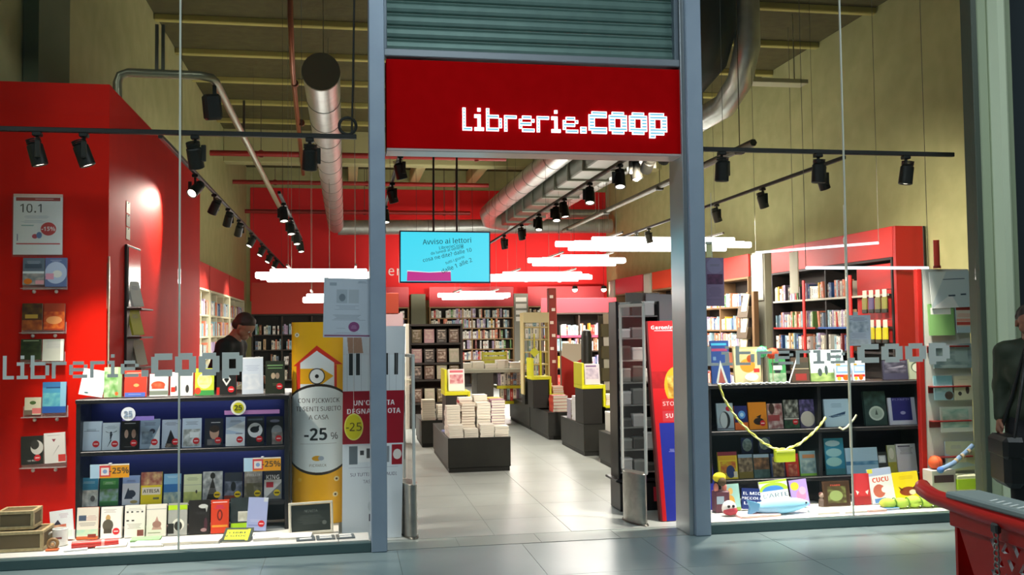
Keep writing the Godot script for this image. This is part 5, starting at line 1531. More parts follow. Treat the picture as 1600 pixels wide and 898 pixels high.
	for a in [["5fdc94", 3.395, 1.34, "mint green paper pompom on a stick above the right display"], ["e8502c", 3.49, 1.325, "orange red paper pompom on a stick above the right display"]]:
		var pp := thing("pompom", a[3], "pompom", Vector3(a[1], 1.0765, -0.56))
		add("stick", tube([Vector3(0, 0, 0), Vector3(0, a[2] - 1.0765, 0)], 0.003, 6), m("c8b890"), pp)
		var st := SurfaceTool.new()
		st.begin(Mesh.PRIMITIVE_TRIANGLES)
		for i in 160:
			var d := Vector3(rng.randfn(), rng.randfn(), rng.randfn()).normalized()
			var s := d.cross(Vector3(0.3, 0.8, 0.5)).normalized() * 0.008
			st.add_vertex(d * 0.01 + s); st.add_vertex(d * 0.01 - s); st.add_vertex(d * rng.randf_range(0.05, 0.062))
		st.generate_normals()
		add("tuft", st.commit(), m(a[0], 0.8), pp, Vector3(0, a[2] - 1.0765, 0))
		add("core", ball(0.045, 14), m(a[0], 0.8), pp, Vector3(0, a[2] - 1.0765, 0))
	# twisted paper garland with its yellow box
	var g := thing("garland", "twisted pale yellow paper garland hanging across the right display", "garland")
	var path := [Vector3(2.99, 1.085, -0.5), Vector3(3.03, 0.97, -0.5), Vector3(3.09, 0.87, -0.5), Vector3(3.16, 0.78, -0.5), Vector3(3.25, 0.69, -0.5), Vector3(3.36, 0.6, -0.5), Vector3(3.46, 0.545, -0.5), Vector3(3.56, 0.54, -0.5), Vector3(3.68, 0.58, -0.5), Vector3(3.78, 0.65, -0.5), Vector3(3.86, 0.72, -0.5), Vector3(3.92, 0.79, -0.5)]
	for s in 2:
		var tw := []
		for i in (path.size() - 1) * 6 + 1:
			var p: Vector3 = path[mini(i / 6, path.size() - 1)].lerp(path[mini(i / 6 + 1, path.size() - 1)], (i % 6) / 6.0)
			tw.append(p + Vector3(0, sin(i * 0.9 + PI * s), cos(i * 0.9 + PI * s)) * 0.007)
		add("strand", tube(tw, 0.007, 6), m(["e6e8a0", "c9cf5a"][s], 0.6), g)
	var gb := thing("yellow_box", "small lime yellow box hanging at the lowest point of the garland", "box", Vector3(3.54, 0.44, -0.49))
	bx("carton", Vector3(0.17, 0.1, 0.05), m("c4d42a", 0.4), gb, Vector3(0, 0.05, 0), 0.004)
	bx("flap", Vector3(0.16, 0.02, 0.052), m("e0e86a", 0.4), gb, Vector3(0, 0.09, 0.001), 0.003)
	var g2 := thing("garland", "short crumpled silver garland hanging beside the clock book", "garland")
	add("strand", tube([Vector3(4.06, 0.7, -0.54), Vector3(4.09, 0.68, -0.54), Vector3(4.13, 0.7, -0.54), Vector3(4.19, 0.76, -0.54), Vector3(4.22, 0.8, -0.54)], 0.009, 6), m("d8dcb8", 0.35, 0.3), g2)
	var g3 := thing("ribbon", "white crumpled ribbon lying along the top edge of the right display", "ribbon")
	var rp := []
	for i in 40:
		rp.append(Vector3(3.0 + 0.016 * i, 1.083 + 0.004 * sin(i * 1.7), -0.55 + 0.012 * sin(i * 2.3)))
	for i in 14:
		rp.append(Vector3(3.63 + 0.008 * i, 1.09 + 0.019 * i, -0.55 - 0.002 * i))
	add("strand", tube(rp, 0.006, 5), m("dce6ec", 0.3), g3)
	# toys and pillows on the plinth
	toys()
	# print stand at the right end
	var ps := thing("poster_stand", "tall pale display panel with red edge and dark red ledges, right window end", "display panel", Vector3(5.04, 0.073, -0.5))
	bx("panel", Vector3(0.46, 1.95, 0.03), m("d3d8cf", 0.5), ps, Vector3(0.01, 0.975, -0.02), 0.004)
	bx("side_edge", Vector3(0.05, 1.95, 0.05), m("a51a12", 0.45), ps, Vector3(-0.235, 0.975, -0.015), 0.005)
	for y in [0.36, 0.66, 0.95, 1.29]:
		bx("ledge", Vector3(0.36, 0.012, 0.07), m("7a1a14", 0.4), ps, Vector3(0.0, y, 0.03), 0.003)
		bx("ledge_backing", Vector3(0.36, 0.05, 0.006), m("7a1a14", 0.4), ps, Vector3(0.0, y - 0.03, 0.0), 0.002)
	for a in [
		[5.1, 1.683, 0.41, 0.311, 0.006, 2, "", "b c4d4d8;r 8 20 44 2 456;t 0 96 30 60 40 96 e8ecec;t 0 0 26 0 0 90 dfe8e4;r 26 62 10 4 345;r 44 60 8 4 345", "grey leaflet with a curled corner, topmost on the right end panel"],
		[4.985, 1.455, 0.246, 0.267, 0.01, 0, "", "b 84b870;e 30 0 26 10 4a8a3c;r 6 12 50 20 eef2ea", "light green book, left of second tier on the right end panel"],
		[5.206, 1.474, 0.169, 0.251, 0.01, 0, "", "b d8cfc0;r 0 0 64 22 9a2a1c;l 4 34 56 3 d86a5a;r 0 50 64 8 e09a88;r 0 60 64 10 c84a3c;r 0 74 64 22 b8d0d8", "red striped white book, right of second tier on right end panel"],
		[5.086, 1.177, 0.384, 0.206, 0.012, 0, "", "b 9ab4b8;n 0 0 64 96 b4c8c8 7a9498;r 34 10 20 60 a8c0c0;l 4 84 56 2 e8f0ee", "open grey picture book, third tier of the right end panel"],
		[4.979, 0.909, 0.179, 0.205, 0.012, 0, "", "b a8d0dc;r 0 0 64 36 7ab4c0;n 0 36 64 30 c8e4e8 8ac0cc;e 50 78 14 16 5a4a44", "pale turquoise book, left of the fourth tier, right end panel"],
		[5.171, 0.905, 0.181, 0.205, 0.012, 0, "", "b d8d8bc;e 18 70 6 8 444;e 44 56 6 16 4a3c38;l 6 14 50 1 998", "cream book with tiny figures, right of fourth tier, right end panel"],
		[5.096, 0.637, 0.3, 0.21, 0.012, 0, "", "b d0e0d8;n 4 8 52 70 8ac0b8 d4ece4;r 0 80 64 16 e4ece4", "framed pale sea picture book, fifth tier of the right end panel"],
		[5.118, 0.313, 0.282, 0.242, 0.012, -1, "", "b c8d0a8;t 0 40 64 80 0 96 b4d0d8;l 8 14 30 3 889;r 4 50 40 20 e4e8cc", "cream and blue picture book, lowest tier of the right end panel"],
	]:
		display_book(a, -0.465, 3, "books on the right end panel")
	var tp := thing("red_peg", "short red cylinder standing out above the right end panel", "peg", Vector3(4.98, 2.05, -0.5))
	add("peg", cyl(0.025, 0.22, 14), m("d8402c", 0.4), tp, Vector3(0, 0.11, 0))
	add("foot", cyl(0.032, 0.02, 14), m("8a2014", 0.4), tp, Vector3(0, -0.01, 0))


func toys() -> void:
	var y := 0.0735
	var t := thing("soft_toy", "small yellow and red soft toy, topmost of the toys by the right post", "toy", Vector3(2.935, 0.25, -0.4))
	add("body", ball(0.05, 14), m("e0d020", 0.8), t, Vector3(0, 0.1, 0)).scale = Vector3(1.1, 0.8, 0.8)
	add("belly", ball(0.035, 12), m("4a3a20", 0.8), t, Vector3(0.01, 0.07, 0.03))
	add("leg", ball(0.03, 12), m("e08a78", 0.8), t, Vector3(-0.03, 0.02, 0)).scale = Vector3(0.7, 1.2, 0.7)
	add("leg", ball(0.03, 12), m("e08a78", 0.8), t, Vector3(0.04, 0.02, 0)).scale = Vector3(0.7, 1.2, 0.7)
	var s := thing("toy_stand", "small dark red box that carries the yellow soft toy", "box", Vector3(2.95, y, -0.42))
	bx("carton", Vector3(0.12, 0.17, 0.09), m("6a3a4a", 0.5), s, Vector3(0, 0.085, 0), 0.008)
	bx("window_card", Vector3(0.06, 0.06, 0.004), m("a8c4d4", 0.4), s, Vector3(-0.02, 0.1, 0.046))
	var b := thing("mask_toy", "round white and red toy mask lying lowest by the right post", "toy", Vector3(2.95, y, -0.25))
	add("head", ball(0.06, 18), m("e8e2e0", 0.5), b, Vector3(0, 0.06, 0)).scale = Vector3(1.0, 1.0, 0.7)
	add("lower_half", ball(0.058, 16), m("b03848", 0.6), b, Vector3(0.005, 0.042, 0.008)).scale = Vector3(1.05, 0.65, 0.72)
	add("eye", ball(0.012, 10), m("222222", 0.3), b, Vector3(-0.018, 0.08, 0.038))
	add("eye", ball(0.012, 10), m("222222", 0.3), b, Vector3(0.02, 0.08, 0.038))
	var p := thing("fish_pillow", "sky blue fish shaped pillow lying in the right window", "pillow", Vector3(3.38, y, -0.24), Vector3(0, 3, 0))
	var body := []
	for i in 15:
		var u := i / 14.0
		body.append(Vector2(0.001 + 0.062 * pow(sin(PI * clampf(u * 0.93 + 0.05, 0, 1)), 0.6), -0.24 + 0.48 * u))
	add("body", lathe(body, 20, 1.0, 1.1), m("8ccbec", 0.85), p, Vector3(0, 0.062, 0), Vector3(0, 0, -88))
	add("tail_fin", extrude(PackedVector2Array([Vector2(0, -0.02), Vector2(-0.1, -0.06), Vector2(-0.08, 0.0), Vector2(-0.1, 0.06), Vector2(0, 0.03)]), 0.03), m("6ab4e0", 0.85), p, Vector3(-0.2, 0.065, 0.02))
	add("eye", ball(0.009, 10), m("2a3a4a", 0.3), p, Vector3(0.19, 0.085, 0.052))
	var f := thing("figurine", "small grey figurine standing right of the lilac picture book", "figurine", Vector3(3.84, y, -0.45))
	add("body", lathe([Vector2(0, 0), Vector2(0.03, 0.0), Vector2(0.028, 0.05), Vector2(0.016, 0.07), Vector2(0, 0.07)], 14), m("6a5a50", 0.6), f)
	add("head", ball(0.024, 12), m("9a8678", 0.6), f, Vector3(0, 0.088, 0))
	add("hair", ball(0.025, 12), m("5a2c28", 0.7), f, Vector3(0, 0.096, -0.006)).scale = Vector3(1, 0.7, 1)
	var c := thing("caterpillar_pillow", "lime green scalloped caterpillar pillow at the right of the window", "pillow", Vector3(4.57, y, -0.22), Vector3(0, -3, 0))
	var lumps := SurfaceTool.new()
	lumps.begin(Mesh.PRIMITIVE_TRIANGLES)
	for i in 6:
		var sm := ball(0.06, 16)
		lumps.append_from(sm, 0, Transform3D(Basis().scaled(Vector3(1.15, 0.68 + 0.12 * float(i > 1 and i < 5), 0.9)), Vector3(-0.275 + 0.11 * i, 0.042 + 0.006 * float(i > 1 and i < 5), 0)))
	add("body", lumps.commit(), m("c6ea5e", 0.85), c)
	for i in 5:
		add("seam", ring(0.04, 0.004), m("6a9a3a", 0.8), c, Vector3(-0.22 + 0.11 * i, 0.042, 0), Vector3(0, 0, 90))
	add("eye", ball(0.009, 10), m("22301a", 0.3), c, Vector3(0.3, 0.06, 0.03))
	for a in [["f0c4c0", 3.16, 0.34, 0.14, "pink flat book lying between the toys and the fish pillow"], ["eef0f4", 3.72, 0.2, 0.15, "white flat book lying right of the fish pillow"], ["e4e8ee", 3.95, 0.2, 0.16, "pale flat book lying under the brown picture book"], ["f0b8b4", 4.14, 0.17, 0.14, "pink flat book lying before the plain red book"], ["5a9ad0", 4.3, 0.12, 0.1, "small blue booklet lying before the tilted white picture book"]]:
		flat_book(a[2], a[3], 0.016, a[0], a[4], Vector3(a[1], y, -0.2 - 0.02 * float(a[2] < 0.15)), 4.0, "books lying in the right window")
	var ball_t := thing("paper_ball", "orange paper ball on the heap at the right end of the window", "toy", Vector3(4.84, 0.35, -0.4))
	add("ball", ball(0.055, 16), m("e8602c", 0.7), ball_t, Vector3(0, 0.05, 0))
	add("rib", ring(0.055, 0.003), m("c84a1c", 0.7), ball_t, Vector3(0, 0.05, 0), Vector3(90, 0, 30))
	add("rib", ring(0.055, 0.003), m("c84a1c", 0.7), ball_t, Vector3(0, 0.05, 0), Vector3(90, 0, 90))
	var st := thing("carton", "grey white carton with dark print under the orange ball", "box", Vector3(4.87, y, -0.4))
	bx("body", Vector3(0.22, 0.27, 0.13), m("c9c4c0", 0.5), st, Vector3(0, 0.135, 0), 0.004)
	bx("print", Vector3(0.18, 0.06, 0.004), m("4a3038", 0.5), st, Vector3(0, 0.2, 0.066))
	var lb := thing("lime_box", "flat lime green box on the heap at the right end", "box", Vector3(5.1, y, -0.38))
	bx("carton", Vector3(0.23, 0.22, 0.12), m("dfe4c0", 0.5), lb, Vector3(0, 0.11, 0), 0.004)
	bx("lid_band", Vector3(0.234, 0.09, 0.124), m("b4dc1e", 0.4), lb, Vector3(0, 0.15, 0), 0.004)
	var sn := thing("cloth_snake", "blue and beige cloth snake draped over the boxes at the right end", "toy")
	add("body", tube([Vector3(4.82, 0.36, -0.3), Vector3(4.88, 0.375, -0.31), Vector3(4.98, 0.395, -0.36), Vector3(5.06, 0.43, -0.4), Vector3(5.14, 0.48, -0.41), Vector3(5.2, 0.53, -0.41)], 0.02, 10), m("7a9ac0", 0.8), sn)
	add("head", ball(0.028, 12), m("4a78c0", 0.8), sn, Vector3(4.81, 0.355, -0.29))
	for k in 3:
		add("stripe", tube([Vector3(5.0 + 0.07 * k, 0.405 + 0.036 * k, -0.37 - 0.012 * k), Vector3(5.02 + 0.07 * k, 0.415 + 0.036 * k, -0.373 - 0.012 * k)], 0.0215, 10), m("b0a080", 0.8), sn)

# ---------------------------------------------------------------- floor displays in the middle of the shop
func plinth(label: String, x0: float, x1: float, z0: float, z1: float, h: float) -> Node3D:
	var o := thing("plinth", label, "display plinth", Vector3((x0 + x1) / 2, 0, (z0 + z1) / 2))
	bx("body", Vector3(x1 - x0, h - 0.06, z0 - z1), grained("plinth grey", "1e1e1a", "282822", Vector3(0.6, 0.6, 0.6), 0.5, 0.0, 0.02), o, Vector3(0, 0.05 + (h - 0.06) / 2, 0), 0.004)
	bx("kick", Vector3(x1 - x0 - 0.02, 0.05, z0 - z1 - 0.02), m("1a1a16", 0.6), o, Vector3(0, 0.026, 0))
	bx("top_board", Vector3(x1 - x0 + 0.004, 0.012, z0 - z1 + 0.004), m("23231f", 0.5), o, Vector3(0, h - 0.005, 0), 0.002)
	return o


func stepped_tower(label: String, x0: float, x1: float, zf: float, base: float, top: float, depth: float) -> Node3D:
	# black tower with a folded lime yellow tray: an upright frame on top, a step down to the right
	var o := thing("display_tower", label, "display tower", Vector3((x0 + x1) / 2, base, zf - depth / 2))
	var w := x1 - x0
	var yel := m("e2e01c", 0.4)
	var h := top - base
	bx("body", Vector3(w, h - 0.05, depth), m("1c1a16", 0.5), o, Vector3(0, (h - 0.05) / 2 + 0.001, 0), 0.004)
	bx("tray", Vector3(w + 0.03, 0.045, depth), yel, o, Vector3(0.0, h - 0.024, 0), 0.003)
	bx("riser", Vector3(0.03, 0.27, depth), yel, o, Vector3(w / 2 + 0.032, h - 0.135, 0), 0.003)
	bx("step", Vector3(0.2, 0.03, depth), yel, o, Vector3(w / 2 + 0.14, h - 0.27, 0), 0.003)
	bx("step_support", Vector3(0.18, maxf(h - 0.29, 0.03), depth - 0.03), m("1c1a16", 0.5), o, Vector3(w / 2 + 0.14, maxf(h - 0.29, 0.03) / 2, 0), 0.003)
	bx("upright", Vector3(0.03, 0.27, depth), yel, o, Vector3(-w / 2 + 0.0, h + 0.135, 0), 0.003)
	return o


func floor_displays() -> void:
	var pale := [["ece8dd", "cream"], ["e6e2da", "pale grey"], ["f2efe6", "white"]]
	plinth("low black table nearest the entrance, loaded with white books", 1.09, 1.782, -3.51, -5.3, 0.37)
	var names := ["front left", "second front", "third front", "front right"]
	for i in 4:
		var x: float = [1.185, 1.355, 1.53, 1.695][i]
		book_stack([6, 4, 6, 5][i], 0.155, 0.22, 0.022, [pale[i % 3], pale[(i + 2) % 3]], Vector3(x, 0.372, -3.66), names[i] + " stack, nearest low table", "book stacks on the nearest low table")
		book_stack([11, 12, 12, 13][i], 0.155, 0.22, 0.029, [[["e8e2d6", "cream"], ["f0ece2", "white"]], [["8a6a58", "brown edged"], ["d8c8b4", "tan"]], [["f4f1ea", "white"], ["ece8de", "cream"]], [["8a4a6a", "plum edged"], ["e8dce4", "pale pink"]]][i], Vector3(x, 0.372, -3.91), ["left", "second", "third", "right"][i] + " middle stack, nearest low table", "book stacks on the nearest low table")
		if i > 0:
			book_stack([12, 13, 14, 12][i], 0.155, 0.22, 0.03, [pale[(i + 1) % 3], [["f3f0e8", "white"], ["c8323c", "red"], ["f0ede4", "white"], ["f2efe8", "white"]][i]], Vector3(x, 0.372, -4.16), ["left", "second", "third", "right"][i] + " rear stack, nearest low table", "book stacks on the nearest low table")
	for a in [[1.185, -4.17, 0, "8a98d8", "lilac"], [1.695, -4.16, 12, "e8b83a", "yellow"], [1.53, -4.42, 0, "d83a4a", "red"]]:
		flat_book(0.15, 0.21, 0.02, a[3], "%s covered book lying on the heap of the nearest low table" % a[4], Vector3(a[0], 0.372 + a[2] * 0.0306 + 0.001 if a[2] > 0 else 0.372, a[1]), 8.0, "top books of the nearest low table")
	stepped_tower("lime yellow and black stepped tower at the rear of the nearest low table", 1.2, 1.455, -4.75, 0.372, 0.8, 0.45)
	for k in 5:
		var o := make_book("pink and white magazine in the yellow frame, %s from the front" % ordinal(k + 1), 0.2, 0.27 - 0.006 * k, 0.02, "b f0e4e4;r 6 6 52 10 d85a6a;n 6 24 52 40 e8c8c8 c85a6a;r 0 70 64 26 f4f2ee", "magazine", "magazine")
		o.position = Vector3(1.345, 0.801, -4.85 - 0.05 * k)
		o.rotation_degrees = Vector3(-10, 0, 0)
	plinth("small black plinth left behind the nearest low table", 0.985, 1.5, -5.85, -6.9, 0.35)
	stack_heap("book_stack", "tall beige book stack at the left on the small black plinth", 9, 0.17, 0.24, 0.03, "d8d2c0", Vector3(1.09, 0.352, -6.0))
	stack_heap("book_stack", "greyish book stack at the right on the small black plinth", 7, 0.15, 0.22, 0.028, "c8c0b0", Vector3(1.28, 0.352, -6.0))
	# plinths along the right of the aisle
	plinth("grey plinth beside the gift stand, first on the right of the aisle", 2.89, 3.5, -3.3, -3.9, 0.37)
	plinth("grey plinth under the nearest black tower, right of the aisle", 2.85, 3.6, -4.45, -5.7, 0.38)
	plinth("grey plinth with the red books, right of the aisle", 2.79, 3.6, -6.23, -7.56, 0.38)
	plinth("farthest grey plinth along the right of the aisle", 2.79, 3.6, -7.6, -9.4, 0.38)
	var wbox := thing("white_box", "white cardboard box on the plinth beside the gift stand", "box", Vector3(3.06, 0.372, -3.75))
	bx("carton", Vector3(0.2, 0.19, 0.24), m("eeece4", 0.6), wbox, Vector3(0, 0.095, 0), 0.003)
	bx("lid", Vector3(0.204, 0.03, 0.244), m("f6f4ee", 0.6), wbox, Vector3(0, 0.205, 0), 0.003)
	stepped_tower("lime yellow and black stepped tower nearest on the right of the aisle", 2.853, 3.09, -4.46, 0.382, 0.86, 0.42)
	for k in 4:
		var o := make_book("pale magazine in the nearest right hand tower, %s from the front" % ordinal(k + 1), 0.19, 0.25, 0.02, "b e6dde4;n 6 20 52 50 e8d8e4 b8a8c0;r 6 6 44 8 8a6a98", "magazine", "magazine")
		o.position = Vector3(2.99, 0.862, -4.53 - 0.06 * k)
		o.rotation_degrees = Vector3(-8, 0, 0)
	book_stack(5, 0.16, 0.22, 0.028, [["f0c8b8", "salmon"], ["f0ece0", "white"], ["e8d060", "yellow"]], Vector3(3.23, 0.592, -4.6), "stack on the step of the nearest right tower", "books on the nearest right tower")
	for a in [[2.95, -5.05, 11, "e8e6ea", "white"], [2.95, -5.32, 9, "b0a8b8", "grey"], [3.12, -5.05, 10, "d8d2dc", "pale"]]:
		stack_heap("book_stack", "%s book stack at the %s of the plinth under the nearest right tower" % [a[4], "front" if a[1] > -5.2 else "rear"], a[2], 0.15, 0.22, 0.028, a[3], Vector3(a[0], 0.382, a[1]))
	var lean := make_book("cream book leaning against the side of the nearest black tower", 0.16, 0.28, 0.03, "b ece6d4;l 10 20 44 5 a98")
	lean.position = Vector3(2.93, 0.385, -4.93)
	lean.rotation_degrees = Vector3(-6, -70, 0)
	book_stack(5, 0.21, 0.28, 0.045, [["b8341c", "red orange"], ["c8482a", "red"]], Vector3(2.98, 0.382, -6.42), "red stack on the plinth", "red books on the right plinth")
	stepped_tower("lime yellow and black stepped tower behind the red books", 2.68, 2.91, -6.75, 0.4, 0.86, 0.4)
	stack_heap("book_stack", "salmon book stack on the step of the tower behind the red books", 4, 0.16, 0.22, 0.03, "e8a078", Vector3(3.06, 0.592, -6.87))
	for k in 4:
		stack_heap("book_stack", "%s %s book stack on the farthest right plinth" % [["front left", "front right", "rear left", "rear right"][k], ["white", "lime edged", "rose edged", "cream"][k]], [12, 11, 13, 10][k], 0.16, 0.22, 0.03, ["e8e4da", "d8c832", "c84a5a", "e6e2d6"][k], Vector3(2.9 + 0.18 * (k % 2), 0.382, -7.75 - 0.3 * (k / 2)))
	# pale wooden compartment shelf above the tower
	var lat := m("d8c68e", 0.5)
	var cs := thing("compartment_shelf", "pale wooden compartment shelf with yellow edges above the aisle plinths", "shelf unit", Vector3(2.87, 0.4, -7.55))
	for x in [-0.19, 0.07, 0.2]:
		bx("upright", Vector3(0.025, 1.25, 0.24), lat, cs, Vector3(x, 0.78, 0), 0.003)
	for k in 6:
		bx("shelf", Vector3(0.36, 0.022, 0.235), lat if k > 0 else m("e2e01c", 0.4), cs, Vector3(0.005, 0.42 + 0.19 * k, 0), 0.003)
	bx("top_sign", Vector3(0.4, 0.16, 0.02), m("e6d9a8", 0.5), cs, Vector3(0, 1.33, 0.125), 0.003)
	bx("foot", Vector3(0.38, 0.4, 0.22), m("1c1a16", 0.5), cs, Vector3(0.005, 0.205, 0), 0.004)
	bx("yellow_edge", Vector3(0.03, 0.4, 0.245), m("e2e01c", 0.4), cs, Vector3(0.07, 0.62, 0.004), 0.002)
	for k in 5:
		spine_row("book_row", Vector3(-0.17, 0.432 + 0.19 * k, 0.02), Vector3.RIGHT, 0.3, 0.21, cs, 0.9)
	var tagg := thing("hang_tag", "lime yellow diamond tag hanging on the compartment shelf", "tag", Vector3(2.84, 1.2, -7.41))
	bx("card", Vector3(0.11, 0.11, 0.004), m("dfe03a", 0.4), tagg, Vector3.ZERO, 0.0, Vector3(0, 0, 45))
	bx("ribbon", Vector3(0.02, 0.22, 0.004), m("d8d028", 0.4), tagg, Vector3(0, 0.17, 0))
	# information desk with paper heaps
	var dk := thing("desk", "grey topped information desk with yellow shelves in mid shop", "desk", Vector3(2.5, 0, -9.3))
	bx("worktop", Vector3(1.25, 0.06, 0.8), m("b9b8a6", 0.45), dk, Vector3(0, 0.86, 0), 0.006)
	bx("side_panel", Vector3(0.28, 0.83, 0.7), m("55524a", 0.5), dk, Vector3(-0.2, 0.415, 0), 0.006)
	bx("end_panel", Vector3(0.05, 0.83, 0.7), m("4a473f", 0.5), dk, Vector3(0.58, 0.415, 0), 0.006)
	for y in [0.32, 0.58]:
		bx("yellow_shelf", Vector3(0.5, 0.05, 0.5), m("dcd81c", 0.4), dk, Vector3(0.25, y, 0.08), 0.004)
		spine_row("book_row", Vector3(0.02, y + 0.026, 0.2), Vector3.RIGHT, 0.46, 0.25, dk, 0.9)
	for k in 6:
		stack_heap("paper_heap", "%s white paper heap on the information desk" % ["leftmost", "second", "third", "fourth", "fifth", "rightmost"][k], [5, 6, 4, 7, 5, 6][k], 0.2, 0.26, 0.02, "eeeae0", Vector3(2.0 + 0.21 * k, 0.892, -9.2 - 0.04 * (k % 2)))
	var crate := thing("slatted_crate", "yellow green slatted crate standing on the information desk", "crate", Vector3(2.55, 0.892, -9.55))
	for k in 4:
		bx("slat", Vector3(0.42, 0.05, 0.015), m("a8a432", 0.5), crate, Vector3(0, 0.03 + 0.07 * k, 0.1), 0.002)
		bx("slat", Vector3(0.42, 0.05, 0.015), m("a8a432", 0.5), crate, Vector3(0, 0.03 + 0.07 * k, -0.1), 0.002)
	for s in [-1.0, 1.0]:
		bx("end_board", Vector3(0.02, 0.28, 0.22), m("98942a", 0.5), crate, Vector3(s * 0.2, 0.14, 0), 0.002)
	# dark magazine rack facing the mall, left of the table
	var msh := bookcase("magazine_shelf", "dark open bookcase with pale left side, behind the nearest low table", Vector3(1.42, 0, -8.3), 0, 0.86, 1.62, 0.4, [0.4, 0.77, 1.035, 1.35], m("241c18", 0.5), "", 0)
	bx("pale_side_board", Vector3(0.06, 1.66, 0.5), m("c9c3b4", 0.5), msh, Vector3(-0.462, 0.83, -0.2), 0.006)
	var lab := ["brown", "rose", "cream", "dark", "olive"]
	for r in 4:
		for k in 4:
			var c1: String = ["6a4a38", "c89aa0", "c8c4a8", "3a2e28", "6a5a30"][(r * 3 + k * 2) % 5]
			var o := make_book("%s book facing out, %s from left, %s shelf of dark open bookcase" % [lab[(r * 3 + k * 2) % 5], ordinal(k + 1), ["lowest", "second", "third", "top"][r]], 0.16, 0.22, 0.025, "b %s;n 8 20 48 50 %s e0d0c0;r 8 8 48 6 e8e0d0;l 10 80 40 2 ddd" % [c1, c1])
			o.position = Vector3(1.42 - 0.3 + 0.2 * k, [0.402, 0.772, 1.037, 1.352][r], -8.42)
			o.rotation_degrees = Vector3(-6, 0, 0)
			o.set_meta("group", "books facing out in the dark open bookcase")
	# pink and red children's stand, seen between the left post and the dark bookcase
	var pk := thing("pink_stand", "narrow pink, blue and red display stand beside the left post", "display stand", Vector3(0.62, 0, -6.4))
	bx("base", Vector3(0.34, 0.75, 0.3), m("b8301c", 0.5), pk, Vector3(0, 0.375, 0), 0.006)
	bx("header", Vector3(0.34, 0.36, 0.03), m("f0d0d8", 0.5), pk, Vector3(0, 1.62, -0.1), 0.004)
	bx("header_frame", Vector3(0.26, 0.3, 0.03), m("c8482a", 0.5), pk, Vector3(-0.02, 1.93, -0.1), 0.004)
	bx("tray", Vector3(0.34, 0.2, 0.26), m("5aa8c8", 0.5), pk, Vector3(0, 1.3, 0), 0.006)
	bx("tray", Vector3(0.34, 0.2, 0.28), m("c8402c", 0.5), pk, Vector3(0, 1.0, 0), 0.006)
	bx("spine_board", Vector3(0.3, 1.4, 0.02), m("e8d8d0", 0.6), pk, Vector3(0, 1.1, -0.14), 0.003)
	# reddish banner post, black pole and fold-out sign in the far aisle
	var rp := thing("tag_post", "tall red post hung with small white tags in the far aisle", "display post", Vector3(3.47, 0, -9.0))
	bx("post", Vector3(0.14, 2.25, 0.14), m("8a2c20", 0.5), rp, Vector3(0, 1.125, 0), 0.008)
	bx("foot", Vector3(0.36, 0.03, 0.36), m("4a1a14", 0.5), rp, Vector3(0, 0.016, 0), 0.005)
	for k in 6:
		bx("tag", Vector3(0.06, 0.05, 0.005), m("e8d8c8", 0.5), rp, Vector3(-0.02 + 0.03 * (k % 2), 2.1 - 0.22 * k, 0.074))
	var bp := thing("display_column", "black rounded display column behind the nearest right tower", "display column", Vector3(3.3, 0, -6.0))
	add("column", lathe([Vector2(0.0, 0), Vector2(0.09, 0.0), Vector2(0.085, 0.1), Vector2(0.075, 1.45), Vector2(0.06, 1.52), Vector2(0.0, 1.54)], 18), m("22241f", 0.45), bp)
	add("base_ring", lathe([Vector2(0.0, 0.02), Vector2(0.14, 0.02), Vector2(0.14, 0.0)], 18), m("15161a", 0.5), bp)
	var bn := thing("banner", "red banner with white pointed top, between red post and black column", "banner", Vector3(3.66, 0, -8.2))
	add("cloth", extrude(PackedVector2Array([Vector2(-0.22, 0.4), Vector2(0.22, 0.5), Vector2(0.2, 1.1), Vector2(0.0, 1.0), Vector2(-0.22, 1.12)]), 0.01), m("c8281e", 0.6), bn)
	add("white_top", extrude(PackedVector2Array([Vector2(-0.22, 1.12), Vector2(0.0, 1.0), Vector2(0.2, 1.1), Vector2(0.16, 1.3), Vector2(-0.2, 1.32)]), 0.008), m("e0d4c4", 0.6), bn, Vector3(0, 0, 0.006))
	add("pole", tube([Vector3(-0.23, 0, 0), Vector3(-0.23, 1.5, 0)], 0.012, 8), m("8a8478", 0.4, 0.5), bn)
	# mid aisle bookcase on the right with open fronts
	bookcase("aisle_bookcase", "bookcase with pink strip facing the mall at the end of the right aisle", Vector3(4.75, 0, -12.2), 0, 1.6, 1.85, 0.4, [0.4, 0.75, 1.1, 1.42], m("3a2a20", 0.55), "c9303a", 1, 0.3)
	var ab := thing("shelved_books", "books in the bookcase with the pink strip at the end of the right aisle", "books")
	for y in [0.4, 0.75, 1.1, 1.42]:
		spine_row("book_row", Vector3(4.0, y, -12.3), Vector3.RIGHT, 1.45, 0.3, ab)
	stuff(ab)
	tag(bx("shelf_strip", Vector3(1.5, 0.05, 0.01), m("d84a6a", 0.4), self, Vector3(4.75, 1.395, -12.17)), "pink price strip along the shelf at the end of the right aisle", "shelf strip")
	var mg := thing("magazine_wall", "olive magazine pockets with white cards behind the gift stand", "magazine rack", Vector3(4.2, 0, -7.4))
	bx("back_board", Vector3(0.7, 1.75, 0.04), m("4a4434", 0.6), mg, Vector3(0, 0.875, 0), 0.004)
	for r in 4:
		for c in 2:
			bx("pocket", Vector3(0.3, 0.2, 0.06), m("6a6244", 0.5), mg, Vector3(-0.17 + 0.34 * c, 0.5 + 0.34 * r, 0.05), 0.004)
			bx("magazine", Vector3(0.22, 0.28, 0.012), m(["e8e0cc", "d8d4c0", "f0ece0", "c8b8a0"][(r + c) % 4], 0.4), mg, Vector3(-0.17 + 0.34 * c, 0.62 + 0.34 * r, 0.05), 0.0, Vector3(-6, 0, 0))
	# cashier desk
	var cd := thing("cashier_desk", "dark cashier desk before the man, behind the left display", "desk", Vector3(-0.5, 0, -2.5))
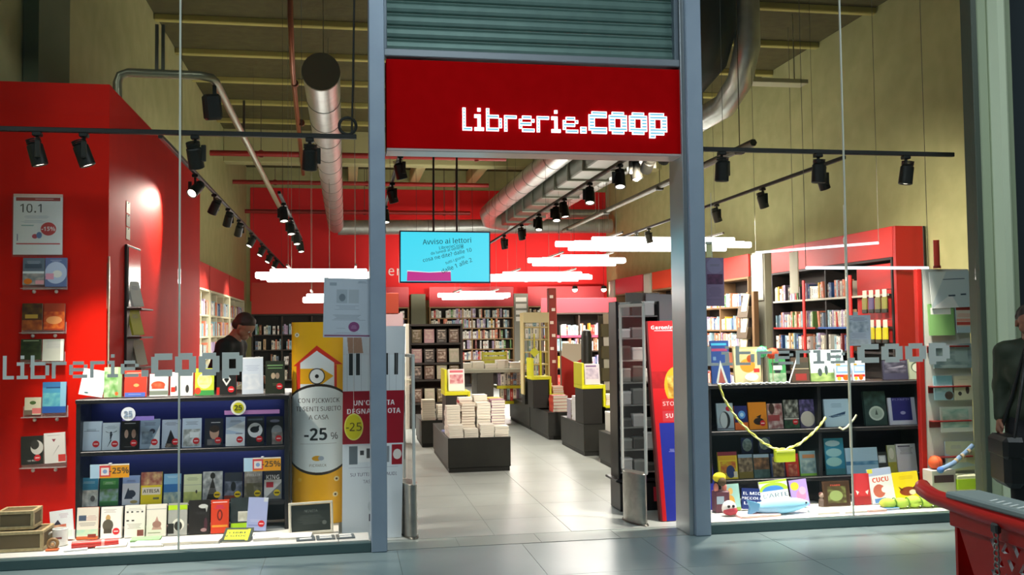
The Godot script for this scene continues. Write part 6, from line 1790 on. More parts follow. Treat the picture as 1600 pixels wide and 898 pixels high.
	bx("body", Vector3(1.5, 0.95, 0.6), m("3a3832", 0.5), cd, Vector3(0, 0.477, 0), 0.006)
	bx("worktop", Vector3(1.56, 0.04, 0.66), m("8a8a7a", 0.4), cd, Vector3(0, 0.975, 0), 0.006)
	var till := thing("till_screen", "grey till screen on the cashier desk", "till", Vector3(-0.38, 0.997, -2.5), Vector3(0, -160, 0))
	bx("screen_housing", Vector3(0.34, 0.26, 0.03), m("55554c", 0.4), till, Vector3(0, 0.23, 0), 0.008, Vector3(-14, 0, 0))
	add("foot", cyl(0.09, 0.02, 18), m("44443c", 0.4), till, Vector3(0, 0.011, 0))
	add("neck", cyl(0.02, 0.16, 12), m("44443c", 0.4), till, Vector3(0, 0.09, 0))



# ---------------------------------------------------------------- around the entrance
func entrance() -> void:
	var tv := thing("television", "flat screen showing cyan notice, hanging on two black rods over the entrance", "television", Vector3(1.024, 2.05, -3.0), Vector3(0, 0, -0.4))
	bx("casing", Vector3(0.955, 0.545, 0.05), m("14183a", 0.3), tv, Vector3(0, 0.265, -0.03), 0.006)
	bx("screen", Vector3(0.925, 0.515, 0.006), glow("46dcf4", 1.0), tv, Vector3(0, 0.265, -0.002))
	var ink := m("06323c", 0.6)
	for t in [["Avviso ai lettori", 0.02, 0.43, 0.075, 3.0], ["LibrerieCoop", 0.06, 0.375, 0.045, 8.0], ["da lunedì al venerdì", 0.02, 0.335, 0.04, 12.0], ["cosa ne dite? dalle 10", 0.02, 0.285, 0.055, 13.0], ["tutti i giorni", 0.1, 0.235, 0.04, 20.0], ["dalle 1 alle 2", 0.12, 0.175, 0.062, 22.0]]:
		add("screen_lettering", letters(t[0], t[3], false, 0.001), ink, tv, Vector3(t[1], t[2], 0.004), Vector3(0, 0, t[4]))
	add("screen_book", extrude(PackedVector2Array([Vector2(-0.4, 0.012), Vector2(0.06, 0.012), Vector2(0.055, 0.11), Vector2(-0.17, 0.1), Vector2(-0.395, 0.112)]), 0.002), glow("d82a9a", 0.75), tv, Vector3(0, 0, 0.003))
	add("screen_pages", extrude(PackedVector2Array([Vector2(-0.4, 0.1), Vector2(-0.17, 0.094), Vector2(0.06, 0.1), Vector2(0.055, 0.122), Vector2(-0.17, 0.106), Vector2(-0.395, 0.122)]), 0.002), glow("e6fbff", 0.95), tv, Vector3(0, 0, 0.002))
	for x in [-0.12, 0.125]:
		add("rod", tube([Vector3(x, 0.53, -0.03), Vector3(x, 3.98, -0.03)], 0.011, 8), m("1c1c18", 0.4), tv)
	var tl := AreaLight3D.new()
	tl.name = "screen_light"
	tl.area_size = Vector2(0.9, 0.5)
	tl.light_energy = 0.12
	tl.light_color = hexc("7fe6f6")
	tl.shadow_enabled = true
	tl.position = Vector3(0, 0.265, 0.03)
	tl.rotation_degrees = Vector3(0, 180, 0)
	tv.add_child(tl)
	# anti-theft gates
	var brushed := grained("brushed", "9a9a94", "b9b9b2", Vector3(1.5, 1.5, 1.5), 0.32, 0.75, 0.03)
	for k in 2:
		var g := thing("security_gate", ["clear anti-theft gate with silver foot at the left post", "clear framed anti-theft gate with silver foot, right of the aisle"][k], "security gate", [Vector3(0.47, 0.002, -0.48), Vector3(2.27, 0.002, -0.53)][k], Vector3(0, [8.0, 14.0][k], 0))
		add("foot", lathe([Vector2(0, 0.4), Vector2(0.96, 0.4), Vector2(1, 0.395), Vector2(1, 0.0), Vector2(0, 0)], 28, 0.055, 0.16), brushed, g)
		add("foot_ring", lathe([Vector2(1, 0.012), Vector2(1.08, 0.0), Vector2(0, 0)], 28, 0.057, 0.17), m("55554f", 0.4, 0.5), g)
		bx("panel", Vector3(0.016, [0.95, 1.32][k], 0.34), clear("f4f6f2", 0.03), g, Vector3(0, 0.4 + [0.95, 1.32][k] / 2, 0))
		for s in [-1.0, 1.0]:
			bx("edge_frame", Vector3(0.022, [0.95, 1.32][k], 0.02), m("e2e2da", 0.3), g, Vector3(0, 0.4 + [0.95, 1.32][k] / 2, s * 0.18), 0.004)
		bx("top_frame", Vector3(0.022, 0.025, 0.38), m("d8d8d0", 0.3), g, Vector3(0, 0.41 + [0.95, 1.32][k], 0), 0.004)
	# dark gift stand
	var gs := thing("gift_stand", "black narrow gift stand with small shelves behind the right gate", "display stand", Vector3(2.46, 0, -1.12))
	var blk := m("17171a", 0.4)
	bx("base_box", Vector3(0.36, 0.24, 0.3), blk, gs, Vector3(0.0, 0.12, 0), 0.006)
	bx("base_lip", Vector3(0.42, 0.02, 0.34), blk, gs, Vector3(-0.01, 0.26, 0), 0.004)
	bx("back_panel", Vector3(0.36, 1.5, 0.02), blk, gs, Vector3(0.02, 1.02, -0.13), 0.004)
	for x in [-0.17, 0.2]:
		bx("upright", Vector3(0.02, 1.52, 0.24), blk, gs, Vector3(x, 1.02, -0.01), 0.004)
	for k in 8:
		bx("shelf", Vector3(0.35, 0.012, 0.23), m("a8a8a4", 0.35, 0.3), gs, Vector3(0.015, 0.32 + 0.19 * k, 0.0), 0.002)
	for k in 8:
		for c in 3:
			var t2 := rng.randf_range(0.06, 0.14)
			var gi := thing("gift_item", "%s gift box, %s on the %s shelf from the bottom of the black gift stand" % [["white", "grey", "dark"][(k + c) % 3], ["left", "middle", "right"][c], ordinal(k + 1)], "gift box", Vector3(2.46 - 0.1 + 0.11 * c, 0.327 + 0.19 * k, -1.06), Vector3.ZERO, "gift boxes on the black gift stand")
			bx("carton", Vector3(0.09, t2, 0.09), m(["d8d6d2", "8a8a86", "4a4844"][(k + c) % 3], 0.5), gi, Vector3(0, t2 / 2, 0), 0.004)
			bx("lid", Vector3(0.094, 0.02, 0.094), m(["f0eeea", "a8a8a2", "6a6862"][(k + c) % 3], 0.5), gi, Vector3(0, t2 - 0.008, 0), 0.003)
	var sc := thing("sale_card", "small red card at the foot of the black gift stand", "card", Vector3(2.62, 0.06, -0.955))
	bx("card", Vector3(0.1, 0.12, 0.004), m("c8283c", 0.5), sc, Vector3(0, 0.08, 0), 0.0, Vector3(-6, 0, 0))
	bx("print", Vector3(0.05, 0.05, 0.002), m("f0c0c4", 0.5), sc, Vector3(0, 0.09, 0.003), 0.0, Vector3(-6, 0, 0))
	var gb := thing("cardboard_display", "grey white stepped cardboard pieces standing above the red totem", "cardboard display", Vector3(2.72, 1.45, -1.45))
	add("rear_piece", extrude(PackedVector2Array([Vector2(-0.22, 0), Vector2(0.1, 0), Vector2(0.1, 0.42), Vector2(-0.22, 0.42)]), 0.02), m("9a9690", 0.6), gb)
	add("step_piece", extrude(PackedVector2Array([Vector2(-0.22, 0), Vector2(-0.05, 0), Vector2(-0.05, 0.1), Vector2(-0.12, 0.1), Vector2(-0.12, 0.22), Vector2(-0.18, 0.22), Vector2(-0.18, 0.3), Vector2(-0.22, 0.3)]), 0.02), m("5a564e", 0.6), gb, Vector3(0, 0, 0.024))
	add("white_piece", extrude(PackedVector2Array([Vector2(-0.04, 0), Vector2(0.24, 0), Vector2(0.24, 0.4), Vector2(-0.04, 0.41)]), 0.02), m("d4d4da", 0.6), gb, Vector3(0, 0, 0.03))
	var ds := thing("dark_shelf", "dark slim bookcase standing behind the red and blue totem", "bookcase", Vector3(2.86, 0, -1.55))
	for s in [-0.24, 0.24]:
		bx("side_panel", Vector3(0.03, 1.45, 0.3), m("26221e", 0.5), ds, Vector3(s, 0.725, 0), 0.003)
	bx("back_panel", Vector3(0.46, 1.45, 0.015), m("1c1916", 0.5), ds, Vector3(0, 0.725, -0.14))
	for k in 6:
		bx("shelf", Vector3(0.45, 0.025, 0.27), m("302b26", 0.5), ds, Vector3(0, 0.06 + 0.27 * k, 0), 0.003)
	# red and blue cardboard totem leaning beside the right post
	var spec := "b c8141c;X 62 24 18 fff Geronimo_St;r 18 34 74 2 fff;n 0 180 160 60 b0141c 9a0c14;e 76 234 40 70 d8a828;n 46 196 62 76 e0cc70 a87018;r 24 276 136 38 c02a2c;X 60 294 20 f0b0b0 STORIE;r 24 318 136 38 c83a44;X 62 336 20 f4d8d8 SUPER;r 12 360 148 330 24309a;t 62 408 90 382 98 394 c8d24a;t 62 408 98 394 72 420 c8d24a;e 86 450 24 36 b8c25a;e 86 450 14 26 24309a;l 34 450 20 3 dde;t 48 514 104 530 104 546 c8d24a;t 48 514 104 546 50 528 c8d24a;l 54 570 46 6 dde;e 80 616 36 38 d2cc2a;n 62 596 36 40 d8d040 b8b028;X 66 664 15 dde libri"
	var ct := thing("advert_totem", "tall red and blue cardboard totem leaning back beside the right post", "advertising totem", Vector3(2.72, 0.004, -0.5), Vector3(-10.5, 0, 0))
	add("printed_front", sheet(0.46, 1.63), print_mat(160, 690, spec, 0.4), ct, Vector3(0, 0.815, 0.0))
	bx("side_fold", Vector3(0.02, 1.63, 0.06), m("5a0f12", 0.5), ct, Vector3(-0.235, 0.815, -0.03))
	bx("rear_strut", Vector3(0.3, 1.2, 0.012), m("b8a890", 0.7), ct, Vector3(0, 0.62, -0.1), 0.0, Vector3(8, 0, 0))


func glass_print() -> void:
	var vinyl := m("d4d9d2", 0.7)
	var d1 := thing("window_lettering", "frosted grey pixel shop lettering on the left window glass", "window lettering", Vector3(-2.254, 1.258, 0.007))
	pixel_text(d1, Vector3(0, 0, 0), 0.0224, 0.002, vinyl, vinyl, 1.031)
	var d2 := thing("window_lettering", "frosted grey pixel shop lettering on the right window glass", "window lettering", Vector3(2.695, 1.257, 0.007))
	pixel_text(d2, Vector3(0, 0, 0), 0.0209, 0.002, vinyl, vinyl, 1.448)
	var gp := thing("glass_poster", "grey white printed sheet with purple disc stuck on the left glass", "poster", Vector3(0.008, 1.508, -0.008), Vector3(0, 0, -1.2))
	add("print", sheet(0.335, 0.42), print_mat(150, 190, "b c4ccd6;x 120 12 8 789 LIBRERIE;r 18 14 22 10 99a4b0;r 40 36 34 44 aab4be;r 78 36 32 44 b0b8c0;e 58 62 10 12 7a848e;l 34 88 80 4 8a94a0;l 28 118 92 4 6a7480;l 20 134 120 1 8a94a0;e 96 156 17 16 8a4a7a;l 86 152 20 3 d8b8cc;l 40 160 30 1 8a94a0;l 30 174 90 2 99a;r 4 182 142 5 8a5070", 0.4), gp, Vector3(0, 0.21, 0))
	for x in [-0.15, 0.15]:
		bx("tape", Vector3(0.03, 0.012, 0.003), m("e4e8e8", 0.4), gp, Vector3(x, 0.418, 0.0015))
	var pl := thing("purple_leaflet", "long purple grey leaflet hanging inside the right glass by the post", "leaflet", Vector3(2.785, 1.71, -0.03))
	add("print", sheet(0.145, 0.37), print_mat(64, 160, "b 8a7896;e 32 26 28 26 948aa8;l 10 22 44 2 665;r 4 54 56 34 5a3a5a;n 6 56 52 30 7a4a6a 4a3048;l 8 98 48 8 6a5a74;r 0 138 64 1 6a5a74", 0.5), pl, Vector3(0, 0.185, 0))
	bx("cord", Vector3(0.004, 0.5, 0.004), m("c8c8b8"), pl, Vector3(-0.02, 0.62, 0))
	var yt := thing("price_ticket", "small pale yellow ticket hanging above the purple leaflet", "ticket", Vector3(2.75, 2.085, -0.045))
	bx("card", Vector3(0.05, 0.105, 0.002), m("e6e4a8", 0.5), yt, Vector3(0, 0.053, 0))
	bx("clip", Vector3(0.05, 0.02, 0.012), m("cfd3c0", 0.4), yt, Vector3(-0.005, 0.11, 0), 0.003)
	var gl := thing("hanging_leaflet", "grey blue printed leaflet hanging on a string at the right glass joint", "leaflet", Vector3(3.98, 1.39, -0.05))
	add("print", sheet(0.2, 0.24), print_mat(80, 96, "b aebbcb;l 10 8 60 3 667;n 8 20 64 34 c8d2dc 7a8a9a;l 10 58 60 4 889;n 10 76 60 14 9aa4b0 c4ccd4", 0.5), gl, Vector3(0, 0.12, 0))
	bx("clip", Vector3(0.03, 0.02, 0.01), m("d8dcd8", 0.4), gl, Vector3(-0.1, 0.235, 0.004), 0.002)
	var ws := thing("white_string", "white string with small counterweight beside the right glass joint", "string")
	add("string", tube([Vector3(3.872, 2.5, -0.04), Vector3(3.872, 0.6, -0.04)], 0.004, 6), m("e0e2cc", 0.5), ws)
	add("weight", lathe([Vector2(0, 0.06), Vector2(0.012, 0.03), Vector2(0.01, 0.0), Vector2(0, -0.03)], 12), m("eeeedd", 0.4), ws, Vector3(3.872, 2.2, -0.04))
	var cam2 := thing("security_camera", "grey wall camera on an angled bracket high on the right wall", "camera", Vector3(7.43, 4.42, -2.75))
	bx("wall_plate", Vector3(0.03, 0.16, 0.12), m("a8a68a", 0.6), cam2, Vector3(0.0, 0, 0), 0.006)
	add("arm", tube([Vector3(0, 0, 0), Vector3(-0.16, -0.06, 0.04)], 0.022, 10), m("8e8c72", 0.5), cam2)
	bx("housing", Vector3(0.36, 0.13, 0.13), m("7f7f66", 0.5), cam2, Vector3(-0.3, -0.17, 0.08), 0.015, Vector3(0, -15, 33))
	bx("sun_hood", Vector3(0.4, 0.015, 0.15), m("8f8f74", 0.5), cam2, Vector3(-0.32, -0.1, 0.08), 0.004, Vector3(0, -15, 33))
	var sb := thing("wall_shelf", "pale ledge high on the right wall beside the bent duct", "ledge", Vector3(6.0, 5.0, -5.6))
	bx("board", Vector3(0.9, 0.06, 0.25), m("b9b896", 0.6), sb, Vector3(0, 0, 0), 0.006)
	for x in [-0.3, 0.3]:
		add("hanger", tube([Vector3(x, 0.03, 0), Vector3(x, 1.0, 0)], 0.008, 6), m("8e8c72"), sb)


# ---------------------------------------------------------------- trolley and people
func shopping_cart() -> void:
	var red := m("c01610", 0.35)
	var o := thing("shopping_cart", "red plastic shopping trolley with grey handle top, cut off by the corner", "trolley", Vector3(1.955, 0.0, 4.5))
	for k in 2:
		var side := CSGPolygon3D.new()
		side.name = "side_wall"
		var h: float = [0.96, 0.85][k]
		side.polygon = PackedVector2Array([Vector2(-0.5, h), Vector2(0.7, h), Vector2(0.7, 0.3), Vector2(-0.1, 0.3), Vector2(-0.37, 0.7)])
		side.depth = 0.012
		side.material = red
		side.position = Vector3([-0.005, 0.76][k], 0, 0)
		side.rotation_degrees = Vector3(0, -90, 0)
		o.add_child(side, true)
		for r in 3:
			for c in 6:
				var cut := CSGPolygon3D.new()
				cut.name = "cutout"
				cut.operation = CSGShape3D.OPERATION_SUBTRACTION
				var p := Vector2(-0.3 + 0.05 * c + 0.025 * (r % 2), 0.875 - 0.046 * r - [0.0, 0.08][k])
				var f := 1.0 if (c + r) % 2 == 0 else -1.0
				cut.polygon = PackedVector2Array([p + Vector2(-0.018, 0.012 * f), p + Vector2(-0.006, 0.017 * f), p + Vector2(0.018, 0.011 * f), p + Vector2(0.001, -0.018 * f)])
				cut.depth = 0.06
				cut.position.z = 0.02
				side.add_child(cut, true)
	add("end_wall", extrude(PackedVector2Array([Vector2(0.0, 0.72), Vector2(0.76, 0.72), Vector2(0.76, 0.85), Vector2(0.0, 0.96)]), 0.012), red, o, Vector3(0, 0, -0.49))
	add("end_slope", box(Vector3(0.75, 0.5, 0.012), 0.003), red, o, Vector3(0.38, 0.51, -0.265), Vector3(-33, 0, 0))
	bx("front_wall", Vector3(0.75, 0.56, 0.012), red, o, Vector3(0.38, 0.58, 0.7), 0.003)
	bx("floor_panel", Vector3(0.75, 0.012, 0.78), red, o, Vector3(0.38, 0.31, 0.3), 0.003)
	add("rim", tube([Vector3(-0.035, 0.965, 0.7), Vector3(-0.038, 0.968, -0.3), Vector3(-0.035, 0.98, -0.55), Vector3(-0.022, 0.99, -0.63), Vector3(0.0, 0.992, -0.665)], 0.026, 12), red, o)
	add("far_rim", tube([Vector3(0.0, 0.93, -0.5), Vector3(0.74, 0.845, -0.5), Vector3(0.77, 0.84, -0.46), Vector3(0.77, 0.84, 0.7)], 0.018, 10), red, o)
	bx("rim_skirt", Vector3(0.012, 0.06, 1.15), red, o, Vector3(-0.028, 0.93, 0.1), 0.004)
	bx("handle_top", Vector3(0.125, 0.022, 1.17), m("7f8b88", 0.5), o, Vector3(0.005, 1.002, 0.125), 0.006)
	for k in 8:
		bx("handle_print", Vector3(0.045, 0.001, 0.008), m("e4e6e2", 0.5), o, Vector3(-0.015, 1.0138, -0.28 + 0.03 * k), 0.0, Vector3(0, 25, 0))
	for i in 14:
		add("chain_link", ring(0.010, 0.0026), m("8c8880", 0.3, 0.8), o, Vector3(-0.06 - 0.001 * (i % 2), 0.925 - 0.018 * i, -0.215), Vector3(90 if i % 2 else 0, 0, 90))
	bx("coin_lock", Vector3(0.02, 0.03, 0.03), m("3a3a38", 0.4), o, Vector3(-0.06, 0.945, -0.215), 0.005)
	for x in [0.08, 0.68]:
		for z in [0.0, 0.6]:
			add("leg", tube([Vector3(x, 0.31, z), Vector3(x, 0.1, z + 0.03)], 0.014, 8), m("8a8a88", 0.3, 0.7), o)
			add("wheel", tube([Vector3(x - 0.015, 0.058, z + 0.04), Vector3(x + 0.015, 0.058, z + 0.04)], 0.055, 16), m("2a2a2a", 0.6), o)


# a field of tapered capsules joined smoothly and meshed as surface nets: every bone is [a, b, radius at a, radius at b]
func flesh(st: SurfaceTool, bones: Array, cell: float, k: float) -> void:
	var lo := Vector3(INF, INF, INF)
	var hi := -lo
	for b in bones:
		var r: float = maxf(b[2], b[3]) + 3.0 * cell
		for p in [b[0], b[1]]:
			lo = lo.min(p - Vector3(r, r, r))
			hi = hi.max(p + Vector3(r, r, r))
	var n := Vector3i(((hi - lo) / cell).ceil()) + Vector3i.ONE
	var f := PackedFloat32Array()
	f.resize(n.x * n.y * n.z)
	f.fill(1.0)
	for b in bones:
		var a: Vector3 = b[0]
		var d: Vector3 = b[1] - a
		var dd := maxf(d.length_squared(), 1e-9)
		var ra: float = b[2]
		var rb: float = b[3]
		var r := maxf(ra, rb) + 3.0 * cell + k
		var from := Vector3i(((a.min(b[1]) - Vector3(r, r, r) - lo) / cell).floor()).clamp(Vector3i.ZERO, n - Vector3i.ONE)
		var to := Vector3i(((a.max(b[1]) + Vector3(r, r, r) - lo) / cell).ceil()).clamp(Vector3i.ZERO, n - Vector3i.ONE)
		for z in range(from.z, to.z + 1):
			for y in range(from.y, to.y + 1):
				var row := (z * n.y + y) * n.x
				for x in range(from.x, to.x + 1):
					var p := lo + Vector3(x, y, z) * cell - a
					var t := clampf(p.dot(d) / dd, 0.0, 1.0)
					var dist := (p - d * t).length() - lerpf(ra, rb, t)
					var old := f[row + x]
					var h := maxf(k - absf(old - dist), 0.0) / k
					f[row + x] = minf(old, dist) - h * h * k * 0.25
	var id := PackedInt32Array()
	id.resize(f.size())
	id.fill(-1)
	var verts := PackedVector3Array()
	var sx := 1
	var sy := n.x
	var sz := n.x * n.y
	for z in n.z - 1:
		for y in n.y - 1:
			for x in n.x - 1:
				var o := z * sz + y * sy + x
				var f0 := f[o]
				if absf(f0) > cell * 3.0:
					continue
				var sum := Vector3.ZERO
				var cnt := 0
				for e in 12:
					var ca: int = EDGE_A[e]
					var cb: int = EDGE_B[e]
					var va := f[o + (ca & 1) * sx + (ca >> 1 & 1) * sy + (ca >> 2) * sz]
					var vb := f[o + (cb & 1) * sx + (cb >> 1 & 1) * sy + (cb >> 2) * sz]
					if (va < 0.0) != (vb < 0.0):
						var t := va / (va - vb)
						sum += Vector3(ca & 1, ca >> 1 & 1, ca >> 2).lerp(Vector3(cb & 1, cb >> 1 & 1, cb >> 2), t)
						cnt += 1
				if cnt:
					id[o] = verts.size()
					verts.append(lo + (Vector3(x, y, z) + sum / cnt) * cell)
	for z in range(1, n.z - 1):
		for y in range(1, n.y - 1):
			for x in range(1, n.x - 1):
				var o := z * sz + y * sy + x
				var inside := f[o] < 0.0
				for ax in 3:
					var st1: int = [sx, sy, sz][ax]
					if inside == (f[o + st1] < 0.0):
						continue
					var u: int = [sy, sz, sx][ax]
					var v: int = [sz, sx, sy][ax]
					var q := [id[o], id[o - u], id[o - u - v], id[o - v]]
					if q.min() < 0:
						continue
					if inside:
						q = [q[0], q[1], q[2], q[3]]
					else:
						q = [q[3], q[2], q[1], q[0]]
					quad(st, verts[q[0]], verts[q[1]], verts[q[2]], verts[q[3]])


const EDGE_A := [0, 2, 4, 6, 0, 1, 4, 5, 0, 1, 2, 3]
const EDGE_B := [1, 3, 5, 7, 2, 3, 6, 7, 4, 5, 6, 7]


func skin_of(bones: Array, cell: float, k: float) -> Mesh:
	var st := SurfaceTool.new()
	st.begin(Mesh.PRIMITIVE_TRIANGLES)
	flesh(st, bones, cell, k)
	st.generate_normals()
	return st.commit()


func hand_bones(wrist: Vector3, fwd: Vector3, palm_n: Vector3, side: float) -> Array:
	# palm, four curled fingers of different lengths, a thumb from the side of the palm near its base
	var across := fwd.cross(palm_n).normalized() * side
	var out := [[wrist, wrist + fwd * 0.075 + across * 0.012, 0.022, 0.026], [wrist + fwd * 0.02 - across * 0.012, wrist + fwd * 0.08 - across * 0.02, 0.02, 0.018]]
	for i in 4:
		var off := across * (0.028 - 0.019 * i)
		var ln: float = [0.07, 0.08, 0.075, 0.058][i]
		var p0 := wrist + fwd * 0.082 + off
		var p1 := p0 + (fwd * 0.9 + palm_n * 0.35).normalized() * ln * 0.45
		var p2 := p1 + (fwd * 0.55 + palm_n * 0.8).normalized() * ln * 0.33
		var p3 := p2 + (fwd * 0.2 + palm_n).normalized() * ln * 0.25
		out.append([p0, p1, 0.0095, 0.009])
		out.append([p1, p2, 0.009, 0.0085])
		out.append([p2, p3, 0.0085, 0.0075])
	var t0 := wrist + fwd * 0.025 + across * 0.026
	var t1 := t0 + (fwd * 0.7 + across * 0.7 + palm_n * 0.2).normalized() * 0.04
	var t2 := t1 + (fwd * 0.9 + across * 0.1 + palm_n * 0.4).normalized() * 0.032
	out.append([t0, t1, 0.013, 0.011])
	out.append([t1, t2, 0.011, 0.009])
	return out


func person(label: String, pos: Vector3, yaw: float, tall: float, lean: float, nod: float, elbows: Array, wrists: Array, feet: Array, top: String, legs: String, hair: String, skin: String, bag: bool) -> Node3D:
	var o := thing("person", label, "person", pos, Vector3(0, yaw, 0))
	var s := tall / 1.75
	var hip := Vector3(0, 0.93, 0)
	var tilt := Basis(Vector3.RIGHT, deg_to_rad(lean))
	var up := func(p: Vector3) -> Vector3: return (hip + tilt * (p - hip)) * s
	var head_at: Vector3 = up.call(Vector3(0, 1.52, 0.02))
	var hb := Basis(Vector3.RIGHT, deg_to_rad(lean * 0.6 + nod))
	var sk := m(skin, 0.55)
	var torso := [[Vector3(-0.07, 0.95, 0), Vector3(0.07, 0.95, 0), 0.115, 0.115], [Vector3(0, 0.97, 0), Vector3(0, 1.15, 0.005), 0.12, 0.115], [Vector3(-0.055, 1.26, 0.01), Vector3(0.055, 1.26, 0.01), 0.115, 0.115], [Vector3(-0.15, 1.385, 0), Vector3(0.15, 1.385, 0), 0.062, 0.062], [Vector3(0, 1.15, 0), Vector3(0, 1.36, 0), 0.115, 0.1], [Vector3(0, 1.43, -0.01), Vector3(-0.14, 1.39, -0.005), 0.05, 0.055], [Vector3(0, 1.43, -0.01), Vector3(0.14, 1.39, -0.005), 0.05, 0.055]]
	var body := []
	var shirt := []
	for b in torso:
		body.append([up.call(b[0]), up.call(b[1]), b[2] * s, b[3] * s])
		shirt.append([up.call(b[0]), up.call(b[1]), b[2] * s + 0.016, b[3] * s + 0.016])
	body.append([up.call(Vector3(0, 1.38, 0)), head_at, 0.056 * s, 0.052 * s])
	var trousers := [[Vector3(-0.07, 0.94, 0) * s, Vector3(0.07, 0.94, 0) * s, 0.125 * s, 0.125 * s]]
	for k in 2:
		var sd: float = [-1.0, 1.0][k]
		var sh: Vector3 = up.call(Vector3(sd * 0.185, 1.385, 0))
		var el: Vector3 = elbows[k] * s
		var wr: Vector3 = wrists[k] * s
		body.append([sh, el, 0.05 * s, 0.04 * s])
		body.append([el, wr, 0.04 * s, 0.028 * s])
		shirt.append([sh, el, 0.066 * s, 0.056 * s])
		shirt.append([el, el.lerp(wr, 0.9), 0.056 * s, 0.042 * s])
		var ft: Vector3 = feet[k] * s
		var kn := (Vector3(sd * 0.09, 0.93, 0) * s + ft) * 0.5 + Vector3(0, 0.03, 0.03)
		for w in [[Vector3(sd * 0.09, 0.92, 0) * s, kn, 0.085, 0.06], [kn, ft + Vector3(0, 0.09, 0), 0.058, 0.04]]:
			body.append([w[0], w[1], w[2] * s, w[3] * s])
			trousers.append([w[0], w[1] - Vector3(0, 0.02, 0), w[2] * s + 0.016, w[3] * s + 0.022])
		add("shoe", skin_of([[ft + Vector3(0, 0.05, -0.04), ft + Vector3(0, 0.038, 0.15), 0.046, 0.036], [ft + Vector3(0, 0.06, -0.02), ft + Vector3(0, 0.1, -0.02), 0.045, 0.045]], 0.014, 0.02), m("1c1a18", 0.5), o)
	var st := SurfaceTool.new()
	st.begin(Mesh.PRIMITIVE_TRIANGLES)
	flesh(st, body, 0.018, 0.03)
	# head: skull, jaw, nose, lips, ears
	var hd := func(p: Vector3) -> Vector3: return head_at + hb * (p * s)
	var face_bones := []
	for b in [[Vector3(0, 0.12, -0.015), Vector3(0, 0.115, 0.015), 0.088, 0.08], [Vector3(0, 0.05, 0.03), Vector3(0, 0.015, 0.062), 0.058, 0.036], [Vector3(-0.035, 0.05, 0.03), Vector3(0.035, 0.05, 0.03), 0.04, 0.04], [Vector3(0, 0.09, 0.085), Vector3(0, 0.058, 0.108), 0.009, 0.014], [Vector3(-0.018, 0.025, 0.089), Vector3(0.018, 0.025, 0.089), 0.009, 0.009], [Vector3(-0.03, 0.108, 0.078), Vector3(0.03, 0.108, 0.078), 0.012, 0.012], [Vector3(-0.084, 0.09, -0.01), Vector3(-0.09, 0.06, -0.005), 0.014, 0.01], [Vector3(0.084, 0.09, -0.01), Vector3(0.09, 0.06, -0.005), 0.014, 0.01], [Vector3(0, -0.08, -0.02), Vector3(0, 0.04, -0.01), 0.054, 0.056]]:
		face_bones.append([hd.call(b[0]), hd.call(b[1]), b[2] * s, b[3] * s])
	flesh(st, face_bones, 0.008, 0.014)
	for k in 2:
		var sd: float = [-1.0, 1.0][k]
		var dir: Vector3 = (wrists[k] - elbows[k]).normalized()
		var pn := Vector3(-sd, 0, 0) if absf(dir.y) > 0.6 else Vector3.DOWN
		flesh(st, hand_bones(wrists[k] * s, dir, pn, 1.0 if (Vector3(0, 0, 1) if absf(dir.y) > 0.6 else Vector3(-sd, 0, 0)).dot(dir.cross(pn)) > 0 else -1.0), 0.006, 0.008)
	st.generate_normals()
	add("body", st.commit(), sk, o)
	for sd in [-1.0, 1.0]:
		var e := add("eye", ball(0.011 * s, 10), m("e8e4de", 0.3), o, hd.call(Vector3(sd * 0.03, 0.088, 0.083)))
		add("iris", ball(0.006 * s, 8), m("2a1c14", 0.3), e, hb * Vector3(0, 0, 0.0065 * s))
	var hair_bones := []
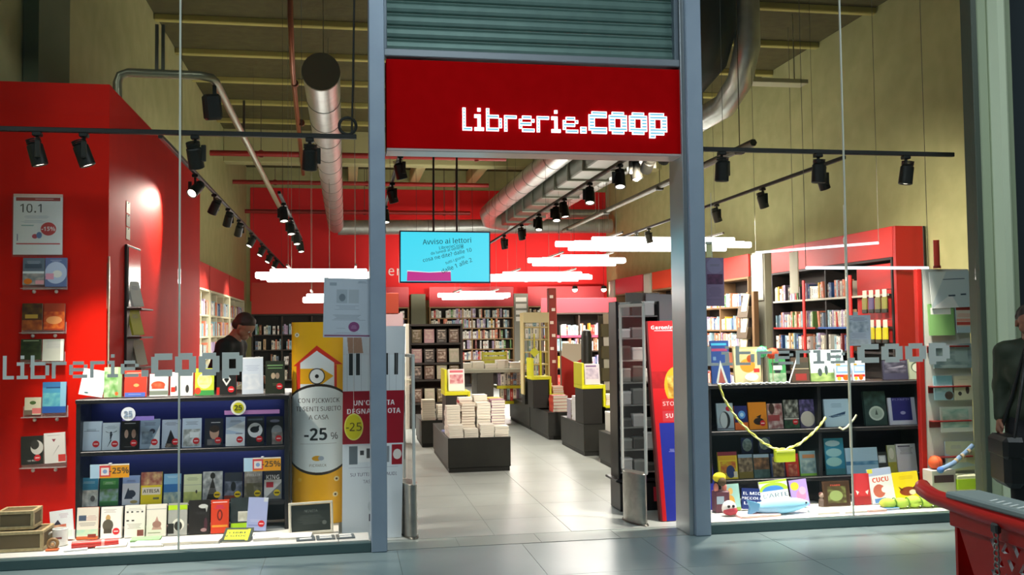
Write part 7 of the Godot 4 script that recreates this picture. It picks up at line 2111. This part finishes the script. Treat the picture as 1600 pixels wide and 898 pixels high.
	for b in [[Vector3(0, 0.13, -0.024), Vector3(0, 0.13, 0.004), 0.092, 0.083], [Vector3(-0.03, 0.17, 0.03), Vector3(0.035, 0.172, 0.028), 0.034, 0.034], [Vector3(-0.04, 0.08, -0.055), Vector3(0.04, 0.08, -0.055), 0.05, 0.05], [Vector3(-0.08, 0.13, -0.005), Vector3(-0.08, 0.1, -0.025), 0.018, 0.012], [Vector3(0.08, 0.13, -0.005), Vector3(0.08, 0.1, -0.025), 0.018, 0.012]]:		hair_bones.append([hd.call(b[0]), hd.call(b[1]), b[2] * s, b[3] * s])
	add("hair", skin_of(hair_bones, 0.009, 0.012), m(hair, 0.6), o)
	add("jacket" if bag else "shirt", skin_of(shirt, 0.018, 0.035), m(top, 0.75), o)
	add("trousers", skin_of(trousers, 0.018, 0.03), m(legs, 0.8), o)
	return o


func people() -> void:
	person("man in a dark shirt, head bowed, standing at the cashier desk", Vector3(-1.29, 0, -3.0), 72, 1.83, 22, 24,
		[Vector3(-0.26, 1.1, 0.12), Vector3(0.26, 1.1, 0.12)], [Vector3(-0.14, 1.06, 0.38), Vector3(0.14, 1.06, 0.38)], [Vector3(-0.1, 0, 0), Vector3(0.1, 0, 0)], "15140f", "22242a", "3a2416", "c08a6a", false)
	person("passer-by in a dark green jacket with a black bag, at the right edge", Vector3(4.85, 0, 0.75), -35, 1.7, 3, 4,
		[Vector3(-0.2, 1.13, -0.06), Vector3(0.27, 1.12, -0.02)], [Vector3(-0.22, 0.88, 0.08), Vector3(0.25, 0.86, 0.1)], [Vector3(-0.1, 0, 0.1), Vector3(0.1, 0, -0.12)], "27301f", "16171a", "1c1612", "8a5a44", true)
	var b := thing("shoulder_bag", "black shoulder bag hanging at the side of the passer-by", "bag", Vector3(4.56, 0.42, 0.85), Vector3(0, -20, 0))
	add("pouch", box(Vector3(0.14, 0.34, 0.36), 0.04), m("0e0e0d", 0.5), b, Vector3(0, 0.17, 0))
	add("flap", box(Vector3(0.155, 0.16, 0.37), 0.03), m("141413", 0.45), b, Vector3(0, 0.27, 0))
	add("strap", tube([Vector3(0.0, 0.34, 0.15), Vector3(0.06, 0.62, 0.12), Vector3(0.15, 0.99, 0.0), Vector3(0.09, 0.64, -0.12), Vector3(0.0, 0.34, -0.15)], 0.012, 8), m("121211", 0.5), b)
